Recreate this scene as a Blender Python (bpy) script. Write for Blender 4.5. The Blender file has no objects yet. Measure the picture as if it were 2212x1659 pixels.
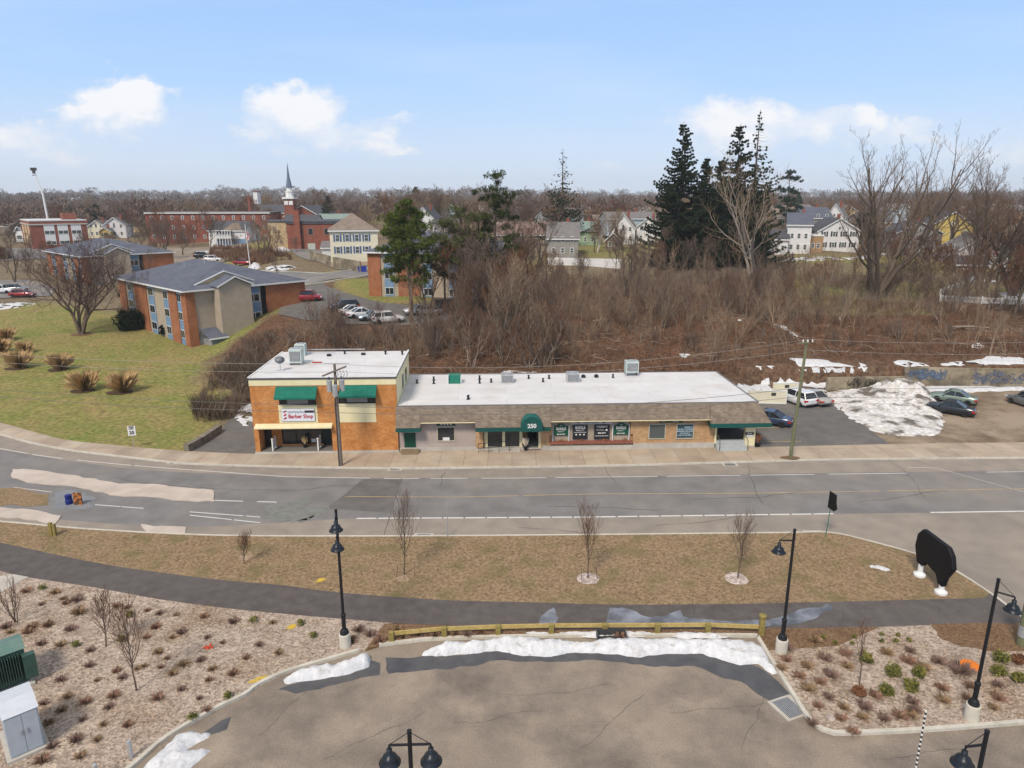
import bpy, bmesh, math, random
import numpy as np
from mathutils import Vector, Matrix, noise, geometry
R = math.radians
SC = bpy.context.scene
COL = SC.collection

# ------------------------------------------------------------------ camera
CAMZ = 22.0; PITCH = R(14.75); FOC = 1500.0          # focal length in units of a 2212 px wide frame
cd = bpy.data.cameras.new('camera'); cam = bpy.data.objects.new('camera', cd); COL.objects.link(cam)
cam.location = (0, 0, CAMZ); cam.rotation_euler = (R(90) - PITCH, 0, 0)
cd.sensor_width = 36; cd.lens = 36 * FOC / 2212; cd.clip_start = .5; cd.clip_end = 12000
SC.camera = cam

# ------------------------------------------------------------------ sky, sun, exposure
SUN_EL, SUN_AZ = R(48), R(205)      # azimuth clockwise from +Y (view direction): behind the viewer, to the left
world = bpy.data.worlds.new('World'); SC.world = world; world.use_nodes = True
wt = world.node_tree; wt.nodes.clear()
def wn(t, **k):
    n = wt.nodes.new(t)
    for a, b in k.items(): setattr(n, a, b)
    return n
def wl(a, b): wt.links.new(a, b)
SKYK = 7.8
sky = wn('ShaderNodeTexSky', sky_type='NISHITA'); sky.sun_disc = False
sky.sun_elevation = SUN_EL; sky.sun_rotation = SUN_AZ; sky.altitude = 20; sky.dust_density = .6; sky.ozone_density = 1.6; sky.air_density = 1.0
tc = wn('ShaderNodeTexCoord')
def wmath(op, a, b=None, c=None, clamp=False):
    n = wn('ShaderNodeMath', operation=op); n.use_clamp = clamp
    for i, v in enumerate((a, b, c)):
        if v is None: continue
        if isinstance(v, (int, float)): n.inputs[i].default_value = v
        else: wl(v, n.inputs[i])
    return n.outputs[0]
nz = wn('ShaderNodeVectorMath', operation='NORMALIZE'); wl(tc.outputs['Generated'], nz.inputs[0])
sp = wn('ShaderNodeSeparateXYZ'); wl(nz.outputs[0], sp.inputs[0])
# direction as tangent coordinates seen towards +Y: a = x/y, e = z/hypot
ysafe = wmath('MAXIMUM', sp.outputs[1], .02)
AA = wmath('DIVIDE', sp.outputs[0], ysafe)
EE = wmath('DIVIDE', sp.outputs[2], ysafe)
cmb = wn('ShaderNodeCombineXYZ'); wl(AA, cmb.inputs[0]); wl(wmath('MULTIPLY', EE, 1.7), cmb.inputs[1])
n1 = wn('ShaderNodeTexNoise'); n1.inputs['Scale'].default_value = 17; n1.inputs['Detail'].default_value = 9; n1.inputs['Roughness'].default_value = .58
wl(cmb.outputs[0], n1.inputs['Vector'])
n2 = wn('ShaderNodeTexNoise'); n2.inputs['Scale'].default_value = 2.2; n2.inputs['Detail'].default_value = 5
cm2 = wn('ShaderNodeCombineXYZ'); wl(wmath('MULTIPLY', AA, .6), cm2.inputs[0]); wl(wmath('MULTIPLY', EE, 4.5), cm2.inputs[1])
wl(cm2.outputs[0], n2.inputs['Vector'])
def ae(px, py):
    dx = (px - 1106) / FOC; dy = (829.5 - py) / FOC
    y = math.cos(PITCH) + dy * math.sin(PITCH); z = -math.sin(PITCH) + dy * math.cos(PITCH)
    return dx / y, z / y
# cumulus heaps: px, py, half width, half height, strength
heaps = [(262, 240, 100, 62, 1.25), (300, 265, 85, 50, .7), (40, 310, 110, 42, .9), (640, 262, 110, 60, 1.1), (720, 300, 150, 42, .75), (810, 318, 70, 26, .9),
         (385, 200, 48, 18, .7), (860, 264, 36, 16, .7), (600, 330, 100, 25, .5), (1590, 290, 130, 60, 1.05), (1790, 285, 130, 42, .85), (1960, 300, 90, 36, .85), (2180, 350, 90, 40, .6),
         (1320, 372, 45, 18, .45), (170, 268, 60, 36, .9), (215, 200, 40, 30, .8), (560, 300, 70, 22, .8), (700, 235, 60, 26, .8), (860, 320, 60, 14, .8), (90, 345, 120, 20, .6), (1690, 262, 60, 30, .9), (1880, 268, 50, 22, .9), (2070, 330, 60, 26, .6), (240, 380, 130, 16, .45), (980, 405, 120, 16, .4), (1130, 345, 90, 14, .35), (1750, 390, 180, 14, .5), (1430, 240, 260, 14, .34), (120, 150, 200, 18, .3), (410, 385, 60, 18, .4), (880, 390, 70, 20, .45), (1450, 380, 60, 20, .45)]
nw = wn('ShaderNodeTexNoise'); nw.inputs['Scale'].default_value = 19; nw.inputs['Detail'].default_value = 6; nw.inputs['Roughness'].default_value = .6; wl(cmb.outputs[0], nw.inputs['Vector'])
sw_ = wn('ShaderNodeSeparateColor'); wl(nw.outputs['Color'], sw_.inputs[0])
AW = wmath('ADD', AA, wmath('MULTIPLY', wmath('SUBTRACT', sw_.outputs[0], .5), .11)); EW = wmath('ADD', EE, wmath('MULTIPLY', wmath('SUBTRACT', sw_.outputs[1], .5), .075))
acc = None
for hx, hy, hw, hh, st in heaps:
    a0, e0 = ae(hx, hy); sw = hw / FOC; sh = hh / FOC
    da = wmath('DIVIDE', wmath('SUBTRACT', AW, a0), sw); de = wmath('DIVIDE', wmath('SUBTRACT', EW, e0), sh)
    r2 = wmath('ADD', wmath('MULTIPLY', da, da), wmath('MULTIPLY', de, de))
    g = wmath('MULTIPLY', wmath('SUBTRACT', 1.0, wmath('MULTIPLY', r2, .5), clamp=True), st)
    g = wmath('MULTIPLY', g, wmath('ADD', .62, wmath('MULTIPLY', de, .42), clamp=True))
    acc = g if acc is None else wmath('MAXIMUM', acc, g)
cl = wmath('SUBTRACT', wmath('ADD', wmath('MULTIPLY', acc, 1.42), wmath('MULTIPLY', wmath('SUBTRACT', n1.outputs['Fac'], .5), 1.0)), .34)
cl = wmath('MULTIPLY', cl, 1.55, clamp=True)
cl = wmath('MULTIPLY', cl, wmath('GREATER_THAN', sp.outputs[1], .05))
veil = wmath('MULTIPLY', wmath('SUBTRACT', n2.outputs['Fac'], .47), 2.2, clamp=True)
def wmix(f, a, b):
    n = wn('ShaderNodeMix', data_type='RGBA')
    if isinstance(f, (int, float)): n.inputs[0].default_value = f
    else: wl(f, n.inputs[0])
    for i, v in ((6, a), (7, b)):
        if isinstance(v, tuple): n.inputs[i].default_value = (*v, 1)
        else: wl(v, n.inputs[i])
    return n.outputs[2]
grad = wn('ShaderNodeValToRGB'); wl(wmath('MULTIPLY', sp.outputs[2], 1.0, clamp=True), grad.inputs[0])
cr = grad.color_ramp
cr.elements[0].position = 0; cr.elements[0].color = (.64, .75, .92, 1)
cr.elements[1].position = 1; cr.elements[1].color = (.62, .60, .58, 1)
for p_, c_ in ((.06, (.60, .74, .95, 1)), (.14, (.44, .66, .98, 1)), (.25, (.345, .575, .98, 1)), (.36, (.34, .52, .84, 1)), (.6, (.56, .57, .60, 1))):
    e_ = cr.elements.new(p_); e_.color = c_
gsc = wn('ShaderNodeVectorMath', operation='SCALE'); wl(grad.outputs[0], gsc.inputs[0]); gsc.inputs['Scale'].default_value = SKYK
c0 = wmix(.9, sky.outputs[0], gsc.outputs[0])
c1 = wmix(wmath('MULTIPLY', veil, .6), c0, tuple(SKYK * v for v in (.76, .82, .93)))
shade = wmath('MULTIPLY', wmath('ADD', wmath('MULTIPLY', cl, .8), wmath('MULTIPLY', n1.outputs['Fac'], .4)), 1.0, clamp=True)
cc = wmix(shade, tuple(SKYK * v for v in (.72, .76, .86)), tuple(SKYK * v for v in (.93, .93, .95)))
c2 = wmix(wmath('MULTIPLY', cl, .93), c1, cc)
bg = wn('ShaderNodeBackground'); wl(c2, bg.inputs['Color']); bg.inputs['Strength'].default_value = .095
wo = wn('ShaderNodeOutputWorld'); wl(bg.outputs[0], wo.inputs[0])

sl = bpy.data.lights.new('sun', 'SUN'); sl.energy = 2.3; sl.angle = R(13); sl.color = (1, .9, .78)
sun = bpy.data.objects.new('sun', sl); COL.objects.link(sun)
sdir = Vector((math.sin(SUN_AZ) * math.cos(SUN_EL), math.cos(SUN_AZ) * math.cos(SUN_EL), math.sin(SUN_EL)))
sun.rotation_euler = sdir.to_track_quat('Z', 'Y').to_euler(); sun.location = sdir * 300
SC.view_settings.view_transform = 'Standard'; SC.view_settings.look = 'None'
SC.view_settings.exposure = 0.55; SC.view_settings.gamma = 1
SC.cycles.max_bounces = 5; SC.cycles.diffuse_bounces = 2; SC.cycles.glossy_bounces = 2; SC.cycles.transmission_bounces = 2; SC.cycles.transparent_max_bounces = 4
SC.cycles.caustics_reflective = False; SC.cycles.caustics_refractive = False

# ------------------------------------------------------------------ rays and terrain
def ray(px, py):
    dx = (px - 1106) / FOC; dy = (829.5 - py) / FOC
    return Vector((dx, math.cos(PITCH) + dy * math.sin(PITCH), -math.sin(PITCH) + dy * math.cos(PITCH)))
def gz(px, py, z=0.0):
    d = ray(px, py); t = (z - CAMZ) / d.z
    return Vector((d.x * t, d.y * t, z))
def at(px, py, y):
    d = ray(px, py); t = y / d.y
    return Vector((d.x * t, y, CAMZ + d.z * t))
def smooth(a, b, x):
    t = min(1, max(0, (x - a) / (b - a))); return t * t * (3 - 2 * t)
PC = ([0, 72, 76, 84, 90, 100, 115, 135, 160, 195, 260, 400, 700, 1000, 1600, 2200, 3500], [0, 0, .4, 1.9, 3.0, 4.6, 5.8, 6.4, 7.5, 9.4, 10.4, 11.5, 13, 15, 26, 40, 40])
PR = ([0, 83.3, 84.0, 92, 100, 115, 135, 160, 195, 260, 400, 700, 1000, 1600, 2200, 3500], [0, 0, 2.05, 3.1, 4.5, 5.8, 6.4, 7.5, 9.4, 10.4, 11.5, 13, 15, 24, 34, 34])
PL = ([0, 67.5, 82, 103, 125, 145, 160, 195, 260, 400, 700, 1000, 1600, 2200, 3500], [0, 0, .6, 1.2, 2.5, 3.4, 4.4, 6, 8, 9.5, 12, 14, 22, 34, 34])
def terrain(x, y):
    r = x / max(y, 30)
    c = float(np.interp(y, *PC)); 
    wr = smooth(.325, .365, r)
    if wr > 0: c = c * (1 - wr) + float(np.interp(y, *PR)) * wr
    wl_ = 1 - smooth(-.47, -.32, r)
    if wl_ > 0: c = c * (1 - wl_) + float(np.interp(y, *PL)) * wl_
    if y > 74 and not (r > .33 and y < 86):
        a = .35 * smooth(74, 90, y) * smooth(-.36, -.28, r) + .08
        c += a * noise.noise(Vector((x * .11, y * .11, 3.1))) 
        if y > 700: c += (y - 700) / 1500 * 14 * noise.noise(Vector((x * .0016, y * .0011, 7.7)))
    return c
def G(px, py):
    d = ray(px, py); lo = 20.0
    if d.z >= -0.004: return at(px, py, 900)
    y = 40.0; prev = y
    while y < 3000:
        p = at(px, py, y)
        if p.z < terrain(p.x, y): break
        prev = y; y *= 1.01
    a, b = prev, y
    for _ in range(18):
        m = (a + b) / 2; p = at(px, py, m)
        if p.z < terrain(p.x, m): b = m
        else: a = m
    p = at(px, py, (a + b) / 2); p.z = terrain(p.x, p.y)
    return p
def mpp(p):                     # metres per frame unit at a point
    return (p.y * math.cos(PITCH) + (CAMZ - p.z) * math.sin(PITCH)) / FOC

# ------------------------------------------------------------------ object helpers
def put(o, parent=None):
    COL.objects.link(o)
    if parent: o.parent = parent
    return o
def tag(o, label=None, cat=None, group=None, kind=None):
    if label: o['label'] = label
    if cat: o['category'] = cat
    if group: o['group'] = group
    if kind: o['kind'] = kind
    return o
def empty(name, loc, rz=0, label=None, cat=None, group=None):
    o = bpy.data.objects.new(name, None); o.empty_display_size = .3; put(o)
    o.location = loc; o.rotation_euler = (0, 0, rz)
    return tag(o, label, cat, group)
def kids(o): return [c for c in COL.objects if c.parent == o]
def dup(o, loc=None, rz=None, label=None, group=None, parent=None, scale=None, km=None):
    if km is None:
        km = {}
        for c in COL.objects:
            if c.parent: km.setdefault(c.parent.name, []).append(c)
    c = o.copy(); COL.objects.link(c)
    if parent: c.parent = parent
    if loc is not None: c.location = loc
    if rz is not None: c.rotation_euler = (c.rotation_euler[0], c.rotation_euler[1], rz)
    if scale is not None: c.scale = (scale,) * 3 if isinstance(scale, (int, float)) else scale
    if label: c['label'] = label
    if group: c['group'] = group
    for ch in km.get(o.name, []): dup(ch, parent=c, km=km)
    return c
def npmesh(name, V, F, mat=None, smooth_=False):
    me = bpy.data.meshes.new(name)
    V = np.asarray(V, dtype=np.float32); 
    if isinstance(F, np.ndarray):
        n, k = F.shape
        me.vertices.add(len(V)); me.vertices.foreach_set('co', V.ravel())
        me.loops.add(n * k); me.loops.foreach_set('vertex_index', F.ravel().astype(np.int32))
        me.polygons.add(n); me.polygons.foreach_set('loop_start', np.arange(0, n * k, k, dtype=np.int32))
        me.polygons.foreach_set('loop_total', np.full(n, k, dtype=np.int32))
        me.update(calc_edges=True)
    else:
        me.from_pydata(V.tolist(), [], F); me.update()
    if smooth_: me.polygons.foreach_set('use_smooth', [True] * len(me.polygons))
    if mat: me.materials.append(mat)
    return me
class MB:
    def __init__(s): s.v = []; s.f = []
    def box(s, x0, x1, y0, y1, z0, z1):
        n = len(s.v)
        s.v += [(x0, y0, z0), (x1, y0, z0), (x1, y1, z0), (x0, y1, z0), (x0, y0, z1), (x1, y0, z1), (x1, y1, z1), (x0, y1, z1)]
        s.f += [(n, n + 3, n + 2, n + 1), (n + 4, n + 5, n + 6, n + 7), (n, n + 1, n + 5, n + 4), (n + 1, n + 2, n + 6, n + 5), (n + 2, n + 3, n + 7, n + 6), (n + 3, n, n + 4, n + 7)]
        return s
    def poly(s, pts):
        n = len(s.v); s.v += [tuple(p) for p in pts]; s.f.append(tuple(range(n, n + len(pts)))); return s
    def prism(s, pts, ax, a, b):      # pts 2D outline; ax 0: extrude along x (pts=y,z); 1: along y (pts=x,z); 2: along z
        n = len(s.v); k = len(pts)
        for t in (a, b):
            for p in pts:
                s.v.append((t, p[0], p[1]) if ax == 0 else (p[0], t, p[1]) if ax == 1 else (p[0], p[1], t))
        s.f.append(tuple(range(n, n + k))); s.f.append(tuple(range(n + 2 * k - 1, n + k - 1, -1)))
        for i in range(k):
            j = (i + 1) % k; s.f.append((n + i, n + k + i, n + k + j, n + j))
        return s
    def tube(s, pts, rad, sides=6, cap=True):
        pts = [Vector(p) for p in pts]; n0 = len(s.v)
        if not hasattr(rad, '__len__'): rad = [rad] * len(pts)
        up = None
        for i, p in enumerate(pts):
            d = (pts[min(i + 1, len(pts) - 1)] - pts[max(i - 1, 0)])
            d = d.normalized() if d.length > 1e-9 else Vector((0, 0, 1))
            if up is None: up = Vector((1, 0, 0)) if abs(d.x) < .8 else Vector((0, 1, 0))
            a = d.cross(up).normalized(); b = d.cross(a).normalized(); up = a.cross(d) if False else up
            for k in range(sides):
                t = 2 * math.pi * k / sides
                q = p + (a * math.cos(t) + b * math.sin(t)) * rad[i]; s.v.append((q.x, q.y, q.z))
        for i in range(len(pts) - 1):
            for k in range(sides):
                a0 = n0 + i * sides + k; b0 = n0 + i * sides + (k + 1) % sides
                s.f.append((a0, b0, b0 + sides, a0 + sides))
        if cap:
            s.f.append(tuple(n0 + k for k in range(sides))[::-1])
            s.f.append(tuple(n0 + (len(pts) - 1) * sides + k for k in range(sides)))
        return s
    def lathe(s, prof, cx=0, cy=0, sides=16, cz=0):
        n0 = len(s.v)
        for r, z in prof:
            for k in range(sides):
                t = 2 * math.pi * k / sides; s.v.append((cx + r * math.cos(t), cy + r * math.sin(t), cz + z))
        for i in range(len(prof) - 1):
            for k in range(sides):
                a0 = n0 + i * sides + k; b0 = n0 + i * sides + (k + 1) % sides
                s.f.append((a0, b0, b0 + sides, a0 + sides))
        s.f.append(tuple(n0 + k for k in range(sides))[::-1]); s.f.append(tuple(n0 + (len(prof) - 1) * sides + k for k in range(sides)))
        return s
    def build(s, name, mat, parent=None, loc=None, sm=False, bev=0, rz=0):
        me = npmesh(name, s.v, s.f, mat, sm)
        bm = bmesh.new(); bm.from_mesh(me); bmesh.ops.recalc_face_normals(bm, faces=bm.faces)
        bm.to_mesh(me); bm.free()
        o = bpy.data.objects.new(name, me); put(o, parent)
        if loc is not None: o.location = loc
        if rz: o.rotation_euler = (0, 0, rz)
        if bev:
            m = o.modifiers.new('bevel', 'BEVEL'); m.width = bev; m.segments = 2; m.limit_method = 'ANGLE'; m.angle_limit = R(40)
        return o
def each(mb, name, m, parent=None, **k):
    par = list(range(len(mb.v)))
    def find(a):
        while par[a] != a: par[a] = par[par[a]]; a = par[a]
        return a
    for f in mb.f:
        r0 = find(f[0])
        for v in f[1:]:
            r1 = find(v)
            if r1 != r0: par[r1] = r0
    groups = {}
    for f in mb.f: groups.setdefault(find(f[0]), []).append(f)
    out = None
    for fs in groups.values():
        ids = sorted({v for f in fs for v in f}); mp = {v: i for i, v in enumerate(ids)}
        q = MB(); q.v = [mb.v[i] for i in ids]; q.f = [tuple(mp[v] for v in f) for f in fs]; out = q.build(name, m, parent, **k)
    return out
def text(s, size, mat, parent, loc, rot=(R(90), 0, 0), name='lettering', ext=.006, sx=1.0, bold=.0, align='CENTER'):
    c = bpy.data.curves.new('t', 'FONT'); c.body = s; c.size = size; c.extrude = ext; c.align_x = align; c.align_y = 'CENTER'; c.offset = bold; c.resolution_u = 3
    o = bpy.data.objects.new('t', c); COL.objects.link(o); bpy.context.view_layer.update()
    me = bpy.data.meshes.new_from_object(o.evaluated_get(bpy.context.evaluated_depsgraph_get()))
    bpy.data.objects.remove(o); me.name = name; me.materials.clear(); me.materials.append(mat)
    o = bpy.data.objects.new(name, me); put(o, parent); o.location = loc; o.rotation_euler = rot; o.scale = (sx, 1, 1)
    return o

# ------------------------------------------------------------------ materials
MC = {}
def mat(name, c1, c2=None, sc=3.0, rough=.85, metal=0, c3=None, sc2=.3, bump=0, bsc=20, detail=6, spec=.3, mode=None, thr=(.35, .65), k=1.0, coat=0, space='Object', c3a=.5, grain=0, c3t=(.5, .68)):
    if name in MC: return MC[name]
    m = bpy.data.materials.new(name); m.use_nodes = True; t = m.node_tree; N = t.nodes; Lk = t.links
    b = N['Principled BSDF']; b.inputs['Roughness'].default_value = rough; b.inputs['Metallic'].default_value = metal
    b.inputs['Specular IOR Level'].default_value = spec
    if coat: b.inputs['Coat Weight'].default_value = coat; b.inputs['Coat Roughness'].default_value = .08
    MC[name] = m
    tcn = N.new('ShaderNodeTexCoord'); co = tcn.outputs['Object']
    if space == 'rand':           # each copy drawn from another place in the noise
        oi = N.new('ShaderNodeObjectInfo'); va = N.new('ShaderNodeVectorMath'); va.operation = 'ADD'
        mu = N.new('ShaderNodeVectorMath'); mu.operation = 'SCALE'; mu.inputs[0].default_value = (37, 91, 53); Lk.new(oi.outputs['Random'], mu.inputs['Scale'])
        Lk.new(co, va.inputs[0]); Lk.new(mu.outputs[0], va.inputs[1]); co = va.outputs[0]
    out = None
    def noise_(s, d=detail, r=.55):
        n = N.new('ShaderNodeTexNoise'); n.inputs['Scale'].default_value = s; n.inputs['Detail'].default_value = d; n.inputs['Roughness'].default_value = r
        Lk.new(co, n.inputs['Vector']); return n.outputs['Fac']
    def ramp(f, a, bb):
        n = N.new('ShaderNodeMapRange'); n.inputs['From Min'].default_value = a; n.inputs['From Max'].default_value = bb; Lk.new(f, n.inputs['Value']); n.clamp = True
        return n.outputs[0]
    def mix(f, a, bb, blend='MIX'):
        n = N.new('ShaderNodeMix'); n.data_type = 'RGBA'; n.blend_type = blend
        if isinstance(f, (int, float)): n.inputs[0].default_value = f
        else: Lk.new(f, n.inputs[0])
        for i, v in ((6, a), (7, bb)):
            if isinstance(v, tuple): n.inputs[i].default_value = (*v, 1)
            else: Lk.new(v, n.inputs[i])
        return n.outputs[2]
    if c2 is None:
        out = mix(ramp(noise_(sc), .3, .7), tuple(x * .93 for x in c1), tuple(min(1, x * 1.05) for x in c1))
    else:
        out = mix(ramp(noise_(sc), *thr), c1, c2)
    if c3 is not None:
        f = ramp(noise_(sc2, 5 if c3t[0] == .5 else 9, .55 if c3t[0] == .5 else .68), *c3t)
        mm = N.new('ShaderNodeMath'); mm.operation = 'MULTIPLY'; mm.inputs[1].default_value = c3a; Lk.new(f, mm.inputs[0])
        out = mix(mm.outputs[0], out, c3)
    hgt = None
    if grain:
        out = mix(grain, out, mix(ramp(noise_(14, 8, .75), .32, .68), (.45, .45, .45), (1.5, 1.5, 1.5)), 'MULTIPLY')
    if mode in ('brick', 'shingle', 'block'):
        s3 = N.new('ShaderNodeSeparateXYZ'); Lk.new(co, s3.inputs[0])
        ad = N.new('ShaderNodeMath'); ad.operation = 'ADD'; Lk.new(s3.outputs[0], ad.inputs[0]); Lk.new(s3.outputs[1], ad.inputs[1])
        cb = N.new('ShaderNodeCombineXYZ'); Lk.new(ad.outputs[0], cb.inputs[0]); Lk.new(s3.outputs[2], cb.inputs[1])
        br = N.new('ShaderNodeTexBrick'); Lk.new(cb.outputs[0], br.inputs['Vector']); br.inputs['Scale'].default_value = k
        if mode == 'brick': bw, bh, ms = .22, .075, .008
        elif mode == 'block': bw, bh, ms = .6, .3, .015
        else: bw, bh, ms = .33, .13, .012
        br.inputs['Brick Width'].default_value = bw; br.inputs['Row Height'].default_value = bh; br.inputs['Mortar Size'].default_value = ms
        br.inputs['Color1'].default_value = (.62, .62, .62, 1); br.inputs['Color2'].default_value = (1.3, 1.3, 1.3, 1); br.inputs['Mortar'].default_value = (1.25, 1.22, 1.15, 1) if mode != 'shingle' else (.3, .3, .3, 1)
        br.inputs['Mortar Smooth'].default_value = .3
        out = mix(.55, out, br.outputs['Color'], 'MULTIPLY')
    if mode == 'siding':
        s3 = N.new('ShaderNodeSeparateXYZ'); Lk.new(co, s3.inputs[0])
        md = N.new('ShaderNodeMath'); md.operation = 'FRACT'; mu = N.new('ShaderNodeMath'); mu.operation = 'MULTIPLY'; mu.inputs[1].default_value = 1 / (.14 * k)
        Lk.new(s3.outputs[2], mu.inputs[0]); Lk.new(mu.outputs[0], md.inputs[0]); hgt = md.outputs[0]
    if mode == 'seam':
        br = N.new('ShaderNodeTexBrick'); Lk.new(co, br.inputs['Vector']); br.offset = .5
        br.inputs['Scale'].default_value = 1; br.inputs['Brick Width'].default_value = 9; br.inputs['Row Height'].default_value = 1.9; br.inputs['Mortar Size'].default_value = .018
        br.inputs['Color1'].default_value = (1, 1, 1, 1); br.inputs['Color2'].default_value = (.95, .95, .95, 1); br.inputs['Mortar'].default_value = (.62, .6, .58, 1)
        out = mix(.8, out, br.outputs['Color'], 'MULTIPLY')
    if mode == 'bands':
        s3 = N.new('ShaderNodeSeparateXYZ'); Lk.new(co, s3.inputs[0]); q = s3.outputs[2]
        for op, v in (('MULTIPLY', 1 / .18), ('FRACT', 0), ('GREATER_THAN', .5)):
            mm_ = N.new('ShaderNodeMath'); mm_.operation = op; Lk.new(q, mm_.inputs[0]); mm_.inputs[1].default_value = v; q = mm_.outputs[0]
        out = mix(q, (.015, .015, .015), (.7, .7, .68))
    if mode == 'pave':
        br = N.new('ShaderNodeTexBrick'); Lk.new(co, br.inputs['Vector']); br.offset = 0
        br.inputs['Scale'].default_value = 1; br.inputs['Brick Width'].default_value = 2.1; br.inputs['Row Height'].default_value = 6; br.inputs['Mortar Size'].default_value = .02
        br.inputs['Color1'].default_value = (.86, .84, .82, 1); br.inputs['Color2'].default_value = (1.14, 1.14, 1.12, 1); br.inputs['Mortar'].default_value = (.45, .42, .4, 1)
        out = mix(.8, out, br.outputs['Color'], 'MULTIPLY')
    if mode == 'gravel':
        vo = N.new('ShaderNodeTexVoronoi'); vo.inputs['Scale'].default_value = bsc; Lk.new(co, vo.inputs['Vector'])
        hs = N.new('ShaderNodeSeparateColor'); Lk.new(vo.outputs['Color'], hs.inputs[0])
        out = mix(.75, out, mix(hs.outputs[0], (.55, .52, .5), (1.45, 1.42, 1.4)), 'MULTIPLY')
        hgt = vo.outputs['Distance']
    Lk.new(out, b.inputs['Base Color'])
    if bump:
        bn = N.new('ShaderNodeBump'); bn.inputs['Strength'].default_value = bump; bn.inputs['Distance'].default_value = .05
        Lk.new(hgt if hgt is not None else noise_(bsc, 4), bn.inputs['Height']); Lk.new(bn.outputs[0], b.inputs['Normal'])
    return m
# ground
m_asph = mat('asphalt', (.165, .158, .153), (.215, .205, .198), sc=.5, rough=.9, c3=(.285, .245, .2), sc2=.09, bump=.15, bsc=30, c3a=.55, grain=.3)
m_asph_dust = mat('dusty_asphalt', (.235, .192, .152), (.335, .275, .212), sc=.35, rough=.92, c3=(.11, .09, .08), sc2=.24, bump=.15, bsc=30, c3a=.9, c3t=(.43, .72), thr=(.3, .7), grain=.5)
m_shoulder = mat('shoulder_asphalt', (.25, .215, .18), (.31, .265, .22), sc=.6, rough=.9, c3=(.18, .165, .15), sc2=.12, bump=.1, bsc=30, grain=.35)
m_wet = mat('wet_asphalt', (.062, .063, .07), (.095, .093, .097), sc=1.2, rough=.5, c3=(.12, .11, .1), sc2=.4)
m_path = mat('path_asphalt', (.085, .073, .068), (.115, .1, .092), sc=1.5, rough=.85, c3=(.14, .125, .115), sc2=.14, bump=.1, bsc=40, grain=.35)
m_lot = mat('lot_asphalt', (.115, .108, .102), (.15, .14, .13), sc=.8, rough=.9, c3=(.2, .18, .155), sc2=.1)
m_conc = mat('concrete', (.42, .39, .34), (.5, .465, .41), sc=2.0, rough=.9, c3=(.34, .3, .25), sc2=.5)
m_kerb = mat('kerb_concrete', (.48, .45, .38), (.58, .545, .47), sc=3, rough=.9, c3=(.36, .33, .27), sc2=.6)
m_walk = mat('pavement_concrete', (.34, .27, .205), (.44, .355, .27), sc=.45, rough=.9, c3=(.46, .41, .34), sc2=.3, mode='pave', grain=.35)
m_walkl = mat('pale_pavement', (.44, .375, .32), (.53, .45, .39), sc=.8, rough=.9, c3=(.6, .53, .48), sc2=.15)
m_dormant = mat('dormant_grass', (.155, .105, .062), (.35, .25, .15), sc=6, rough=1, c3=(.16, .135, .06), sc2=.55, bump=.6, bsc=9, detail=9, c3a=.75, thr=(.32, .68), spec=.1)
m_gravel = mat('gravel', (.33, .265, .212), (.43, .355, .29), sc=1.2, rough=1, c3=(.26, .18, .115), sc2=.25, bump=.9, bsc=9, mode='gravel', spec=.1, c3a=.55)
m_stones = mat('pale_stones', (.4, .33, .29), (.5, .43, .39), sc=2, rough=1, bump=.9, bsc=8, mode='gravel', spec=.1)
m_mulch = mat('mulch', (.12, .07, .04), (.25, .16, .095), sc=7, rough=1, bump=.8, bsc=12, detail=8, spec=.1, c3=(.1, .06, .035), sc2=.8)
m_dirt = mat('dirt_lot', (.135, .095, .065), (.235, .175, .12), sc=.6, rough=1, c3=(.36, .29, .215), sc2=.14, bump=.4, bsc=6, spec=.1, c3t=(.44, .6), c3a=.8, grain=.5)
m_snow = mat('snow', (.52, .525, .54), (.70, .705, .715), sc=3.0, rough=.8, c3=(.30, .265, .22), sc2=2.6, bump=1.0, bsc=5, c3a=.6, thr=(.3,.7), c3t=(.53, .68), detail=9)
m_snowd = mat('dirty_snow', (.46, .42, .37), (.74, .735, .73), sc=2.4, rough=.9, c3=(.09, .07, .05), sc2=.5, bump=.7, bsc=5, c3a=.9, detail=10, c3t=(.5, .62))
m_white = mat('white_paint_line', (.66, .65, .62), (.5, .48, .45), sc=1.5, rough=.8, thr=(.5, .8))
m_yellow = mat('yellow_paint_line', (.58, .4, .15), (.36, .28, .17), sc=1.2, rough=.8)
m_puddle = mat('puddle_water', (.075, .078, .085), (.24, .25, .29), sc=.7, rough=.15, spec=.8, thr=(.4, .62))  # pale blue end puts the sky's reflection into the water's base colour
# buildings
m_orange = mat('orange_brick', (.42, .165, .045), (.55, .25, .085), sc=1.1, rough=.9, c3=(.5, .27, .12), sc2=.5, mode='brick')
m_tanbrick = mat('tan_brick', (.40, .235, .115), (.5, .315, .17), sc=1.3, rough=.9, c3=(.36, .27, .16), sc2=.6, mode='brick')
m_redbrick = mat('red_brick', (.21, .072, .048), (.27, .10, .07), sc=.8, rough=.9, mode='brick')
m_apbrick = mat('rust_brick', (.28, .105, .048), (.36, .15, .075), sc=.7, rough=.9, mode='brick')
m_cream = mat('cream_paint', (.72, .64, .38), (.78, .7, .45), sc=1.2, rough=.7)
m_cream2 = mat('pale_cream', (.74, .68, .5), (.8, .75, .58), sc=1.2, rough=.75, mode='siding', bump=.4)
m_beige = mat('beige_block', (.36, .30, .225), (.42, .35, .27), sc=1.0, rough=.9)
m_grey = mat('warm_grey_render', (.37, .31, .275), (.43, .365, .325), sc=.8, rough=.9)
m_membrane = mat('white_roof_membrane', (.60, .59, .59), (.67, .66, .66), sc=.35, rough=.7, c3=(.52, .48, .42), sc2=.5, c3a=.45, mode='seam', grain=.08)
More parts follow.
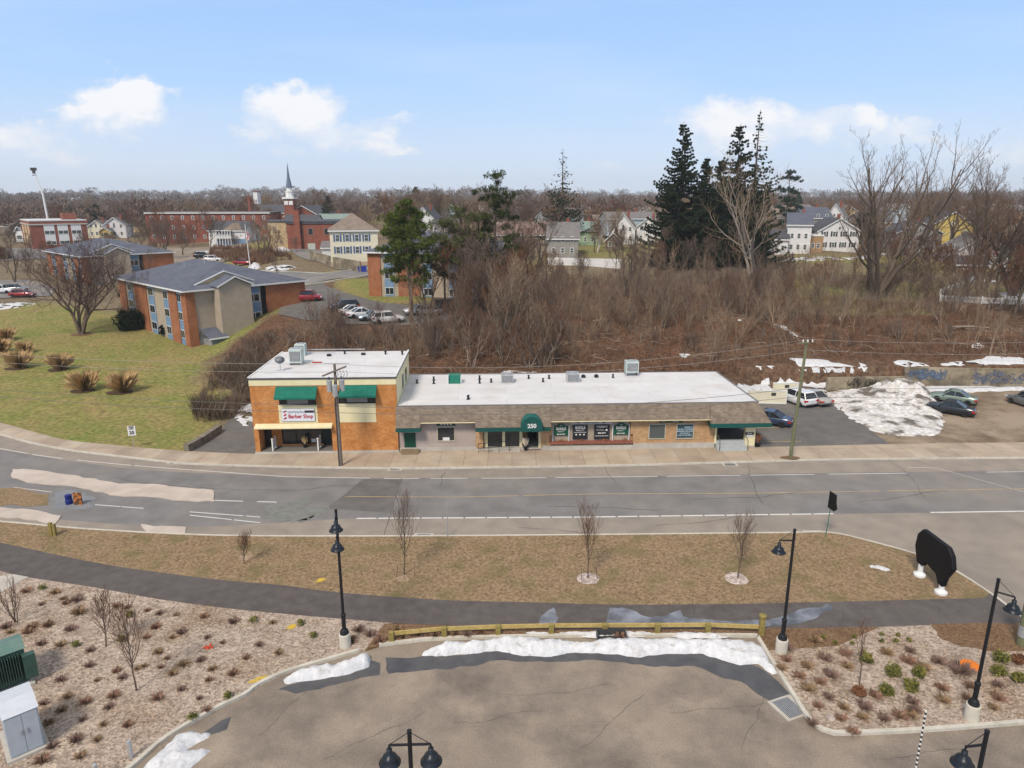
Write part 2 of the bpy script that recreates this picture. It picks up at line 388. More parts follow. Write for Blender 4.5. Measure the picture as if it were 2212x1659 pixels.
m_shingle = mat('brown_shingle', (.2, .16, .12), (.27, .215, .165), sc=1.4, rough=.95, mode='shingle')
m_roofblue = mat('slate_blue_shingle', (.085, .095, .125), (.115, .125, .158), sc=1.0, rough=.9, c3=(.14, .15, .18), sc2=.3)
m_roofdark = mat('dark_shingle', (.06, .062, .072), (.095, .095, .105), sc=1.0, rough=.9)
m_roofgrey = mat('grey_shingle', (.15, .14, .138), (.2, .185, .18), sc=1.0, rough=.9)
m_roofbrown = mat('taupe_shingle', (.19, .148, .118), (.25, .2, .165), sc=1.0, rough=.9)
m_roofgreen = mat('green_roof', (.18, .24, .21), (.24, .3, .27), sc=1.0, rough=.8)
m_green = mat('green_canvas', (.004, .125, .085), (.008, .155, .11), sc=3, rough=.75)
m_greend = mat('green_fascia', (.008, .07, .062), (.01, .09, .078), sc=3, rough=.6)
m_greendoor = mat('green_door', (.006, .06, .035), rough=.5)
m_trimw = mat('white_trim', (.72, .72, .7), rough=.6)
m_whitewall = mat('white_siding', (.68, .67, .66), (.76, .75, .74), sc=1, rough=.75, mode='siding', bump=.4)
m_greywall = mat('grey_siding', (.27, .26, .235), (.33, .315, .29), sc=1, rough=.8, mode='siding', bump=.4)
m_yellowwall = mat('yellow_siding', (.52, .39, .11), (.6, .46, .15), sc=1, rough=.8, mode='siding', bump=.4)
m_greenwall = mat('sage_siding', (.26, .36, .22), (.32, .42, .28), sc=1, rough=.8, mode='siding', bump=.4)
m_bluewall = mat('pale_blue_siding', (.36, .42, .46), (.43, .49, .53), sc=1, rough=.8, mode='siding', bump=.4)
m_tanwall = mat('tan_render', (.48, .36, .2), (.56, .43, .26), sc=1, rough=.85, mode='block')
m_brownwall = mat('brown_siding', (.24, .18, .135), (.3, .23, .175), sc=1, rough=.8, mode='siding', bump=.4)
m_bluep = mat('blue_panel', (.15, .24, .36), (.19, .29, .41), sc=1, rough=.6)
m_glass = mat('dark_glass', (.012, .015, .018), (.03, .036, .04), sc=.8, rough=.08, spec=.6)
m_glass2 = mat('grey_glass', (.07, .085, .08), (.09, .105, .1), sc=.8, rough=.12, spec=.6)
m_black = mat('black_metal', (.012, .013, .016), rough=.45)
m_blackc = mat('black_plastic_cover', (.004, .004, .005), rough=.6)
m_lamp = mat('dark_lamp_metal', (.016, .02, .026), (.025, .03, .038), rough=.35, metal=.3)
m_steel = mat('galvanised_steel', (.42, .43, .44), (.52, .53, .54), sc=5, rough=.45, metal=.5)
m_acgreen = mat('pale_green_metal', (.44, .52, .48), (.52, .6, .56), sc=3, rough=.5)
m_grate = mat('iron_grate', (.05, .05, .05), rough=.6)
m_wood = mat('pressure_treated_timber', (.36, .26, .085), (.48, .36, .14), sc=4, rough=.9)
m_woodd = mat('mossy_timber', (.2, .155, .045), (.3, .24, .08), sc=6, rough=.9)
m_pole = mat('grey_pole_timber', (.15, .12, .1), (.2, .165, .14), sc=5, rough=.95)
m_poleg = mat('green_pole_timber', (.13, .14, .075), (.19, .19, .11), sc=5, rough=.95)
m_trunk = mat('grey_bark', (.1, .075, .055), (.17, .13, .1), sc=4, rough=1, spec=.1)
m_trunkl = mat('pale_bark', (.22, .18, .145), (.32, .27, .22), sc=4, rough=1, spec=.1)
m_twig = mat('brown_twigs', (.14, .098, .075), (.215, .155, .122), sc=.5, rough=1, spec=.1, space='rand')
m_twigr = mat('reddish_twigs', (.13, .062, .038), (.21, .105, .062), sc=.5, rough=1, spec=.1, space='rand')
m_twigl = mat('tan_twigs', (.25, .18, .115), (.34, .25, .17), sc=.5, rough=1, spec=.1, space='rand')
m_needle = mat('spruce_needles', (.012, .024, .012), (.036, .052, .026), sc=.6, rough=.9, spec=.15)
m_needle2 = mat('pine_needles', (.018, .034, .009), (.06, .078, .02), sc=.5, rough=.9, spec=.15, space='rand')
m_leafg = mat('shrub_leaves', (.05, .07, .02), (.3, .27, .07), sc=5, rough=.8, space='rand', spec=.2)
m_leafr = mat('rusty_leaves', (.15, .065, .035), (.28, .14, .075), sc=5, rough=.9, space='rand', spec=.1)
m_yew = mat('yew_leaves', (.01, .02, .01), (.025, .04, .018), sc=2, rough=.9, spec=.15)
m_straw = mat('orange_straw', (.42, .25, .11), (.58, .42, .22), sc=2, rough=1, space='rand', spec=.1)
m_wall = mat('stained_concrete', (.2, .165, .11), (.38, .32, .22), sc=.6, rough=.95, c3=(.09, .075, .06), sc2=.5, c3t=(.44, .62), c3a=.8)
m_stonew = mat('field_stone', (.13, .11, .09), (.25, .22, .18), sc=2, rough=.95, bump=.8, bsc=3)
m_red = mat('red_paint', (.35, .02, .02), rough=.5)
m_blue = mat('blue_paint', (.02, .04, .3), rough=.5)
# ------------------------------------------------------------------ ground sheets
def inside(poly, x, y):
    c = False; n = len(poly); j = n - 1
    for i in range(n):
        xi, yi = poly[i]; xj, yj = poly[j]
        if (yi > y) != (yj > y) and x < (xj - xi) * (y - yi) / (yj - yi) + xi: c = not c
        j = i
    return c
def edged(poly, x, y):
    b = 1e9; n = len(poly)
    for i in range(n):
        ax, ay = poly[i]; bx, by = poly[(i + 1) % n]
        dx, dy = bx - ax, by - ay; t = max(0, min(1, ((x - ax) * dx + (y - ay) * dy) / (dx * dx + dy * dy + 1e-9)))
        b = min(b, (x - ax - t * dx) ** 2 + (y - ay - t * dy) ** 2)
    return math.sqrt(b)
def resample(poly, step, jit=0, seed=0):
    out = []; n = len(poly)
    for i in range(n):
        a = Vector(poly[i]); b = Vector(poly[(i + 1) % n]); L = (b - a).length; k = max(1, int(L / step))
        for q in range(k):
            p = a.lerp(b, q / k)
            if jit:
                m = jit * noise.noise(Vector((p.x * .9, p.y * .9, seed))) + jit * .6 * noise.noise(Vector((p.x * 2.7, p.y * 2.7, seed + 5)))
                t = (b - a).normalized(); p = p + Vector((-t.y, t.x)) * m
            out.append((p.x, p.y))
    return out
def catmull(pts, k=6):
    out = []
    for i in range(len(pts) - 1):
        p0 = Vector(pts[max(i - 1, 0)]); p1 = Vector(pts[i]); p2 = Vector(pts[i + 1]); p3 = Vector(pts[min(i + 2, len(pts) - 1)])
        for q in range(k):
            t = q / k
            out.append(tuple(.5 * ((2 * p1) + (p2 - p0) * t + (2 * p0 - 5 * p1 + 4 * p2 - p3) * t * t + (3 * p1 - p0 - 3 * p2 + p3) * t ** 3)))
    out.append(tuple(pts[-1])); return out
def W2(pts, z=0.0): return [tuple(gz(a, b, z).xy) for a, b in pts]
def flat(name, poly, z, m, kind='structure', th=0):
    if th: o = MB().prism(poly, 2, z - th, z).build(name, m)
    else: o = MB().poly([(x, y, z) for x, y in poly]).build(name, m)
    if o.data.polygons[0].normal.z < 0 and not th: o.data.flip_normals()
    if kind: o['kind'] = kind
    return o
def drape(name, poly, m, zf, step=1.0, jit=0, seed=1, hf=None, keep=None, kind='structure', sm=True):
    b = resample(poly, step, jit, seed); n = len(b)
    xs = [p[0] for p in b]; ys = [p[1] for p in b]
    pts = [Vector(p) for p in b]; x = min(xs)
    rnd = random.Random(seed)
    while x < max(xs):
        y = min(ys)
        while y < max(ys):
            q = (x + rnd.uniform(-.2, .2) * step, y + rnd.uniform(-.2, .2) * step)
            if inside(b, *q) and edged(b, *q) > step * .45: pts.append(Vector(q))
            y += step
        x += step
    r = geometry.delaunay_2d_cdt(pts, [], [list(range(n))], 1, 1e-4)
    V = []
    for p in r[0]:
        z = zf(p.x, p.y)
        if hf: z += hf(p.x, p.y, edged(b, p.x, p.y))
        V.append((p.x, p.y, z))
    F = [f for f in r[2] if keep is None or keep(sum(V[i][0] for i in f) / 3, sum(V[i][1] for i in f) / 3)]
    mb = MB(); mb.v = V; mb.f = [tuple(f) for f in F]
    o = mb.build(name, m, sm=sm)
    if len(o.data.polygons) and sum(p.normal.z for p in o.data.polygons) < 0: o.data.flip_normals()
    if kind: o['kind'] = kind
    return o
def snow_h(H, w=.6, rough=.35, seed=0):
    def f(x, y, d):
        return -.03 + H * min(1, d / w) ** .55 * (1 + rough * 1.5 * noise.noise(Vector((x * 1.1, y * 1.1, seed))) + rough * 1.0 * noise.noise(Vector((x * 3.3, y * 3.3, seed))))
    return f
def strip(name, line, w0, w1, z, m, th=0, kind='structure', zf=None):
    """band along a world polyline between signed offsets w0 and w1 (left positive)"""
    L = [Vector(p) for p in line]; a = []; b = []
    for i, p in enumerate(L):
        d = (L[min(i + 1, len(L) - 1)] - L[max(i - 1, 0)]).normalized(); nn = Vector((-d.y, d.x))
        a.append(p + nn * w0); b.append(p + nn * w1)
    mb = MB()
    for i in range(len(L) - 1):
        q = [a[i], a[i + 1], b[i + 1], b[i]]
        zz = [z if zf is None else zf(p.x, p.y) + z for p in q]
        if th:
            n = len(mb.v)
            for p, h in zip(q, zz): mb.v.append((p.x, p.y, h - th))
            for p, h in zip(q, zz): mb.v.append((p.x, p.y, h))
            mb.f += [(n + 4, n + 5, n + 6, n + 7), (n, n + 1, n + 5, n + 4), (n + 2, n + 3, n + 7, n + 6)]
            if i == 0: mb.f.append((n, n + 4, n + 7, n + 3))
            if i == len(L) - 2: mb.f.append((n + 1, n + 2, n + 6, n + 5))
        else: mb.poly([(p.x, p.y, h) for p, h in zip(q, zz)])
    o = mb.build(name, m)
    if kind: o['kind'] = kind
    return o
flat('ground', [(-160, -60), (160, -60), (160, 66), (-160, 66)], -.02, m_asph_dust)
walk_top = [(-330, 870), (-120, 893), (0, 915.6), (78, 936.6), (148, 953.4), (280, 967), (398, 976.6), (552, 983), (700, 981), (857, 977), (1186, 974.5), (1542, 969.5), (1640, 968.5), (1926, 962), (2212, 958), (2500, 955)]
kerb_far = [(-330, 888), (-120, 913), (0, 939), (64, 956), (151, 973), (252, 985.6), (361, 998), (420, 1003), (619, 1009), (870, 1012.5), (1100, 1010), (1350, 1006), (1593, 999), (1828, 993), (2212, 990), (2500, 988)]
kerb_near = [(-330, 1090), (-120, 1115), (0, 1128), (56, 1132.8), (196, 1145), (414, 1156.6), (616, 1160), (950, 1159.5), (1270, 1157), (1678, 1152.8), (1789, 1152), (1873, 1169.5), (1979, 1199), (2052, 1228.5), (2139, 1283), (2209, 1336), (2330, 1430)]
path_top = [(-250, 1125), (-100, 1152), (0, 1175), (196, 1216.8), (336, 1239), (476, 1256), (616, 1268.6), (727, 1283), (951, 1299.7), (1147, 1305), (1314, 1309.5), (1482, 1309.5), (1678, 1306.7), (1873, 1302), (2125, 1295.5)]
path_bot = [(-250, 1175), (-100, 1210), (0, 1236.5), (64, 1251), (196, 1271), (336, 1296.6), (476, 1316), (616, 1330), (769, 1343), (889, 1351.5), (1147, 1361), (1400, 1363), (1649, 1361), (1873, 1358.5), (2013, 1354), (2209, 1352), (2500, 1348)]
kf = catmull(W2(kerb_far), 5); wtp = catmull(W2(walk_top), 5); kn = catmull(W2(kerb_near), 4); pt = catmull(W2(path_top), 4); pb = catmull(W2(path_bot), 4)
flat('road', [(-150, 33)] + [(x, y - .02) for x, y in kn[:-3]] + [(62, 25), (150, 25), (150, 57.4)] + [(x, y + .1) for x, y in kf[::-1]] + [(-150, 70)], .0, m_asph)
# the far side: pavement with kerb
flat('pavement', [(x, y) for x, y in kf] + [(x, y) for x, y in wtp[::-1]], .13, m_walk, th=.3)
strip('kerb', kf, -.0, -.16, .135, m_kerb, th=.3)
# paler outer lanes
lane = lambda pts: catmull(W2(pts), 4)
sh_far = lane([(-330, 930), (0, 972), (78, 985), (180, 1000), (320, 1016), (619, 1029), (870, 1033), (1350, 1029), (1828, 1021), (2500, 1015)])
flat('road_shoulder', [(x, y - .17) for x, y in kf] + sh_far[::-1], .004, m_shoulder)
sh_near = lane([(-120, 1098), (196, 1128), (414, 1138), (616, 1128), (780, 1120), (950, 1119), (1270, 1117), (1678, 1112), (1960, 1108), (2212, 1105), (2500, 1100)])
flat('road_shoulder', kn[:-4] + [(62, 26)] + [tuple(gz(2500, 1250).xy)] + sh_near[::-1], .004, m_shoulder)
# markings
def dash(line, pieces, w, m, z=.009, nm='road_marking'):
    for a, b in pieces:
        L = []
        for i, (x, y) in enumerate(line):
            pass
        seg = catmull(W2([p for p in line]), 4)
        # parameter by frame column of the source line
        xs = [p[0] for p in line]
        pts = []
        for k in range(9):
            X = a + (b - a) * k / 8; Y = float(np.interp(X, xs, [p[1] for p in line])); pts.append(gz(X, Y).xy)
        strip(nm, pts, -w / 2, w / 2, z, m)
l_far = [(-200, 940), (0, 969), (78, 983), (145, 992), (300, 1007), (619, 1030), (857, 1034), (1100, 1033), (1350, 1030), (1593, 1027), (1828, 1024), (2212, 1019)]
dash(l_far, [(-200, 60), (70, 135), (165, 283), (290, 619), (619, 800), (830, 905), (930, 1010), (1040, 1180), (1200, 1420), (1440, 1600), (1620, 1760), (1790, 1960), (2130, 2212)], .09, m_white)
l_mid = [(700, 1072.5), (1000, 1074), (1270, 1067), (1600, 1066), (1828, 1062), (2212, 1056), (2400, 1054)]
dash(l_mid, [(745, 1120), (1130, 1900), (1915, 2400)], .08, m_yellow)
l_near = [(196, 1136), (616, 1124), (780, 1120), (950, 1119), (1270, 1117), (1678, 1111.5), (2212, 1104.5), (2400, 1102)]
dash(l_near, [(770 + 47 * i, 770 + 47 * i + 43) for i in range(22)] + [(2010, 2400)], .16, m_white)
dash([(460, 1081), (600, 1085)], [(460, 525), (555, 598)], .12, m_white)
dash([(200, 1090), (600, 1120)], [(205, 260), (262, 310), (410, 525), (532, 562)], .1, m_white)
dash([(410, 1113), (560, 1129)], [(410, 500), (505, 562)], .1, m_white)
dash([(2020, 1010), (2212, 1063)], [(1960, 2212)], .05, m_white)
for a, b in (((786, 1034), (750, 1064)), ((868, 1033), (828, 1160)), ((1900, 962), (2020, 1010))):
    strip('road_seam', [gz(*a).xy, gz(*b).xy], -.03, .03, .0095, m_lot)
flat('road_patch', W2([(786, 1035), (866, 1036), (846, 1108), (705, 1098), (752, 1063)]), .0065, m_lot)
def cracks(nm, seeds, m, z, seg=.55, n=16, w=.018, wand=.45):
    mb = MB(); rr = random.Random(17)
    for px, py, ang in seeds:
        p = gz(px, py).xy; a = ang; pts = [p]
        for k in range(n): a += rr.uniform(-wand, wand); a += (ang - a) * .4; p = p + Vector((math.cos(a), math.sin(a))) * seg * rr.uniform(.6, 1.3); pts.append(p)
        for i in range(len(pts) - 1):
            d = (pts[i + 1] - pts[i]).normalized() * .01; q = Vector((-d.y, d.x)) * 100 * w * rr.uniform(.6, 1.4); s0, s1 = pts[i] - d, pts[i + 1] + d
            mb.poly([(s0.x + q.x, s0.y + q.y, z), (s1.x + q.x, s1.y + q.y, z), (s1.x - q.x, s1.y - q.y, z), (s0.x - q.x, s0.y - q.y, z)])
    o = mb.build(nm, m); o['kind'] = 'structure'; return o
m_crack = mat('crack_sealant', (.05, .048, .046), (.09, .085, .08), sc=2, rough=.8)
cracks('road_crack', [(950, 1050, 1.4), (1180, 1095, .05), (1330, 1040, 1.6), (1500, 1080, .1), (1650, 1090, 1.5), (1850, 1085, .2), (2000, 1075, 1.3), (420, 1050, -.2), (620, 1060, .1), (250, 1030, -.25), (1120, 1140, .02), (1420, 1135, .05)], m_crack, .0105)
cracks('lot_crack', [(700, 1640, .5), (560, 1590, 1.2), (980, 1560, .1), (1250, 1620, .7), (1450, 1540, .2), (1600, 1620, 1.1), (1900, 1640, .1), (1100, 1500, 0)], m_crack, .0055, seg=.35, n=14, w=.009)
cracks('path_crack', [(1500, 1330, 1.3), (1820, 1345, 1.2), (1000, 1330, 1.3), (2030, 1340, 1.0)], m_crack, .1225, seg=.2, n=7, w=.012)
# raised pale strips lying in the far left of the carriageway
def island(pts_top, pts_bot, nm, th=.12):
    a = catmull(W2(pts_top, .12), 4); b = catmull(W2(pts_bot, .12), 4)
    return flat(nm, resample(a + b[::-1], .5, .22, 5), .06, m_walkl, th=.1)
island([(25, 1012), (80, 1014), (170, 1027), (260, 1042), (330, 1043), (380, 1050), (430, 1054), (462, 1057)], [(25, 1030), (75, 1043), (160, 1049), (250, 1068), (330, 1071), (385, 1079), (462, 1081)], 'traffic_island')
island([(-150, 1075), (0, 1093), (60, 1098), (130, 1112)], [(-150, 1100), (0, 1115), (60, 1120), (118, 1130)], 'traffic_island')
island([(304, 1130), (350, 1134), (397, 1137)], [(318, 1152), (350, 1156), (400, 1155)], 'traffic_island')
dash([(30, 1053), (110, 1063)], [(30, 112)], .14, m_walkl, z=.012, nm='pale_line')
flat('faded_patch', resample(W2([(118, 1066), (150, 1062), (205, 1070), (200, 1095), (150, 1102), (118, 1098)]), .3, .6, 4), .012, mat('bluish_asphalt', (.19, .2, .215), (.23, .235, .245), sc=.8))
flat('grassy_patch', resample(W2([(-60, 1052), (30, 1055), (100, 1068), (104, 1092), (60, 1094), (-60, 1088)]), .5, .5, 3), .012, m_dormant)
flat('grassy_patch', resample(W2([(570, 1092), (640, 1078), (690, 1096), (680, 1126), (600, 1134), (565, 1116)]), .25, 1.4, 8), .0125, mat('mossy_asphalt', (.165, .17, .15), (.215, .21, .195), sc=1.5, c3=(.1, .15, .11), sc2=2.5))
# verge, path, beds
flat('verge', kn + [gz(2330, 1440).xy] + pt[::-1][1:] , .11, m_dormant, th=.25)
# path continues to the kerb on the right
flat('path', pt + [tuple(gz(2139, 1284).xy), tuple(gz(2209, 1337).xy), tuple(gz(2300, 1420).xy)] + [p for p in pb[::-1] if p[0] < 25.5], .118, m_path, th=.1)
strip('kerb', kn, .0, -.15, .14, m_kerb, th=.25)
kl = [(-60, 1900), (150, 1765), (288, 1659), (364, 1594.8), (476, 1530), (531, 1504), (560, 1482), (619, 1454.9), (700, 1431), (777, 1409)]
kt = [(819, 1397.7), (880, 1390), (951, 1383.7), (1250, 1377), (1594, 1377), (1633, 1378)]
kr = [(1633, 1378), (1664, 1430), (1705, 1495.7), (1733, 1540), (1749.5, 1562), (1768, 1576), (1790, 1585), (1825, 1589), (1985, 1582.5), (2212, 1565.7), (2600, 1535)]
KL = catmull(W2(kl), 3); KT = catmull(W2(kt), 3); KR = W2(kr[:2]) + catmull(W2(kr[1:]), 5)[1:]
flat('parking_lot', KL + KT + KR + [(60, 10), (-30, 5)], .002, m_asph_dust)
bed_l = [p for p in pb if p[0] <= -6.2]
flat('gravel_bed', [(-60, 20)] + [(-60, bed_l[0][1])] + bed_l + [tuple(gz(830, 1352).xy), tuple(gz(790, 1407).xy)] + [(x, y) for x, y in KL[::-1]], .112, m_gravel, th=.3)
flat('mulch_bed', [tuple(gz(790, 1407).xy)] + [tuple(gz(830, 1351.5).xy)] + [p for p in pb if -6.2 < p[0] < 15.9] + [tuple(gz(1900, 1358).xy), tuple(gz(1810, 1399).xy), tuple(gz(1735, 1404).xy), tuple(gz(1660, 1409).xy)] + KT[::-1], .113, m_mulch, th=.3)
bed_r = [p for p in pb if p[0] > 15.9]
flat('gravel_bed', bed_r + [KR[-1]] + KR[::-1][1:], .109, m_gravel, th=.3)
flat('dirt_patch', resample(W2([(2010, 1353), (2240, 1350), (2300, 1390), (2190, 1415), (2080, 1400), (2030, 1385)]), .3, .25, 4), .119, m_mulch)
for ln in (KL, KT, KR): strip('kerb', ln, -.02, .17, .15, m_kerb, th=.25)
flat('concrete_slab', W2([(-60, 1262), (25, 1243.5), (62, 1250), (-10, 1290), (-70, 1310)]), .125, m_conc)
# wet asphalt beside the melting snow
flat('wet_patch', resample(W2([(832, 1424), (900, 1418), (1100, 1405), (1300, 1402), (1450, 1402), (1560, 1410), (1640, 1440), (1690, 1478), (1725, 1530), (1690, 1528), (1640, 1500), (1600, 1470), (1560, 1462), (1500, 1440), (1400, 1438), (1300, 1430), (1150, 1429), (1060, 1430), (960, 1444), (838, 1456)]), .35, .25, 11), .007, m_wet)
flat('wet_patch', resample(W2([(600, 1487), (660, 1468), (740, 1450), (800, 1425), (822, 1432), (820, 1458), (760, 1470), (690, 1488), (640, 1497)]), .35, .2, 12), .007, m_wet)
flat('wet_patch', resample(W2([(440, 1582), (480, 1556), (500, 1548), (490, 1575), (445, 1590)]), .3, .1, 13), .007, m_wet)
flat('puddle', resample(W2([(1160, 1352), (1172, 1330), (1196, 1312), (1207, 1335), (1196, 1350)], .12), .2, .12, 14), .124, m_puddle)
flat('puddle', resample(W2([(1312, 1352), (1316, 1314), (1345, 1312), (1375, 1322), (1395, 1334), (1430, 1330), (1470, 1318), (1475, 1332), (1560, 1342), (1660, 1340), (1730, 1318), (1790, 1305), (1797, 1316), (1760, 1336), (1690, 1352), (1600, 1355)], .12), .25, .2, 15), .124, m_puddle)
for c, r_ in (((1270, 1249), .78), ((1591, 1249), .82), ((530, 1203), .75), ((873, 1249), .75)):
    p = gz(*c, .12); pale = c[0] > 1000
    o = drape('stone_ring', [(p.x + r_ * math.cos(t * .26), p.y + r_ * math.sin(t * .26)) for t in range(24)], m_stones if pale else mat('thin_stones', (.36, .26, .19), (.27, .2, .12), sc=3, mode='gravel', bsc=8), lambda x, y: .115, .25, .06, hf=snow_h(.06 if pale else .03, .4, .3))
for a, b, c in ((690, 1255, .5), (628, 1355, .45), (553, 1470, .75), (1110, 1022, .0)):
    if c:
        p = gz(a, b, .12); flat('utility_paint_mark', resample([(p.x - c * .5, p.y - .2), (p.x + .1, p.y - .1), (p.x + c * .6, p.y + c * .5), (p.x, p.y + .25)], .08, .15, a), .1275, mat('yellow_spray_paint', (.6, .4, .03), (.5, .35, .08), sc=4))
# snow
for i, (pl, H, w) in enumerate([
    ([(880, 1412), (905, 1406), (935, 1399), (960, 1388), (1010, 1386), (1060, 1380), (1110, 1374), (1150, 1377), (1200, 1382), (1260, 1385), (1320, 1376), (1380, 1380), (1450, 1378), (1520, 1378), (1590, 1381), (1630, 1386), (1650, 1402), (1672, 1430), (1683, 1452), (1668, 1454), (1640, 1434), (1600, 1436), (1560, 1424), (1520, 1410), (1440, 1411), (1385, 1416), (1340, 1413), (1290, 1408), (1240, 1405), (1190, 1416), (1130, 1414), (1070, 1404), (1000, 1412), (940, 1414)], .42, .5),
    ([(606, 1470), (640, 1448), (680, 1438), (720, 1436), (760, 1424), (792, 1409), (801, 1420), (798, 1438), (745, 1456), (700, 1463), (650, 1468), (620, 1476)], .42, .35),
    ([(300, 1662), (340, 1625), (376, 1590), (412, 1578), (455, 1580), (462, 1584), (430, 1600), (404, 1616), (440, 1612), (458, 1616), (430, 1640), (390, 1670), (350, 1700), (290, 1700)], .3, .4),
    ([(1118, 1366), (1150, 1361), (1188, 1364), (1185, 1372), (1130, 1370)], .12, .2),
    ([(1200, 1366), (1280, 1361), (1320, 1366), (1340, 1362), (1410, 1364), (1412, 1373), (1330, 1378), (1220, 1374)], .2, .3),
    ([(1430, 1368), (1480, 1363), (1540, 1367), (1590, 1376), (1480, 1380)], .16, .3),
    ([(1638, 1467), (1658, 1465), (1656, 1471), (1641, 1472)], .1, .15),
    ([(1873, 1218), (1905, 1222), (1930, 1231), (1915, 1236), (1880, 1227)], .1, .2)]):
    z0 = .10 if i > 2 and i != 6 else 0.0
    o = drape('snow_bank', W2(pl, .1), m_snow, lambda x, y: z0, .17 if i != 7 else .2, .12, seed=20 + i, hf=snow_h(H, w, .4, i), kind='stuff')
    tag(o, ['long white snow bank ploughed along the kerb beneath the timber rail', 'short snow bank along the left kerb beside the concrete lamp base', 'snow bank on the bottom left kerb near the grey pipe bollard',
            'thin snow patch between the rail posts, left one', 'snow strip behind the long bank under the timber rail', 'snow strip under the right half of the timber rail', 'tiny lump of snow on the wet asphalt', 'small flat snow patch on the brown grass near the covered sign'][i], 'snow')

# ------------------------------------------------------------------ terrain beyond the street
wtx = [p[0] for p in wtp]; wty = [p[1] for p in wtp]
rows = []; y = 57.0
while y < 3400: rows.append(y); y *= 1.0115 if y < 260 else 1.03
colsN = 330
V = []; cover = []
lawn_p = None
def cover_at(x, y):
    r = x / max(y, 1.0)
    n = noise.noise(Vector((x * .05, y * .05, 0))); n2 = noise.noise(Vector((x * .4, y * .25, 9)))
    # lawn: left hillside
    eg = float(np.interp(y, [60, 72, 84, 98, 112], [-.415, -.43, -.455, -.41, -.325]))
    L = smooth(eg + .02, eg - .03, r + .05 * n + .03 * n2) * (1 - smooth(126, 134, y + 6 * n))
    L = max(L, smooth(112, 116, y) * (1 - smooth(140, 146, y)) * smooth(-.26, -.245, r) * (1 - smooth(-.13, -.10, r)))
    if r > .40 and y > 106: L = max(L, smooth(-.3, .2, noise.noise(Vector((x * .045, y * .06, 4)))) * .85 * (1 - smooth(170, 190, y)))
    if y > 150: L = max(L, smooth(.1, .45, noise.noise(Vector((x * .022, y * .022, 14)))) * .8)
    leaf = smooth(70, 74, y) * (1 - smooth(130, 150, y + 8 * n)) * smooth(eg - .03, eg + .02, r + .05 * n + .03 * n2)
    leaf *= 1 - L
    return L, leaf, smooth(250, 600, y)
for yy in rows:
    for i in range(colsN + 1):
        r = -1.15 + 2.3 * i / colsN
        x = r * (yy + 12); z = terrain(x, yy)
        V.append((x, yy, z if yy > float(np.interp(x, wtx, wty)) - .25 else -.06)); cover.append((*cover_at(x, yy), 1))
nr = len(rows); idx = np.arange(nr * (colsN + 1)).reshape(nr, colsN + 1)
F = np.stack([idx[:-1, :-1], idx[:-1, 1:], idx[1:, 1:], idx[1:, :-1]], -1).reshape(-1, 4)
def terr_mat():
    m = bpy.data.materials.new('hillside_ground'); m.use_nodes = True; t = m.node_tree; N = t.nodes; Lk = t.links
    b = N['Principled BSDF']; b.inputs['Roughness'].default_value = 1; b.inputs['Specular IOR Level'].default_value = .1
    at_ = N.new('ShaderNodeAttribute'); at_.attribute_name = 'cover'; sc = N.new('ShaderNodeSeparateColor'); Lk.new(at_.outputs['Color'], sc.inputs[0])
    tcn = N.new('ShaderNodeTexCoord')
    def nz_(s, d=6, a=.35, bb=.65, r=.6):
        n = N.new('ShaderNodeTexNoise'); n.inputs['Scale'].default_value = s; n.inputs['Detail'].default_value = d; n.inputs['Roughness'].default_value = r; Lk.new(tcn.outputs['Object'], n.inputs['Vector'])
        k = N.new('ShaderNodeMapRange'); k.inputs['From Min'].default_value = a; k.inputs['From Max'].default_value = bb; Lk.new(n.outputs['Fac'], k.inputs['Value']); return k.outputs[0], n.outputs['Fac']
    def mx(f, a, bb):
        n = N.new('ShaderNodeMix'); n.data_type = 'RGBA'
        if isinstance(f, float): n.inputs[0].default_value = f
        else: Lk.new(f, n.inputs[0])
        for i, v in ((6, a), (7, bb)):
            if isinstance(v, tuple): n.inputs[i].default_value = (*v, 1)
            else: Lk.new(v, n.inputs[i])
        return n.outputs[2]
    fine, raw = nz_(2.2, 8); big, _ = nz_(.09, 5); mid, _ = nz_(.35, 6)
    lawn = mx(fine, mx(big, (.095, .13, .03), (.19, .135, .062)), mx(mid, (.22, .255, .062), (.36, .275, .12)))
    leaf = mx(fine, mx(mid, (.045, .027, .018), (.09, .052, .033)), mx(big, (.19, .10, .06), (.17, .115, .075)))
    town = mx(fine, (.11, .085, .055), mx(mid, (.22, .17, .11), (.28, .22, .15)))
    far = mx(mid, (.10, .07, .055), (.145, .105, .085))
    o = mx(sc.outputs[2], town, far); o = mx(sc.outputs[1], o, leaf); o = mx(sc.outputs[0], o, lawn)
    Lk.new(o, b.inputs['Base Color'])
    bn = N.new('ShaderNodeBump'); bn.inputs['Strength'].default_value = .5; bn.inputs['Distance'].default_value = .12; Lk.new(raw, bn.inputs['Height']); Lk.new(bn.outputs[0], b.inputs['Normal'])
    return m
me = npmesh('terrain', np.array(V), F.astype(np.int32), terr_mat(), True)
ca = me.color_attributes.new('cover', 'FLOAT_COLOR', 'POINT'); ca.data.foreach_set('color', np.array(cover, dtype=np.float32).ravel())
o = bpy.data.objects.new('terrain', me); put(o); o['kind'] = 'structure'
def GP(pts): return [tuple(G(a, b).xy) for a, b in pts]
T = terrain
Tz = lambda dz: (lambda x, y: terrain(x, y) + dz)
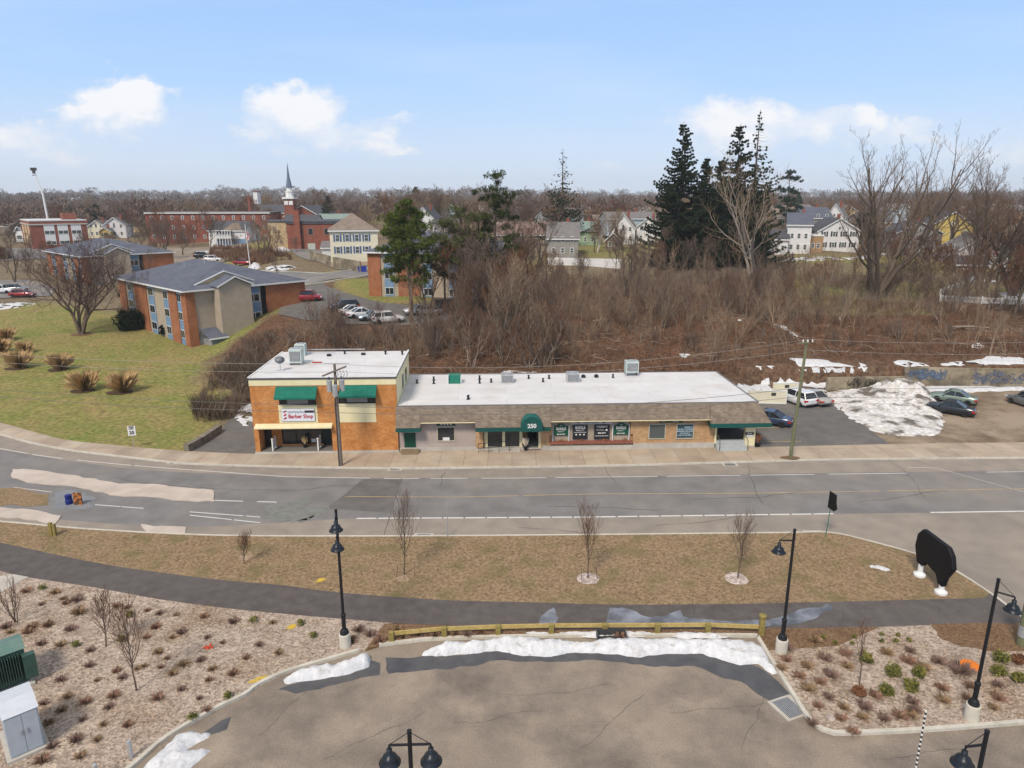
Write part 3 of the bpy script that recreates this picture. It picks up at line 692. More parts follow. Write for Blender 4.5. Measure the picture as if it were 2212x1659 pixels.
# car parks and streets draped over it
drape('parking_lot', W2([(1612, 969), (1926, 962), (1783, 863), (1690, 858), (1600, 856), (1560, 900)]), m_lot, lambda x, y: .02, 2)
drape('dirt_lot', W2([(1926, 962), (2212, 958), (2500, 955), (2700, 832), (2300, 830.5), (2000, 831), (1900, 846), (1783, 863)]), m_dirt, lambda x, y: .012, 2)
drape('driveway', W2([(398, 976.5), (552, 983), (560, 920), (530, 905), (500, 905), (470, 933)]), m_lot, Tz(.05), 1)
strip('parking_line', W2([(1629, 924.6), (1700, 924.2)]), -.06, .06, .03, m_yellow)
strip('parking_line', W2([(1650, 954.5), (1732, 953.8)]), -.06, .06, .03, m_yellow)
drape('street', GP([(500, 572), (560, 586), (601, 588), (699, 592), (802, 581), (960, 560), (960, 585), (802, 595), (651, 617), (640, 604), (560, 602), (480, 590)]), m_asph, Tz(.12), 1.5)
drape('parking_lot', GP([(630, 606), (651, 617), (692, 610), (760, 638), (830, 655), (960, 672), (1000, 682), (960, 696), (880, 704), (760, 702), (655, 692), (600, 680)]), m_lot, Tz(.10), 1.2)
drape('driveway', GP([(622, 539), (700, 534), (735, 536), (722, 552), (700, 560), (760, 574), (802, 577), (798, 583), (740, 584), (690, 567), (640, 552)]), m_asph, Tz(.14), 1.5)
drape('street', GP([(-200, 545), (170, 533), (170, 556), (-200, 575)]), m_asph, Tz(.15), 3)
drape('parking_lot', GP([(-200, 612), (60, 605), (120, 622), (110, 640), (-200, 655)]), m_asph, Tz(.12), 2)
drape('parking_lot', GP([(330, 535), (520, 527), (560, 545), (470, 570), (330, 575)]), m_asph_dust, Tz(.15), 2.5)
strip('kerb', GP([(560, 603), (651, 618), (720, 608), (805, 594.5), (850, 588)]), -.15, .15, .25, m_kerb, th=.3, zf=T)
strip('kerb', GP([(560, 586), (601, 588), (699, 592), (802, 580), (850, 574)]), -.15, .15, .25, m_kerb, th=.3, zf=T)
# patches of snow on the slope and in town
def zp(l): return [(1592.6 + a * .28, 619.4 + b * .28) for a, b in l]
SNOWP = []
def patch(px, H, lab, thr=-.25, st=.6, jit=.5, seed=1, w=1.0, flatz=None, sc_=.45):
    P = GP(px) if flatz is None else W2(px, flatz)
    SNOWP.append((P, sum(p[0] for p in P) / len(P), sum(p[1] for p in P) / len(P), max(abs(p[0] - P[0][0]) + abs(p[1] - P[0][1]) for p in P)))
    o = drape('snow_patch', P, m_snow, T if flatz is None else (lambda x, y: flatz), st, jit, seed, hf=lambda x, y, d: -.02 + H * min(1, d / w), keep=lambda x, y: noise.noise(Vector((x * sc_, y * sc_ * 1.4, seed))) + .5 * noise.noise(Vector((x * 1.6, y * 2.2, seed))) > thr, kind='stuff')
    tag(o, lab, 'snow'); return o
patch(zp([(150, 590), (330, 640), (480, 690), (700, 735), (690, 790), (520, 770), (330, 770), (240, 700)]), .15, 'snow on the slope above the cream panels behind the parked cars', -.62, .5)
patch(zp([(-60, 765), (150, 690), (150, 600), (300, 650), (420, 700), (330, 780), (700, 790), (700, 830), (300, 812), (0, 812)]), .12, 'snow at the foot of the slope behind the parked cars and panels', -.25, .45, seed=41)
patch(zp([(0, 770), (230, 765), (300, 800), (0, 812)]), .1, 'narrow snow edge just behind the long flat roof', -.3, .4, seed=2)
patch(zp([(390, 550), (640, 556), (860, 600), (1000, 660), (1170, 705), (1160, 730), (800, 725), (600, 700), (480, 640)]), .15, 'snow on the slope behind the green-tinted utility pole', -.55, .5, seed=3)
patch(zp([(500, 640), (700, 620), (860, 640), (1100, 690), (1000, 730), (760, 720), (560, 700)]), .12, 'broken snow on the slope directly above the lower scribbled wall', -.2, .45, seed=43)
patch(zp([(920, 580), (1000, 600), (1010, 640), (940, 620)]), .12, 'small snow streak on the slope left of the stained retaining wall', -.3, .4, seed=4)
patch(zp([(1170, 575), (1250, 560), (1500, 600), (1800, 570), (1960, 530), (2230, 545), (2230, 600), (1900, 605), (1280, 628)]), .2, 'band of snow lying along the top of the retaining wall', -.4, .5, seed=5)
patch(zp([(1800, 420), (1870, 430), (1920, 480), (1800, 490)]), .15, 'isolated snow patch on the leafy slope above the retaining wall', -.3, .4, seed=6)
patch([(1466, 764), (1480, 762), (1495, 766), (1480, 774), (1464, 773)], .15, 'small snow patch on the bank above the tallest rooftop unit', -.4, .4, seed=7)
patch([(1185, 802), (1078, 799), (1080, 806), (1092, 810), (1180, 806)], .1, 'thin streak of snow behind the long flat roof near the vents', -.1, .4, seed=8)
patch([(1668, 700), (1695, 702), (1730, 728), (1716, 730), (1690, 710)], .12, 'broken streak of snow left of the green-tinted pole top', -.1, .4, seed=9)
patch([(505, 905), (520, 880), (545, 870), (552, 905), (548, 925), (520, 922)], .2, 'snow heap tucked behind the barber shop by the driveway', -.25, .4, seed=10, w=.5)
patch([(2150, 632), (2180, 630), (2230, 634), (2230, 645), (2175, 647)], .12, 'snow patch on the lawn inside the white picket fence', -.5, .5, seed=11)
patch([(2110, 605), (2150, 603), (2150, 609), (2112, 610)], .1, 'small snow patch on the lawn beyond the picket fence', -.5, .5, seed=12)
patch([(1640, 560), (1720, 556), (1800, 556), (1860, 553), (1930, 545), (1930, 550), (1800, 562), (1640, 566)], .15, 'long thin snow line in front of the white houses', -.05, .8, seed=13)
patch([(-20, 655), (30, 652), (80, 655), (60, 662), (-20, 672)], .15, 'snow strips beside the parked cars on the far left', -.1, .7, seed=14)
patch([(418, 543), (478, 541), (480, 546), (420, 548)], .3, 'snow heap beside the parked cars left of the flagpole', -.5, .7, seed=15)
patch([(535, 578), (548, 568), (562, 572), (560, 580), (545, 585)], .8, 'snow heap at the foot of the flagpole', -.8, .7, seed=16)
patch([(572, 578), (600, 573), (640, 575), (640, 580), (600, 588), (575, 584)], .3, 'snow patches beside the retaining wall right of the flagpole', -.1, .7, seed=17)
patch([(588, 540), (620, 536), (628, 543), (600, 546)], .6, 'grey snow heap by the tan brick wall', -.5, .8, seed=18)
patch([(1590, 690), (1606, 688), (1608, 693), (1590, 694)], .1, 'tiny fleck of snow in the middle of the brown bank', -.5, .3, seed=19)
# dirty pile
PP = W2(zp([(690, 815), (800, 800), (1000, 800), (1150, 760), (1230, 750), (1380, 760), (1480, 800), (1540, 880), (1590, 1000), (1610, 1080), (1560, 1140), (1400, 1160), (1180, 1150), (1020, 1110), (920, 1040), (800, 950), (700, 860)]))
cx = sum(p[0] for p in PP) / len(PP); cy = sum(p[1] for p in PP) / len(PP)
pk = gz(*zp([(1290, 840)])[0]).xy
o = drape('snow_pile', PP, m_snowd, lambda x, y: -.02, .26, .3, 31, hf=lambda x, y, d: min(1, d / 1.2) ** .7 * (.25 + 1.1 * math.exp(-((x - pk.x) ** 2 / 14 + (y - pk.y - 1) ** 2 / 9)) + .6 * math.exp(-((x - pk.x + 2) ** 2 / 30 + (y - pk.y + 3) ** 2 / 20))) * (1 + .3 * noise.noise(Vector((x * .7, y * .7, 2))) + .35 * noise.noise(Vector((x * 2, y * 2, 2)))), kind='stuff', sm=True)
tag(o, 'huge dirty ploughed snow pile between the two car parks', 'snow pile')
patch(zp([(1400, 765), (2240, 772), (2240, 800), (1900, 812), (1500, 818)]), .25, 'clean snow strip along the foot of the retaining wall', -.6, .5, seed=21, flatz=.01, w=.6)
patch(zp([(690, 840), (900, 1000), (1040, 1110), (940, 1060), (800, 960)]), .3, 'snow edge spilling over the kerb of the asphalt car park', -.5, .35, seed=22, flatz=.02, w=.5)
# ------------------------------------------------------------------ the two shop buildings
A0 = gz(553.5, 983.5); B0 = gz(1542, 969.5)
ANG = math.atan2(B0.y - A0.y, B0.x - A0.x)
UX = Vector((math.cos(ANG), math.sin(ANG), 0)); VX = Vector((-math.sin(ANG), math.cos(ANG), 0))
def fu(px, py, v=0.0):            # frame point on the vertical plane v metres behind the facade line -> (u, z)
    d = ray(px, py); O = Vector((0, 0, CAMZ)) - Vector((A0.x, A0.y, 0))
    t = (v - O.dot(VX)) / d.dot(VX); p = O + d * t
    return p.dot(UX), p.z
def fz(px, py, z):                # frame point at height z -> (u, v)
    p = gz(px, py, z) - Vector((A0.x, A0.y, z)); return p.dot(UX), p.dot(VX)
def rect(x0, x1, y0, y1, v=0.0):
    u0 = fu(x0, (y0 + y1) / 2, v)[0]; u1 = fu(x1, (y0 + y1) / 2, v)[0]; zt = fu((x0 + x1) / 2, y0, v)[1]; zb = fu((x0 + x1) / 2, y1, v)[1]
    return u0, u1, zb, zt
def fbox(nm, m, r, v0, v1, parent, **k):
    return MB().box(r[0], r[1], v0, v1, r[2], r[3]).build(nm, m, parent, **k)
def frame(nm, r, v, th, w, m, parent):
    u0, u1, z0, z1 = r; mb = MB()
    mb.box(u0, u1, v - th, v, z1 - w, z1).box(u0, u1, v - th, v, z0, z0 + w).box(u0, u0 + w, v - th, v, z0 + w, z1 - w).box(u1 - w, u1, v - th, v, z0 + w, z1 - w)
    return mb.build(nm, m, parent)
ZT = fu(538.5, 816.5)[1]; UR = fu(858, 900)[0]; Z1 = fu(1100, 874)[1]
D2 = fz(700, 760, ZT)[1]; D1 = fz(1200, 806.5, Z1)[1]
bs = empty('barber_shop', (A0.x, A0.y, 0), ANG, 'two-storey orange brick barber shop with green awnings and a white flat roof', 'shop')
F2 = .32                                                   # plinth top
Zp = fu(600, 833)[1]
pu = fu(718, 950)[0]; Zc = fu(630, 921)[1]
# walls: main block above and right of the recessed porch
mb = MB()
mb.box(0, pu, 0, D2, Zc, Zp).box(pu, UR, 0, D2, F2, Zp).box(0, pu, 1.5, D2, F2, Zc).box(0, .42, 0, 1.5, F2, Zc)
mb.build('wall', m_orange, bs)
MB().box(-.06, UR + .04, -.05, D2 + .02, 0, F2).build('plinth', m_conc, bs)
MB().box(.45, pu - .02, .0, 1.48, F2 + .002, F2 + .03).build('porch_floor', mat('porch_grey', (.16, .15, .135), rough=.9), bs)
MB().box(-.03, UR + .03, -.035, D2 + .03, Zp + .002, ZT - .14).build('parapet_band', m_cream, bs)
MB().box(UR + .004, UR + .03, .2, D2 - .05, F2 + 3, Zp).build('side_wall', m_cream, bs)
MB().box(-.09, UR + .09, -.11, D2 + .09, ZT - .14, ZT - .02).build('gutter', mat('dark_gutter', (.06, .065, .075), rough=.5), bs)
rf = MB().box(-.04, UR + .04, -.06, D2 + .04, ZT - .02, ZT + .02).build('roof', m_membrane, bs)
each(MB().box(UR - .04, UR + .1, -.06, D2 + .05, ZT + .02, ZT + .16).box(-.1, .02, -.06, D2 + .05, ZT + .02, ZT + .07), 'coping', m_trimw, rf)
MB().box(UR - .045, UR + .105, -.065, D2 + .055, ZT + .005, ZT + .018).build('coping_edge', m_greend, rf)
mb = MB()
for px, py in ((745, 765.5), (833, 766), (869, 766.5)): u, v = fz(px, py, ZT); mb.lathe([(.09, 0), (.09, .3), (.13, .3), (.13, .38)], u, v, 8, ZT)
for px, py in ((711, 769.5), (785, 767)): u, v = fz(px, py, ZT); mb.box(u - .2, u + .2, v - .15, v + .15, ZT, ZT + .22)
each(mb, 'roof_vent', m_black, rf)
MB().tube([(fz(665, 762, ZT)[0], D2 - .5, ZT + .35), (fz(792, 757, ZT)[0], D2 - .5, ZT + .35)], .05, 6).tube([(fz(668, 766, ZT)[0], D2 - 1.1, ZT + .2), (fz(725, 764, ZT)[0], D2 - 1.1, ZT + .2)], .04, 6).build('roof_pipe', m_steel, rf)
def awning(nm, x0, x1, yt, yb, proj, parent, m=m_green, v0=0, valance=.16):
    u0, u1, _, zt = rect(x0 + 4, x1 - 2, yt, yb, v0); zb = fu((x0 + x1) / 2, yb, v0 - proj)[1]
    u0b = fu(x0, yb, v0 - proj)[0]; u1b = fu(x1, yb, v0 - proj)[0]; u0 = (u0 + u0b) / 2; u1 = (u1 + u1b) / 2
    return MB().prism([(v0 - .002, zt), (v0 - proj, zb + valance), (v0 - proj, zb), (v0 - proj + .03, zb), (v0 - proj + .03, zb + valance - .02), (v0 - .002, zt - .1)], 0, u0, u1).build(nm, m, parent)
for (x0, x1, y0, y1) in ((592, 685, 834.5, 863.5), (731, 814, 832, 859.5)):
    awning('awning', x0, x1, y0, y1, .85, bs)
for (x0, x1, y0, y1) in ((602.5, 682, 846, 874.5), (731, 811, 844, 871)):
    r = rect(x0, x1, y0, y1); w = frame('window', r, -.002, .05, .07, m_black, bs)
    fbox('pane', m_glass, (r[0] + .07, r[1] - .07, r[2] + .07, r[3] - .07), -.012, -.003, w)
    uu = (r[0] + r[1]) / 2; MB().box(uu - .9, uu + .9, -.02, -.013, r[2] + .1, r[3] - .1).build('blind', mat('pale_blind', (.3, .28, .25), rough=.9), w)
r = rect(602.5, 686, 874.8, 913.5); pn1 = fbox('wall_panel', m_cream, r, -.025, -.003, bs)
r = rect(732, 812, 871.4, 912); fbox('wall_panel', m_cream, r, -.025, -.003, bs)
r = rect(608.5, 679.5, 883.5, 909.5, -.12); sg = fbox('sign', mat('white_sign_face', (.72, .74, .8), rough=.4), r, -.14, -.026, bs); MB().box(r[0] - .03, r[1] + .03, -.1, -.03, r[2] - .03, r[3] + .03).build('sign_frame', m_steel, sg)
m_navy = mat('blue_ink', (.01, .06, .22), rough=.6); m_redink = mat('red_ink', (.42, .01, .03), rough=.6)
cu = (r[0] + r[1]) / 2; cz = (r[2] + r[3]) / 2; ww = r[1] - r[0]; hh = r[3] - r[2]
text('Barber Shop', .5, m_redink, sg, (cu + .22, -.15, cz - .13), sx=.86, bold=.012)
tb = MB(); rs = random.Random(4)
for k in range(7): tb.tube([(cu - .82 + k * .2, -.15, cz + .18 + rs.uniform(-.04, .04)), (cu - .74 + k * .2, -.15, cz + .38 + rs.uniform(-.05, .05)), (cu - .68 + k * .2, -.15, cz + .22 + rs.uniform(-.05, .05))], .018, 4)
tb.build('script_lettering', m_navy, sg)
MB().box(cu + .58, r[1] - .02, -.15, -.141, cz + .2, cz + .42).build('black_smear', m_black, sg)
pm = MB()
for k in range(3): pm.poly([(r[0] + .17, -.147, cz - .42 + .3 * k), (r[0] + .43, -.147, cz - .3 + .3 * k), (r[0] + .43, -.147, cz - .15 + .3 * k), (r[0] + .17, -.147, cz - .27 + .3 * k)])
pm.build('barber_pole_mark', m_redink, sg)
# canopy over the porch
zt = fu(640, 914.5)[1]; zb = fu(640, 926.5, -.55)[1]; u0 = fu(548.5, 926, -.55)[0]; u1 = fu(716, 924, -.55)[0]
MB().prism([(-.002, zt), (-.55, zb + .1), (-.55, zb), (-.002, zb)], 0, u0, u1).build('canopy', m_cream, bs)
r = rect(565, 588, 926, 971, 1.5); dr = fbox('door', m_black, (r[0], r[1], F2 + .03, r[3]), 1.46, 1.498, bs); MB().box(r[0] + .15, r[1] - .15, 1.45, 1.459, F2 + .5, r[3] - .15).build('door_glass', m_glass, dr)
r = rect(610, 698, 926, 958, 1.5); w = frame('shop_window', r, 1.498, .06, .09, m_black, bs)
fbox('pane', m_glass, (r[0] + .09, r[1] - .09, r[2] + .09, r[3] - .05), 1.485, 1.497, w)
MB().box(r[0] + 1.25, r[0] + 1.31, 1.43, 1.49, r[2], r[3]).build('mullion', m_black, w)
MB().box(r[0] + 2.6, r[0] + 3.0, 1.46, 1.484, r[2] + .12, r[2] + .45).build('notice', m_trimw, w)
r = rect(699, 716, 926, 968, 1.5); dr = fbox('door', mat('dark_teal_door', (.01, .03, .03), rough=.3), (r[0], r[1], F2 + .05, r[3]), 1.45, 1.498, bs)
for x in (590, 688):
    u = fu(x, 975, .1)[0]; mb = MB()
    mb.box(u - .05, u + .05, .03, .13, F2 + .03, F2 + 1.15).box(u - .05, u + .05, 1.0, 1.1, F2 + .03, F2 + 1.15).box(u - .03, u + .03, .13, 1.0, F2 + .2, F2 + 1.05).box(u - .07, u + .07, 0.01, .15, F2 + 1.15, F2 + 1.2)
    mb.build('porch_screen', m_trimw, bs)
mb = MB(); u0, v0 = fz(553, 868, 4.2); 
MB().prism([(1.2, 4.9), (1.2, 4.0), (.4 + 1.2, 3.9)], 1, 2, 4) if False else None
MB().prism([(-.002, 4.95), (-.75, 4.1), (-.75, 3.95), (-.002, 3.95)], 1, 2.4, 4.6).build('side_awning', m_green, bs)
for k in range(2):
    v = 4.4 + k * 2.6; w = MB().box(UR + .031, UR + .07, v, v + 1.2, Zp - 1.6, Zp - .35).build('side_window', m_greend, bs); MB().box(UR + .071, UR + .08, v + .1, v + 1.1, Zp - 1.5, Zp - .45).build('pane', m_glass2, w)
# things on and by the barber shop
def place(u, v, z=0.0): p = Vector((A0.x, A0.y, 0)) + UX * u + VX * v; return (p.x, p.y, z)
def planter(loc, lab, s=1.0, mfl=m_straw):
    e = empty('planter', loc, 0, lab, 'planter')
    MB().lathe([(.12 * s, 0), (.2 * s, .3 * s), (.2 * s, .34 * s), (.15 * s, .32 * s)], sides=12).build('pot', m_black, e)
    mb = MB(); rr = random.Random(int(loc[0] * 7))
    for k in range(46):
        a = rr.uniform(0, 6.28); t = rr.uniform(.1, .5) * s; h = rr.uniform(.35, .75) * s
        x, y_ = math.cos(a) * t * .6, math.sin(a) * t * .6
        mb.poly([(x * .2, y_ * .2, .3 * s), (x + .06, y_, .3 * s + h), (x - .06, y_ + .05, .3 * s + h * .9)])
        mb.poly([(x - .06, y_, .3 * s + h), (x + .06, y_ + .02, .3 * s + h), (x, y_ + .07, .36 * s + h)])
    mb.build('plant', mfl, e); return e
planter(place(*[fz(661, 965, F2)[0], .9], F2 + .03), 'flower pot with pale dried plants in the barber shop porch')
def ac_unit(loc, w, d, h, label, m=m_acgreen, stand=0, fans=1):
    e = empty('rooftop_unit', loc, ANG, label, 'rooftop unit')
    MB().box(-w / 2, w / 2, -d / 2, d / 2, stand, h).build('casing', m, e, bev=.02)
    mb = MB()
    for k in range(9):
        z = stand + .12 * h + k * (h - stand) * .085; mb.box(-w / 2 + .14, w / 2 - .14, -d / 2 - .018, -d / 2 - .006, z, z + (h - stand) * .045)
    MB().box(-w / 2 + .1, w / 2 - .1, -d / 2 - .005, -d / 2 - .001, stand + .1 * h, h * .88).build('intake', mat('dark_grey_recess', (.1, .11, .115), rough=.8), e)  # flat sheet on the casing; shade of the intake put into its colour
    mb.build('grille', m_steel, e)
    MB().lathe([(w * .36, h), (w * .36, h + .05), (w * .3, h + .06), (w * .08, h + .03)], sides=18).build('fan_guard', m_steel, e)
    if stand: 
        mb = MB()
        for a in (-1, 1):
            mb.box(a * w / 2 - .08 * (a > 0), a * w / 2 + .08 * (a < 0), -d / 2, d / 2, 0, stand)
        each(mb, 'support', m_steel, e)
    return e
u, v = fz(638, 790, ZT); ac_unit(place(u, v + .6, ZT + .02), 1.15, 1.05, 1.5, 'tall pale green air conditioner on the barber shop roof', stand=.2)
u, v = fz(645, 772, ZT); ac_unit(place(u, v + 1.0, ZT + .02), 1.0, .9, 1.15, 'second pale unit standing behind the tall one on the barber shop roof')
e = empty('satellite_dish', place(*fz(606, 801, ZT), ZT + .02), ANG, 'grey satellite dish on the left of the barber shop roof', 'satellite dish')
MB().tube([(0, 0, 0), (0, 0, .75)], .035, 8).box(-.35, .35, -.05, .05, 0, .06).build('mast', m_steel, e)
mb = MB(); mb.lathe([(.03, 0), (.25, .03), (.42, .1), (.45, .14)], sides=20); o = mb.build('reflector', mat('grey_dish', (.2, .21, .22), rough=.5), e, sm=True); o.location = (0, -.05, .95); o.rotation_euler = (R(55), 0, R(25)); o.scale = (1, .8, 1)
MB().tube([(0, 0, 0), (0, -.45, .25)], .02, 5).build('feed_arm', m_steel, e, loc=(0, -.05, .85))
MB().box(-.45, .45, -.12, .12, 0, .08).build('red_timber', m_red, None, loc=place(*fz(685, 784, ZT), ZT + .02)); tag(bpy.data.objects['red_timber'], 'short red board lying on the barber shop roof beside the air conditioner', 'board')
# ---- long single-storey building
rb = empty('office_building', (A0.x, A0.y, 0), ANG, 'long single-storey office building with a white flat roof and brown shingled front', 'office building')
U1 = UR + .05; UE = fu(1542, 960)[0]; URR = fu(1636, 866, .0)[0]; UG = fu(1028, 960)[0]
mb = MB(); zpl = .34
MB().box(U1, UG, .25, D1, zpl, Z1 - .05).build('wall', m_grey, rb)
us = fu(1186, 950)[0]; uq = fu(1367, 950)[0]; ust = fu(1198, 950)[0]
u_e0 = fu(1139, 950)[0]; u_e1 = fu(1163, 950)[0]; ubr = fu(1044, 950)[0]; ubr2 = fu(1172, 950)[0]
mb = MB(); mb.box(UG, ubr, .0, D1, zpl, Z1 - .05).box(u_e1 + .25, us, .0, D1, zpl, Z1 - .05).box(ubr, u_e0, 1.6, D1, zpl, Z1 - .05).box(u_e0, u_e1 + .25, 2.6, D1, zpl, Z1 - .05)
mb.box(us, uq, .3, D1, zpl, Z1 - .05).box(uq, UE, .02, D1, zpl, Z1 - .05)
mb.box(us, uq, .0, .298, zpl, fu(1280, 953)[1] - .1).box(us, us + .25, .0, .298, zpl + 1.2, Z1 - .3).box(uq - .25, uq, .0, .298, zpl + 1.2, Z1 - .3)
each(mb, 'brick_wall', m_tanbrick, rb)
MB().box(us + .26, uq - .26, .27, .297, fu(1280, 953)[1] - .1, Z1 - .4).build('sign_wall', m_beige, rb)
each(MB().box(U1, UG, .18, .249, .0, zpl + .12).box(UG, ubr, -.06, -.002, 0, zpl).box(us - .02, uq, -.12, -.002, 0, zpl + .2).box(uq + .02, UE + .02, -.08, .018, 0, zpl + .3).box(ubr2, us - .03, -.08, -.002, 0, zpl + .25), 'plinth', m_conc, rb)
MB().box(ubr, u_e0, .3, 1.6, 0, zpl).box(UG, UE, .02, D1, 0, zpl - .01).box(U1, UG, .25, D1, 0, zpl - .01).build('base', m_conc, rb)
MB().box(UE, URR - .2, 4.2, D1, 0, Z1 - .05).build('rear_wall', m_cream2, rb)
# white roof
rf = MB().poly([(U1, -.02, Z1), (URR, -.02, Z1), (fz(1547, 804, Z1)[0], D1, Z1), (U1, D1, Z1)]).poly([(U1, D1, Z1 - .12), (fz(1547, 804, Z1)[0], D1, Z1 - .12), (URR, -.02, Z1 - .12), (U1, -.02, Z1 - .12)]).build('roof', m_membrane, rb)
a = (URR, -.02); b_ = (fz(1547, 804, Z1)[0], D1)
MB().box(U1, URR, -.1, -.021, Z1 - .14, Z1 + .04).prism([(a[0], a[1]), (a[0] + .14, a[1]), (b_[0] + .14, b_[1]), (b_[0], b_[1])], 2, Z1 - .16, Z1 + .05).box(U1, b_[0], D1 + .001, D1 + .1, Z1 - .14, Z1 + .05).build('roof_edge', mat('grey_flashing', (.17, .17, .175), rough=.6), rf)
vm = [(901, 824), (937, 817.5), (937, 825), (1036, 815), (1036, 824), (1061, 822), (1012, 858), (1142, 814), (1173, 821), (1186, 814), (1324, 812), (1011, 859)]
mb = MB()
for px, py in vm: u, v = fz(px, py + 4, Z1); mb.lathe([(.16, 0), (.1, .08), (.08, .3), (.12, .32), (.12, .38)], u, v, 8, Z1)
for px, py in ((1260, 812.5), (1288, 812)): u, v = fz(px, py + 3, Z1); mb.lathe([(.2, 0), (.2, .12), (.28, .14), (.1, .32)], u, v, 10, Z1)
each(mb, 'roof_vent', m_black, rf)
# mansard: lower edge projects; shapes differ by section
def mans(x0, x1, ybot, proj, top_y, vtop=-.1):
    zb = fu((x0 + x1) / 2, ybot, -proj)[1]
    return fu(x0, ybot, -proj)[0], fu(x1, ybot, -proj)[0], zb
zt = Z1 - .02
S = [(851.5, 908, 925, .75), (908.01, 1026.5, 911.5, .55), (1026.6, 1190.5, 923.5, .85), (1190.6, 1534.5, 0, .6)]
mb = MB(); lo = []
for x0, x1, yb, pr in S:
    if yb == 0: u0 = fu(x0, 908, -pr)[0]; u1 = fu(x1, 905, -pr)[0]; zb = fu(1360, 907, -pr)[1]
    else: u0, u1, zb = mans(x0, x1, yb, pr, 0)
    if x0 < 860: u0 = U1 - .02 - .12
    lo.append((u0, u1, zb, pr))
    vt = -.1 if x0 < 1000 else -.14
    mb.prism([(vt, zt + (.0 if x0 > 1000 else -.05)), (-pr, zb), (-pr + .04, zb - .05), (.0, zb - .05), (.0, zt - .1)], 0, u0 + .004, u1 - .004)
# right hip over the stair porch
zb = fu(1600, 915, -.9)[1]; u0 = lo[3][1] + .01; u1 = fu(1668, 914, -.9)[0]; vb = 4.0
n = len(mb.v)
mb.v += [(u0, -.14, zt), (URR, -.14, zt), (URR - (URR - b_[0]) * .33, vb, zt), (u0, -.9, zb), (u1, -.9, zb), (u1 - (URR - b_[0]) * .33, vb, zb), (u0, 0, zb - .05), (u0, 0, zt - .1)]
mb.f += [(n, n + 3, n + 4, n + 1), (n + 1, n + 4, n + 5, n + 2), (n, n + 7, n + 6, n + 3)]
mb.build('mansard', m_shingle, rb)
MB().box(u0, u1 - .1, -.85, 4.0, zb - .03, zb - .01).build('porch_soffit', m_cream, rb)
mb = MB()
for i in (0, 2): mb.box(lo[i][0], lo[i][1], -lo[i][3] - .04, -lo[i][3] + .03, lo[i][2] - .36, lo[i][2] - .052)
mb.box(u0 - .03, u1, -.94, -.86, zb - .38, zb + .01)
n = len(mb.v); mb.v += [(u1, -.94, zb - .38), (u1, -.94, zb + .01), (u1 - (URR - b_[0]) * .33, vb, zb + .01), (u1 - (URR - b_[0]) * .33, vb, zb - .38)]; mb.f.append((n, n + 1, n + 2, n + 3))
mb.box(lo[0][1] - .02, lo[0][1] + .02, -lo[0][3] + .032, -.0, lo[0][2] - .33, lo[0][2] - .06)
mb.box(u0 - .03, u0 + .01, -.85, -.0, zb - .36, zb - .0)
each(mb, 'fascia', m_greend, rb)
MB().box(lo[1][0], lo[1][1], -.58, -.5, lo[1][2] - .12, lo[1][2] - .052).box(lo[3][0], lo[3][1], -.63, -.55, lo[3][2] - .12, lo[3][2] - .052).build('trim', m_cream, rb)
# grey section
r = rect(873.5, 898, 935, 968, .25); MB().box(r[0], r[1], .2, .248, zpl + .0, r[3]).build('door', m_greendoor, rb)
r = rect(866, 906, 974, 982, -.2); MB().box(r[0], r[1], -.45, .17, .02, .34).box(r[0] + .1, r[1] - .1, -.75, -.452, .02, .2).build('step', mat('brown_step', (.2, .15, .09), (.27, .2, .12), rough=.9), rb)
def win(r, v, fw, mf, mg, parent, th=.07):
    w = frame('window', r, v, th, fw, mf, parent); fbox('pane', mg, (r[0] + fw, r[1] - fw, r[2] + fw, r[3] - fw), v - .03, v - .002, w); return w
m_beiget = mat('beige_trim', (.44, .39, .3), rough=.7)
w = win(rect(943, 984, 920.5, 953.5, .25), .248, .12, m_beiget, m_glass, rb)
r = rect(956.5, 971, 945, 951.5, .18); fbox('notice', m_trimw, r, .17, .2, w)
r = rect(943.5, 983.5, 912.5, 920, .2); s_ = fbox('sign', mat('dark_green_sign', (.008, .05, .03), rough=.5), (r[0], r[1], r[2] + .04, r[3] + .25), .16, .247, rb)
mb = MB(); c_ = (r[0] + r[1]) / 2
for k in range(4): x = c_ - .42 + k * .28; mb.prism([(x - .09, r[2] + .1), (x + .09, r[2] + .1), (x + .06, r[2] + .2), (x, r[2] + .27), (x - .06, r[2] + .2)], 1, .14, .159)
mb.build('lettering', m_trimw, s_)
# glazed front
mb = MB(); g = MB()
v_ = .55; xs = [(1046, 1053.5), (1085, 1091), (1122, 1128)]
for x0, x1 in xs: r = rect(x0, x1, 930, 966, v_); mb.box(r[0], r[1], v_ - .15, v_, .25, lo[2][2] - .06)
r1 = rect(1162.5, 1168, 930, 970, v_); mb.box(r1[0], r1[1], v_ - .5, v_, .0, lo[2][2] - .06)
each(mb, 'post', m_cream, rb)
for x0, x1 in ((1053.5, 1085), (1091, 1122)): r = rect(x0, x1, 931, 965, v_); g.box(r[0] + .01, r[1] - .01, v_ - .06, v_ - .03, .3, lo[2][2] - .06)
each(g, 'shopfront_glass', m_glass, rb)
r = rect(1130, 1161, 931, 980, 2.5); dr = MB().box(r[0] + .5, r[1] - .1, 2.52, 2.59, .2, 2.6).build('door', mat('dark_brown_door', (.03, .022, .02), rough=.5), rb)
MB().box(r[0] + .8, r[1] - .4, 2.5, 2.519, .9, 2.4).build('door_glass', m_glass2, dr)
MB().box(u_e0 - .2, u_e1 + .24, -.05, 2.58, .0, .2).build('entrance_floor', mat('brick_paving', (.13, .06, .045), (.17, .09, .07), rough=.9), rb)
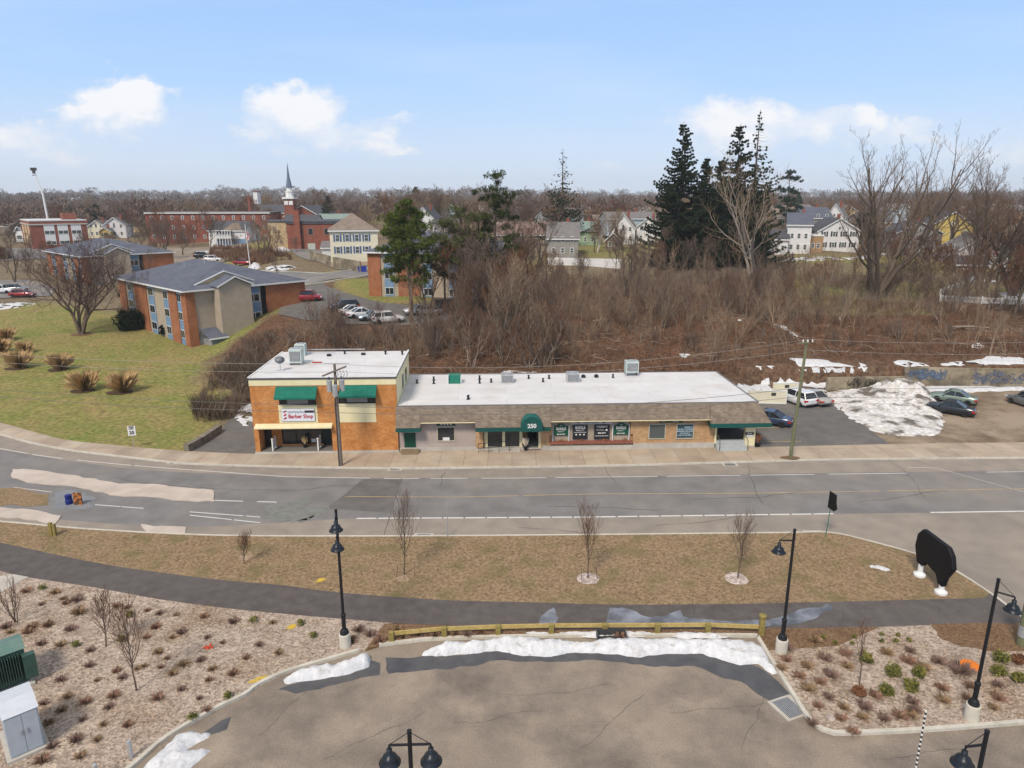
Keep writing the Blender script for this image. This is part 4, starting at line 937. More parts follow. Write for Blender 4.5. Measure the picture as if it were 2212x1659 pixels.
# ramp with rail
ra, rbx = fu(1036, 975, -.4)[0], fu(1124, 970, -.4)[0]
MB().prism([(ra, .0), (rbx, .0), (rbx, .3), (ra, .04)], 1, -.35, .5).build('ramp', m_conc, rb)
mb = MB(); r0, r1 = fu(1034, 975, -.4)[0], fu(1100, 965, -.4)[0]
for k in range(4):
    x = r0 + (r1 - r0) * k / 3; b0 = .05 + .2 * k / 3; mb.tube([(x, -.4, b0 - .05), (x, -.4, b0 + .95)], .025, 6)
for h in (.95, .5): mb.tube([(r0, -.4, h), (r1, -.4, .2 + h)], .025, 6)
mb.build('handrail', m_black, rb)
# arched entrance canopy
uc = fu(1149, 930, -1.5)[0]; hw = (fu(1172.5, 930, -1.5)[0] - fu(1125.5, 930, -1.5)[0]) / 2; zs = fu(1149, 933, -1.5)[1]; ztp = fu(1149, 900, -1.5)[1]
prof = [(uc - hw, zs), (uc - hw, zs + (ztp - zs) * .3)] + [(uc - hw * math.cos(math.pi * t / 14), zs + (ztp - zs) * .3 + (ztp - zs) * .7 * math.sin(math.pi * t / 14)) for t in range(1, 14)] + [(uc + hw, zs + (ztp - zs) * .3), (uc + hw, zs)]
ca = MB().prism(prof, 1, -1.5, -.3).build('entrance_canopy', mat('teal_canvas', (.01, .1, .09), (.015, .13, .115), sc=2, rough=.7), rb)
MB().prism([(uc + (p[0] - uc) * .97, zs + .02 + (p[1] - zs) * .97) for p in prof], 1, -1.515, -1.501).build('canopy_front', m_greend, ca)
text('250', .52, m_trimw, ca, (uc, -1.53, zs + (ztp - zs) * .38), bold=.02)
# the row of boards
def board(nm, x0, x1, y0, y1, m, parent, arch=0, v=.18):
    r = rect(x0, x1, y0, y1, v); c = (r[0] + r[1]) / 2
    if arch:
        z = r[3] - arch; pr = [(r[0], r[2]), (r[1], r[2]), (r[1], z), (r[1] - .25, z + .02), (c + .28, z + arch * .8), (c, r[3]), (c - .28, z + arch * .8), (r[0] + .25, z + .02), (r[0], z)]
        o = MB().prism(pr, 1, v - .04, v).build(nm, m, parent)
    else: o = fbox(nm, m, r, v - .04, v, parent)
    return o, r, c
m_sg = mat('green_sign_face', (.008, .075, .045), rough=.4); m_sb = mat('black_sign_face', (.02, .022, .03), rough=.4)
for (x0, x1, y0, y1) in ((1196, 1227.5, 915, 940.5), (1325, 1357.5, 913, 938.5)):
    b1, r, c = board('sign', x0, x1, y0, y1, m_sg, rb, .28)
    text('250', .14, m_trimw, b1, (c, .13, r[3] - .17)); text('BARILE', .36, m_trimw, b1, (c, .13, r[3] - .48), sx=.82, bold=.01)
    text('REALTY', .17, m_trimw, b1, (c, .13, r[3] - .74)); text('860-667-3800', .13, m_trimw, b1, (c, .13, r[3] - 1.0), bold=.004)
    for x in (r[0] - .1, r[1] + .03): MB().box(x, x + .07, .1, .22, fu(1280, 953)[1], r[3] - .15).build('sign_post', m_trimw, b1)
b1, r, c = board('sign', 1237, 1269, 917.6, 948, m_sb, rb)
text('BARILE', .38, m_trimw, b1, (c, .13, r[3] - .25), sx=.8, bold=.01); text('REALTY', .2, m_trimw, b1, (c, .13, r[3] - .52), sx=1.1)
mb = MB().box(r[0] + .12, r[1] - .12, .125, .139, r[3] - .72, r[3] - .69)
for k in (-.35, 0, .35): mb.box(c + k - .07, c + k + .07, .125, .139, r[3] - .98, r[3] - .86)
mb.build('sign_symbols', m_trimw, b1)
b1, r, c = board('sign', 1283.5, 1316.5, 917, 948, m_sb, rb)
text('$ CASH $', .26, m_trimw, b1, (c, .13, r[3] - .2), sx=.9, bold=.008); text('For Homes', .15, m_trimw, b1, (c - .15, .13, r[3] - .5)); text('860-5371', .19, m_trimw, b1, (c, .13, r[3] - .8), bold=.006)
hx = r[1] - .28; MB().prism([(hx - .1, r[3] - .58), (hx + .1, r[3] - .58), (hx + .1, r[3] - .48), (hx, r[3] - .4), (hx - .1, r[3] - .48)], 1, .125, .139).box(r[0] + .1, r[1] - .1, .125, .139, r[3] - 1.09, r[3] - 1.05).build('sign_symbols', m_trimw, b1)
b1, r, c = board('sign', 1232, 1322, 906.5, 916, mat('pale_sign_face', (.42, .41, .43), rough=.5), rb, v=.05)
text('WEST STREET', .2, mat('teal_ink', (.06, .2, .22)), b1, (c, -.005, r[2] + .16), sx=1.05)
for sgn in (-1, 1): MB().prism([(c + sgn * 1.0, r[2] + .06), (c + sgn * 1.7, r[2] + .3), (c + sgn * 1.2, r[2] + .3)], 1, -.0, .009).build('sign_symbols', m_sb, b1)
zf_ = fu(1280, 953)[1]
MB().box(us + .05, uq - .05, -.28, .26, zf_ - .14, zf_).build('flower_box', mat('rusty_flower_box', (.24, .075, .05), (.3, .11, .08), sc=4), rb)
mb = MB(); rr = random.Random(3)
for px in (1213, 1252, 1306, 1350):
    u = fu(px, 950, 0)[0]
    for k in range(60):
        a = rr.uniform(0, 6.28); q = rr.uniform(0, .3); x = u + math.cos(a) * q; z = zf_ + abs(rr.gauss(0, .1)); mb.poly([(x, math.sin(a) * q * .5 - .05, z - .08), (x + .06, math.sin(a) * q * .5 - .05, z), (x, math.sin(a) * q * .5, z + .07)])
mb.build('dried_flowers', m_leafr, rb)
# right brick section
w = win(rect(1400.5, 1438, 914.7, 948.5, .02), .018, .1, m_beiget, m_glass2, rb)
w = win(rect(1460, 1499, 914.2, 947.8, .02), .018, .1, m_beiget, mat('teal_glass', (.05, .085, .1), rough=.15), rb)
r = rect(1462, 1497, 917, 945, .0); mb = MB(); rr = random.Random(9); m_tl = mat('pale_blue_ink', (.4, .52, .58), rough=.6)
for i, (a, b) in enumerate(((.45, .95), (.02, .97), (.03, .97), (.2, .8), (.08, .9))):
    z = r[3] - .25 - .19 * i; x = r[0] + (r[1] - r[0]) * a; e_ = r[0] + (r[1] - r[0]) * b
    while x < e_: q = rr.uniform(.04, .1); mb.box(x, x + q, -.03, -.013, z - .05, z + .05); x += q + rr.choice((.025, .025, .07))
mb.build('window_lettering', m_tl, w)
r = rect(1425, 1475, 904.5, 912.8, -.05); s_ = fbox('sign', mat('dark_green_sign', (0, 0, 0)), r, -.05, -.0, rb)
text('Fitness', .2, m_trimw, s_, ((r[0] + r[1]) / 2 + .42, -.06, r[2] + .12)); MB().tube([(r[0] + .15, -.06, r[2] + .1), (r[0] + .35, -.06, r[2] + .09), (r[0] + .75, -.06, r[2] + .28)], .022, 4).build('sign_symbols', m_trimw, s_)
# stair porch at the right end
pzb = zb - .03; zfl = .75
uP0 = fu(1546, 960, 0)[0]; uP1 = fu(1610, 960, 0)[0]; uP2 = fu(1630, 960, 0)[0]
MB().box(UE, uP0, -.05, .3, .5, pzb).build('post', m_cream, rb)
pr = MB().box(uP1 - .1, uP2 - .05, -.1, .35, .3, pzb).build('pier', m_cream, rb)
MB().box(uP1 - .12, uP2 - .03, -.12, .37, 0, .3).build('pier_base', m_conc, pr)
r = rect(1610, 1628, 934, 944, -.12); s_ = fbox('plaque', m_sb, r, -.13, -.101, pr); MB().box(r[0] + .02, r[1] - .02, -.14, -.131, r[2] + .02, r[2] + .2).box(r[0] + .15, r[1] - .15, -.14, -.131, r[2] + .3, r[2] + .36).build('lettering', m_trimw, s_)
MB().box(UE + .01, uP1 + .8, .37, 4.15, 0, zfl).build('porch_floor', mat('grey_porch_floor', (.1, .1, .1), rough=.9), rb)
MB().box(UE + .01, uP1 + .8, 4.0, 4.18, zfl, pzb).build('porch_back_wall', mat('dark_green_wall', (.02, .03, .025), rough=.8), rb)
mb = MB()
for k in range(4): mb.box(UE + .12, uP1 - .12, -1.0 + .34 * k, .365, .19 * k, .19 * (k + 1) - .002)
mb.build('steps', mat('pale_grey_steps', (.38, .4, .4), (.44, .46, .46), rough=.9), rb)
mb = MB()
for x in (UE + .2, uP1 - .15):
    mb.tube([(x, -1.0, 0.05), (x, -1.0, 1.05), (x, .3, 1.75), (x, .3, .76)], .03, 6)
mb.build('handrail', mat('brown_rail', (.12, .1, .07)), rb)
mb = MB()
for k in range(12): x = UE + .6 + k * .22; mb.tube([(x, 3.9, zfl), (x, 3.9, pzb)], .03, 4)
mb.tube([(UE + .3, 3.0, zfl + .2), (uP1 - .4, 1.2, 2.6)], .04, 5)
mb.build('trellis', mat('olive_rail', (.14, .13, .08)), rb)
planter(place(fu(1636, 955, .3)[0], .2, 0), 'orange and black planter beside the cream pier at the car park', 1.3, m_leafr)
u, v = fz(1142, 974, .2); planter(place(fu(1135, 962, -.1)[0], -.15, .2), 'round pale flower pot beneath the arched green canopy', 1.1, mat('pale_dried_flowers', (.5, .4, .3), (.6, .52, .42)))
for (x0, x1, yb, w, h, lab, mm) in ((1084, 1108, 827.5, 1.2, .85, 'small grey unit on the long white roof beside the green hatch', m_steel), (1225.5, 1251, 826, 1.25, .9, 'small grey unit at the middle of the long white roof', m_steel)):
    u, v = fz((x0 + x1) / 2, yb, Z1); ac_unit(place(u, v + .5, Z1), w, 1.1, h, lab, mm)
u, v = fz(1366, 813, Z1); ac_unit(place(u, v + .6, Z1 + .02), 1.3, 1.1, 1.5, 'tallest pale unit near the right end of the long white roof', stand=.35)
u, v = fz(982, 829, Z1); e = empty('roof_hatch', place(u, v + .5, Z1 + .01), ANG, 'green and white sloped roof hatch on the long white roof', 'roof hatch')
MB().prism([(-.5, 0), (.5, 0), (.5, .85), (.1, .85)], 0, -.6, .6).build('cover', m_green, e); MB().box(-.68, -.605, -.52, .5, 0, .75).box(.605, .68, -.52, .5, 0, .75).build('frame', m_trimw, e)

# ------------------------------------------------------------------ brick flats (one built, two copied)
PWALL = {}
def flats(loc, rz, label):
    f = empty('apartment_building', loc, rz, label, 'apartment building', 'brick flats with slate blue hipped roofs')
    E = 8.2; L = 27.0; Wd = 19.0
    # walls, clockwise; each colour its own part
    MB().box(.02, Wd - .02, .02, L, -1.5, E - .02).build('wall', m_beige, f)
    mb = MB()
    for (y0, y1) in ((0, 1.5), (3.2, 6.2), (15, 20), (24, 27)): mb.box(-.15, .018, y0, y1, -1.5, E)
    mb.box(-.15, 1.2, -.15, -.001, -1.5, E).box(12.3, Wd + .15, -.35, .018, 1.6, E).box(Wd - .018, Wd + .15, .02, L, 1.6, E)
    each(mb, 'brick_wall', m_apbrick, f)
    mb = MB()
    for (y0, y1) in ((1.55, 3.1), (6.4, 8.3), (12, 14.2), (21, 23.2)): mb.box(-.06, .0185, y0, y1, -1.0, E - .1)
    mb.box(9.3, 11.3, -.06, .0185, 1.2, E - .1)
    each(mb, 'blue_panel', m_bluep, f)
    for (y0, y1) in ((1.55, 3.1), (6.4, 8.3), (12, 14.2), (21, 23.2)):
        for z in (.9, 3.6, 6.3):
            w = MB().box(-.1, -.061, y0 + .1, y1 - .1, z, z + 1.25).build('window', m_trimw, f)
            MB().box(-.115, -.101, y0 + .18, (y0 + y1) / 2 - .04, z + .08, z + 1.17).box(-.115, -.101, (y0 + y1) / 2 + .04, y1 - .18, z + .08, z + 1.17).build('pane', m_glass, w)
    for z in (2.6, 5.5):
        w = MB().box(9.35, 11.25, -.1, -.061, z, z + 1.3).build('window', m_trimw, f)
        MB().box(9.45, 10.25, -.115, -.101, z + .1, z + 1.2).box(10.35, 11.15, -.115, -.101, z + .1, z + 1.2).build('pane', m_glass, w)
    MB().box(11.55, 12.28, -.05, .0185, 1.6, E - .1).build('entry_shade_panel', m_black, f)  # black panel proud of the wall; the entry's inner shade as colour
    MB().box(1.25, 11.5, -.02, .017, -1.5, 1.5).build('basement_wall', mat('weathered_grey_concrete', (.2, .2, .2), (.33, .33, .33), sc=1.2, c3=(.15, .14, .13), sc2=.5), f)
    # stair tower
    tw = MB().prism([(4.0, -1.5), (9.0, -1.5), (9.0, E + .3), (6.5, E + 1.5), (4.0, E + .3)], 1, -2.1, .0).build('stair_tower', m_beige, f)
    mb = MB()
    for a, b in (((3.7, E + .25), (6.5, E + 1.6)), ((6.5, E + 1.6), (9.3, E + .25))):
        mb.prism([a, b, (b[0], b[1] + .16), (a[0], a[1] + .16)], 1, -2.4, 4.0)
    mb.build('tower_roof', m_roofblue, tw)
    mb = MB()
    for a, b in (((3.65, E + .2), (6.5, E + 1.58)), ((6.5, E + 1.58), (9.35, E + .2))): mb.prism([a, b, (b[0], b[1] + .22), (a[0], a[1] + .22)], 1, -2.47, -2.41)
    mb.build('barge_board', m_trimw, tw)
    # lean-to
    lt = MB().box(1.9, 3.95, -2.6, -.03, -1.5, .9).build('lean_to', mat('weathered_grey_concrete', (0, 0, 0)), f)
    MB().prism([(-2.95, 1.1), (0, 2.2), (0, 2.35), (-2.95, 1.25)], 0, 1.5, 4.4).build('lean_to_roof', m_roofblue, lt)
    MB().box(1.45, 4.45, -3.02, -2.96, 1.02, 1.27).build('lean_to_edge', m_trimw, lt)
    # hip roof
    o = .75; z0 = E; z1 = E + 3.0; x0, x1, y0, y1 = -o, Wd + o, -o, L + o; xm = (x0 + x1) / 2
    rf = MB().poly([(x0, y0, z0), (x1, y0, z0), (xm, y0 + 9.5, z1)]).poly([(x1, y0, z0), (x1, y1, z0), (xm, y1 - 9.5, z1), (xm, y0 + 9.5, z1)]).poly([(x1, y1, z0), (x0, y1, z0), (xm, y1 - 9.5, z1)]).poly([(x0, y1, z0), (x0, y0, z0), (xm, y0 + 9.5, z1), (xm, y1 - 9.5, z1)]).build('roof', m_roofblue, f)
    MB().box(x0, x1, y0 - .04, y0, z0 - .22, z0 + .02).box(x0 - .04, x0, y0, y1, z0 - .22, z0 + .02).box(x1, x1 + .04, y0, y1, z0 - .22, z0 + .02).box(x0, x1, y1, y1 + .04, z0 - .22, z0 + .02).build('eaves_board', m_trimw, rf)
    MB().box(x0, x1, y0, y1, z0 - .06, z0 - .03).build('soffit', m_trimw, rf)
    # cross gable behind the tower
    cg = MB().prism([(1.0, E), (12.0, E), (6.5, E + 2.1)], 1, 1.2, 8).build('cross_gable', m_roofblue, rf)
    MB().prism([(1.2, E + .02), (11.8, E + .02), (6.5, E + 2.0)], 1, 1.1, 1.19).build('gable_face', m_tanwall, cg)
    mb = MB()
    for a, b in (((.7, E + .0), (6.5, E + 2.2)), ((6.5, E + 2.2), (12.3, E + .0))): mb.prism([a, b, (b[0], b[1] + .16), (a[0], a[1] + .16)], 1, .9, 1.09)
    mb.build('barge_board', m_trimw, cg)
    mb = MB()
    for x, y_, z in ((6, 14, 10.4), (8, 11, 11), (14, 6, 9.6), (12, 18, 10.4)): mb.lathe([(.07, 0), (.07, .7)], x, y_, 6, z)
    each(mb, 'roof_vent', m_steel, rf)
    return f
K = gz(414, 749, 1.2)
FL = flats((K.x, K.y, 1.3), R(47), 'brick and beige flats with blue panels standing on the lawn, nearest of the three')
# ------------------------------------------------------------------ house generator for the town
def wins(parent, x0, x1, y, z0, h, rows_, cols, fh, ww=.9, wh=1.35, mf=m_trimw, sh=None, side=None, mg=m_glass2):
    for rI in range(rows_):
        for c in range(cols):
            x = x0 + (x1 - x0) * (c + .5) / cols; z = z0 + .9 + rI * fh
            if side is None:
                b = (x - ww / 2, x + ww / 2, y - .06, y - .002); w = MB().box(*b, z, z + wh).build('window', mf, parent)
                MB().box(x - ww / 2 + .12, x + ww / 2 - .12, y - .08, y - .061, z + .12, z + wh / 2 - .04).box(x - ww / 2 + .12, x + ww / 2 - .12, y - .08, y - .061, z + wh / 2 + .04, z + wh - .12).build('pane', mg, w)
                if sh: each(MB().box(x - ww / 2 - .4, x - ww / 2 - .02, y - .05, y - .003, z, z + wh).box(x + ww / 2 + .02, x + ww / 2 + .4, y - .05, y - .003, z, z + wh), 'shutter', sh, w)
            else:
                s = side; X = y; a0, a1 = sorted((X + s * .002, X + s * .06)); w = MB().box(a0, a1, x - ww / 2, x + ww / 2, z, z + wh).build('window', mf, parent)
                a0, a1 = sorted((X + s * .061, X + s * .08)); MB().box(a0, a1, x - ww / 2 + .12, x + ww / 2 - .12, z + .12, z + wh - .12).build('pane', mg, w)
def house(px, py, wpx, dep, epx, rpx, rot, wm, rm, label, kind='gable', rows_=2, cols=3, sh=None, chim=True, cat='house', y=None, fh=2.8, scols=2, base=None, sidev=True, tall=1.35):
    p = G(px, py) if y is None else at(px, py, y)
    s = mpp(p); w = wpx * s; e = epx * s; rd = rpx * s
    h = empty({'house': 'house', 'building': 'brick_building'}.get(cat, 'house'), tuple(p), rot, label, cat)
    wl_ = MB().box(-w / 2, w / 2, 0, dep, -1.5, e); o = .4; t = .14
    rf = MB()
    if kind == 'gable':        # gable faces the front
        wl_.prism([(-w / 2, e - .001), (w / 2, e - .001), (0, e + rd)], 1, .0, dep)
        for sg_ in (-1, 1):
            ex = (w / 2 + o) * sg_; ez = e - o * rd / (w / 2)
            rf.prism([(0, e + rd), (ex, ez), (ex, ez + t), (0, e + rd + t)], 1, -o, dep + o)
    elif kind == 'side':
        wl_.prism([(0, e - .001), (dep, e - .001), (dep / 2, e + rd)], 0, -w / 2, w / 2)
        for a, b in ((0, -o), (dep, dep + o)):
            ez = e - o * rd / (dep / 2); rf.prism([(dep / 2, e + rd), (b, ez), (b, ez + t), (dep / 2, e + rd + t)], 0, -w / 2 - o, w / 2 + o)
    elif kind == 'hip':
        x0, x1, y0, y1 = -w / 2 - o, w / 2 + o, -o, dep + o; q = min(w, dep) / 2; z1 = e + rd
        rx0, rx1, ry0, ry1 = (x0 + q, x1 - q, (y0 + y1) / 2, (y0 + y1) / 2) if w > dep else ((x0 + x1) / 2, (x0 + x1) / 2, y0 + q, y1 - q)
        rf.poly([(x0, y0, e), (x1, y0, e), (rx1, ry0, z1), (rx0, ry0, z1)]).poly([(x1, y0, e), (x1, y1, e), (rx1, ry1, z1), (rx1, ry0, z1)]).poly([(x1, y1, e), (x0, y1, e), (rx0, ry1, z1), (rx1, ry1, z1)]).poly([(x0, y1, e), (x0, y0, e), (rx0, ry0, z1), (rx0, ry1, z1)]).box(x0, x1, y0, y1, e - .15, e - .01)
    else:
        rf.box(-w / 2 - .1, w / 2 + .1, -.1, dep + .1, e + .001, e + .35)
    wo_ = wl_.build('wall', wm, h); ro = rf.build('roof', rm, h)
    if kind == 'gable':
        mb = MB()
        for sg_ in (-1, 1):
            ex = (w / 2 + o) * sg_; ez = e - o * rd / (w / 2); mb.prism([(0, e + rd - .12), (ex, ez - .12), (ex, ez + t), (0, e + rd + t)], 1, -o - .06, -o - .005)
        mb.build('barge_board', m_trimw, ro)
    elif kind in ('side', 'hip'): MB().box(-w / 2 - o, w / 2 + o, -o - .08, -o - .02, e - .3 - (o * rd / (dep / 2) if kind == 'side' else -.1), e - .02 - (o * rd / (dep / 2) if kind == 'side' else -.1)).build('eaves_board', m_trimw, ro)
    if chim: MB().box(-.35 + w * .15, .35 + w * .15, dep * .5, dep * .5 + .7, e, e + rd + 1.1).build('chimney', m_redbrick, ro)
    if base: MB().box(-w / 2 - .02, w / 2 + .02, -.03, dep, -1.5, .9).build('foundation', base, h)
    if rows_: wins(h, -w / 2 + .4, w / 2 - .4, 0, .15 if e > 4 else 0, e, rows_, cols, fh, sh=sh, wh=tall)
    if rows_ and sidev: wins(h, 1, dep - 1, (w / 2) * (-1 if p.x > 0 else 1), .15, e, rows_, scols, fh, side=(-1 if p.x > 0 else 1), wh=tall)
    if rows_ and kind == 'gable' and rd > 1.8:
        w_ = MB().box(-.35, .35, -.06, -.002, e + .25, e + 1.2).build('window', m_trimw, h); MB().box(-.22, .22, -.08, -.061, e + .37, e + 1.08).build('pane', m_glass2, w_)
    return h
m_shut = mat('dark_shutter', (.02, .025, .03), rough=.6); m_blsh = mat('blue_shutter', (.08, .13, .24), rough=.6)
# left part of town
# school, rotated so that two faces show
sc_ = house(135, 536, 104, 24, 57, 3, R(40), m_redbrick, mat('white_flat_roof', (.6, .6, .6)), 'red brick school with tall white windows and a flat white roof, far left', 'flat', 0, 0, chim=False, cat='building')
w_ = 104 * mpp(G(135, 536)); e_ = 57 * mpp(G(135, 536))
for z in (1.2, e_ * .52):
    for k in range(3):
        x = -w_ / 2 + 3.2 + (k + .5) * (w_ - 4.5) / 3; w = MB().box(x - 1.45, x + 1.45, -.08, -.002, z, z + 3.2).build('window', m_trimw, sc_)
        MB().box(x - 1.3, x - .08, -.1, -.081, z + .15, z + 1.1).box(x + .08, x + 1.3, -.1, -.081, z + .15, z + 1.1).build('pane', m_glass2, w)
    for k in range(3):
        y_ = 2.5 + k * 7; w = MB().box(-w_ / 2 - .08, -w_ / 2 - .002, y_, y_ + 4.2, z, z + 3).build('window', m_tanwall, sc_)
MB().box(-w_ / 2 - .25, w_ / 2 + .25, -.25, 24.2, e_ - 1.2, e_ - .8).build('cornice', m_conc, sc_); MB().box(w_ / 2 - 6, w_ / 2 - 2, 4, 8, e_ + .3, e_ + 2.4).build('roof_house', m_redbrick, sc_)
e = empty('light_mast', tuple(G(112, 520)), 0, 'tall white stadium light mast behind the red brick school', 'light mast'); s = mpp(G(112, 520))
MB().tube([(0, 0, 0), (-2.6 * s, 0, 95 * s), (-14 * s, 0, 142 * s)], [.45, .32, .16], 8).build('mast', m_trimw, e)
mb = MB(); hx_, hz_ = -14 * s, 142 * s
for a in (-1, 0, 1): mb.box(hx_ + a * 3.5 * s - .4, hx_ + a * 3.5 * s + .4, -.3, .3, hz_ - .5 + abs(a), hz_ + .5 + abs(a))
mb.box(hx_ - 4 * s, hx_ + 4 * s, -.06, .06, hz_ - 1.2, hz_ - .9).build('floodlight', m_grate, e)
house(44, 522, 16, 8, 22, 10, 0, m_whitewall, m_roofdark, 'small white house at the left end of the brick school')
house(184, 514, 15, 9, 26, 9, R(20), m_bluewall, m_roofdark, 'narrow pale blue house at the right end of the brick school')
house(211, 514, 34, 10, 24, 12, R(10), m_cream2, m_roofgrey, 'cream house with a grey gable right of the brick school')
house(250, 514, 44, 11, 26, 17, R(14), m_whitewall, m_roofgrey, 'white and yellow gabled house above the second blue roof')
house(228, 516, 22, 6, 16, 8, R(14), m_yellowwall, m_roofgrey, 'pale yellow house wing between the cream and white gables', rows_=1)
ab = house(455, 522, 260, 16, 60, 3, R(4), m_redbrick, m_roofgrey, 'long three-storey red brick apartment block with white windows', 'flat', 3, 12, chim=False, cat='building', fh=3.25, sidev=False)
pp = G(455, 522); s = mpp(pp); MB().box(-131 * s, 131 * s, -.5, -.12, 59 * s, 61 * s).build('roof_edge', m_trimw, ab)
hb = house(492, 530, 84, 10, 33, 17, R(-8), m_whitewall, m_roofdark, 'white house with blue lower storey and long double porch', 'side', 0, 0)
s = mpp(G(492, 530)); w_ = 84 * s
MB().box(-w_ / 2 + 2.5, w_ / 2 - 4, -1.6, -.01, 15 * s, 16.5 * s).box(-w_ / 2 + 2.5, w_ / 2 - 4, -1.6, -.01, 31 * s, 32 * s).build('porch_deck', m_trimw, hb)
mb = MB()
for k in range(7): x = -w_ / 2 + 2.6 + k * (w_ - 6.8) / 6; mb.box(x, x + .18, -1.6, -1.45, -1, 31 * s)
for k in range(30): x = -w_ / 2 + 2.6 + k * (w_ - 6.8) / 29; mb.box(x, x + .06, -1.58, -1.53, 16.5 * s, 16.5 * s + 1)
each(mb, 'porch_post', m_trimw, hb); MB().box(-w_ / 2 + 2.5, w_ / 2 - .1, -.08, -.005, -.8, 14 * s).build('lower_storey', m_bluep, hb)
wins(hb, -w_ / 2 + 2.6, w_ / 2 - 4, -.085, .2, 6, 2, 5, 16 * s, mg=m_glass)
MB().prism([(w_ / 2 - 7.5, 30 * s), (w_ / 2 - .2, 30 * s), (w_ / 2 - 3.8, 47 * s)], 1, -.4, 4).build('gable_dormer', m_brownwall, hb)
# church and its neighbours
ch = house(655, 494, 78, 26, 26, 22, R(0), m_redbrick, m_roofdark, 'red brick church with white belfry and tall grey needle spire', 'gable', 0, 0, chim=False, cat='church', y=262); s = mpp(at(655, 494, 262)); tx = -20 * s
MB().box(tx - 10 * s, tx + 10 * s, -4, .0, -2, 62 * s).build('tower', m_redbrick, ch)
mb = MB()
for k in (-1, 1): mb.box(tx + k * 5 * s - .7, tx + k * 5 * s + .7, -4.1, -4.005, 50 * s, 58 * s)
each(mb, 'belfry_window', m_trimw, ch)
MB().box(tx - 12 * s, tx + 12 * s, -4.5, .4, 62 * s, 66 * s).build('cornice', m_trimw, ch); MB().lathe([(8.5 * s, 0), (8.5 * s, 10 * s), (9.5 * s, 10.5 * s), (9.5 * s, 12 * s), (6 * s, 12.5 * s), (6 * s, 19 * s), (7 * s, 19.5 * s)], tx, -2, 8, 66 * s).build('belfry', m_trimw, ch)
MB().lathe([(7 * s, 0), (3 * s, 22 * s), (.3 * s, 50 * s)], tx, -2, 8, 85 * s).build('spire', mat('slate_spire', (.14, .17, .23), rough=.6), ch)
house(590, 492, 90, 20, 32, 16, R(5), m_redbrick, m_roofdark, 'long dark-roofed brick hall behind the apartment block, left of the steeple', 'side', 0, 0, chim=False, y=330)
house(608, 480, 60, 14, 20, 14, 0, m_redbrick, m_roofgreen, 'brick hall with faded green roof beside the steeple', 'side', 0, 0, chim=False, y=345)
e = empty('white_turret', tuple(at(556, 436, 325)), 0, 'tall white louvred turret on the dark roof left of the steeple', 'turret'); s = mpp(at(556, 436, 325))
MB().box(-4.5 * s, 4.5 * s, -2, 2, -1, 20 * s).build('shaft', m_trimw, e); MB().box(-5 * s, 5 * s, -2.1, 2.1, 20 * s, 22 * s).build('cap', m_redbrick, e)
e = empty('brick_chimney', tuple(at(540, 452, 310)), 0, 'slim brick chimney stack rising behind the long apartment block', 'chimney'); s = mpp(at(540, 452, 310)); MB().box(-2.2 * s, 2.2 * s, -.6, .6, -4, 26 * s).box(-3 * s, 3 * s, -.8, .8, 22 * s, 24 * s).build('stack', m_redbrick, e)
cb_ = house(690, 540, 132, 22, 58, 3, R(3), m_redbrick, m_roofdark, 'two-storey dark red brick commercial building with black flat roof', 'flat', 0, 0, chim=False, cat='building'); s = mpp(G(690, 540)); w_ = 132 * s
for k, x in enumerate((-38, -16, 18, 50)):
    w = MB().box(x * s - .7, x * s + .7, -.06, -.002, 32 * s, 46 * s).build('window', m_brownwall, cb_); MB().box(x * s - .55, x * s + .55, -.08, -.061, 33 * s, 45 * s).build('pane', m_glass, w)
MB().box(-24 * s, -8 * s, -.1, -.002, -.5, 14 * s).build('roller_door', mat('pale_door', (.45, .48, .42)), cb_); MB().box(6 * s, 14 * s, -.1, -.002, -.5, 15 * s).build('door', m_grate, cb_)
MB().box(-48 * s, -36 * s, -1.2, 0, -1, 84 * s).build('chimney', m_redbrick, cb_)
MB().box(-w_ / 2 - .2, w_ / 2 + .2, -.25, 0, 55 * s, 57.5 * s).build('cornice', m_roofdark, cb_)
tb_ = house(607, 538, 46, 18, 56, 3, R(18), m_tanwall, m_roofdark, 'tan brick building with a row of dark basement windows', 'flat', 0, 0, chim=False, cat='building'); s = mpp(G(607, 538))
for x, z0, z1 in ((-10, 34, 48), (17, 34, 47), (-8, 12, 18), (2, 12, 18)):
    MB().box(x * s - .5, x * s + .5, -.06, -.002, z0 * s, z1 * s).build('window', m_brownwall, tb_)
MB().box(-12 * s, -3 * s, -.06, -.002, 1, 8 * s).box(-1 * s, 8 * s, -.06, -.002, 1, 8 * s).build('window', m_glass, tb_)
house(718, 500, 62, 12, 22, 14, R(4), m_redbrick, m_roofgreen, 'building with a green gabled roof showing above the commercial block', 'side', 0, 0, y=250)
house(650, 496, 70, 12, 16, 14, R(6), m_whitewall, m_roofdark, 'white-gabled dark roof just behind the tan brick building', 'side', 0, 0, y=240, chim=False)
ye = house(768, 574, 100, 13, 74, 36, R(14), m_cream2, m_roofbrown, 'cream two-storey house with blue shutters and a tall hipped taupe roof', 'hip', 0, 0, chim=False, base=mat('pinkish_stone', (.42, .3, .22), (.52, .4, .3), mode='block')); s = mpp(G(768, 574)); w_ = 100 * s
wins(ye, -w_ / 2 + .6, w_ / 2 - 1.5, 0, 18 * s, 6, 2, 4, 25 * s, ww=1.0, wh=1.6, sh=m_blsh, mf=m_trimw)
house(712, 556, 30, 8, 22, 10, R(8), m_whitewall, m_roofgrey, 'low white garage at the left side of the cream house', 'side', 0, 0, chim=False)
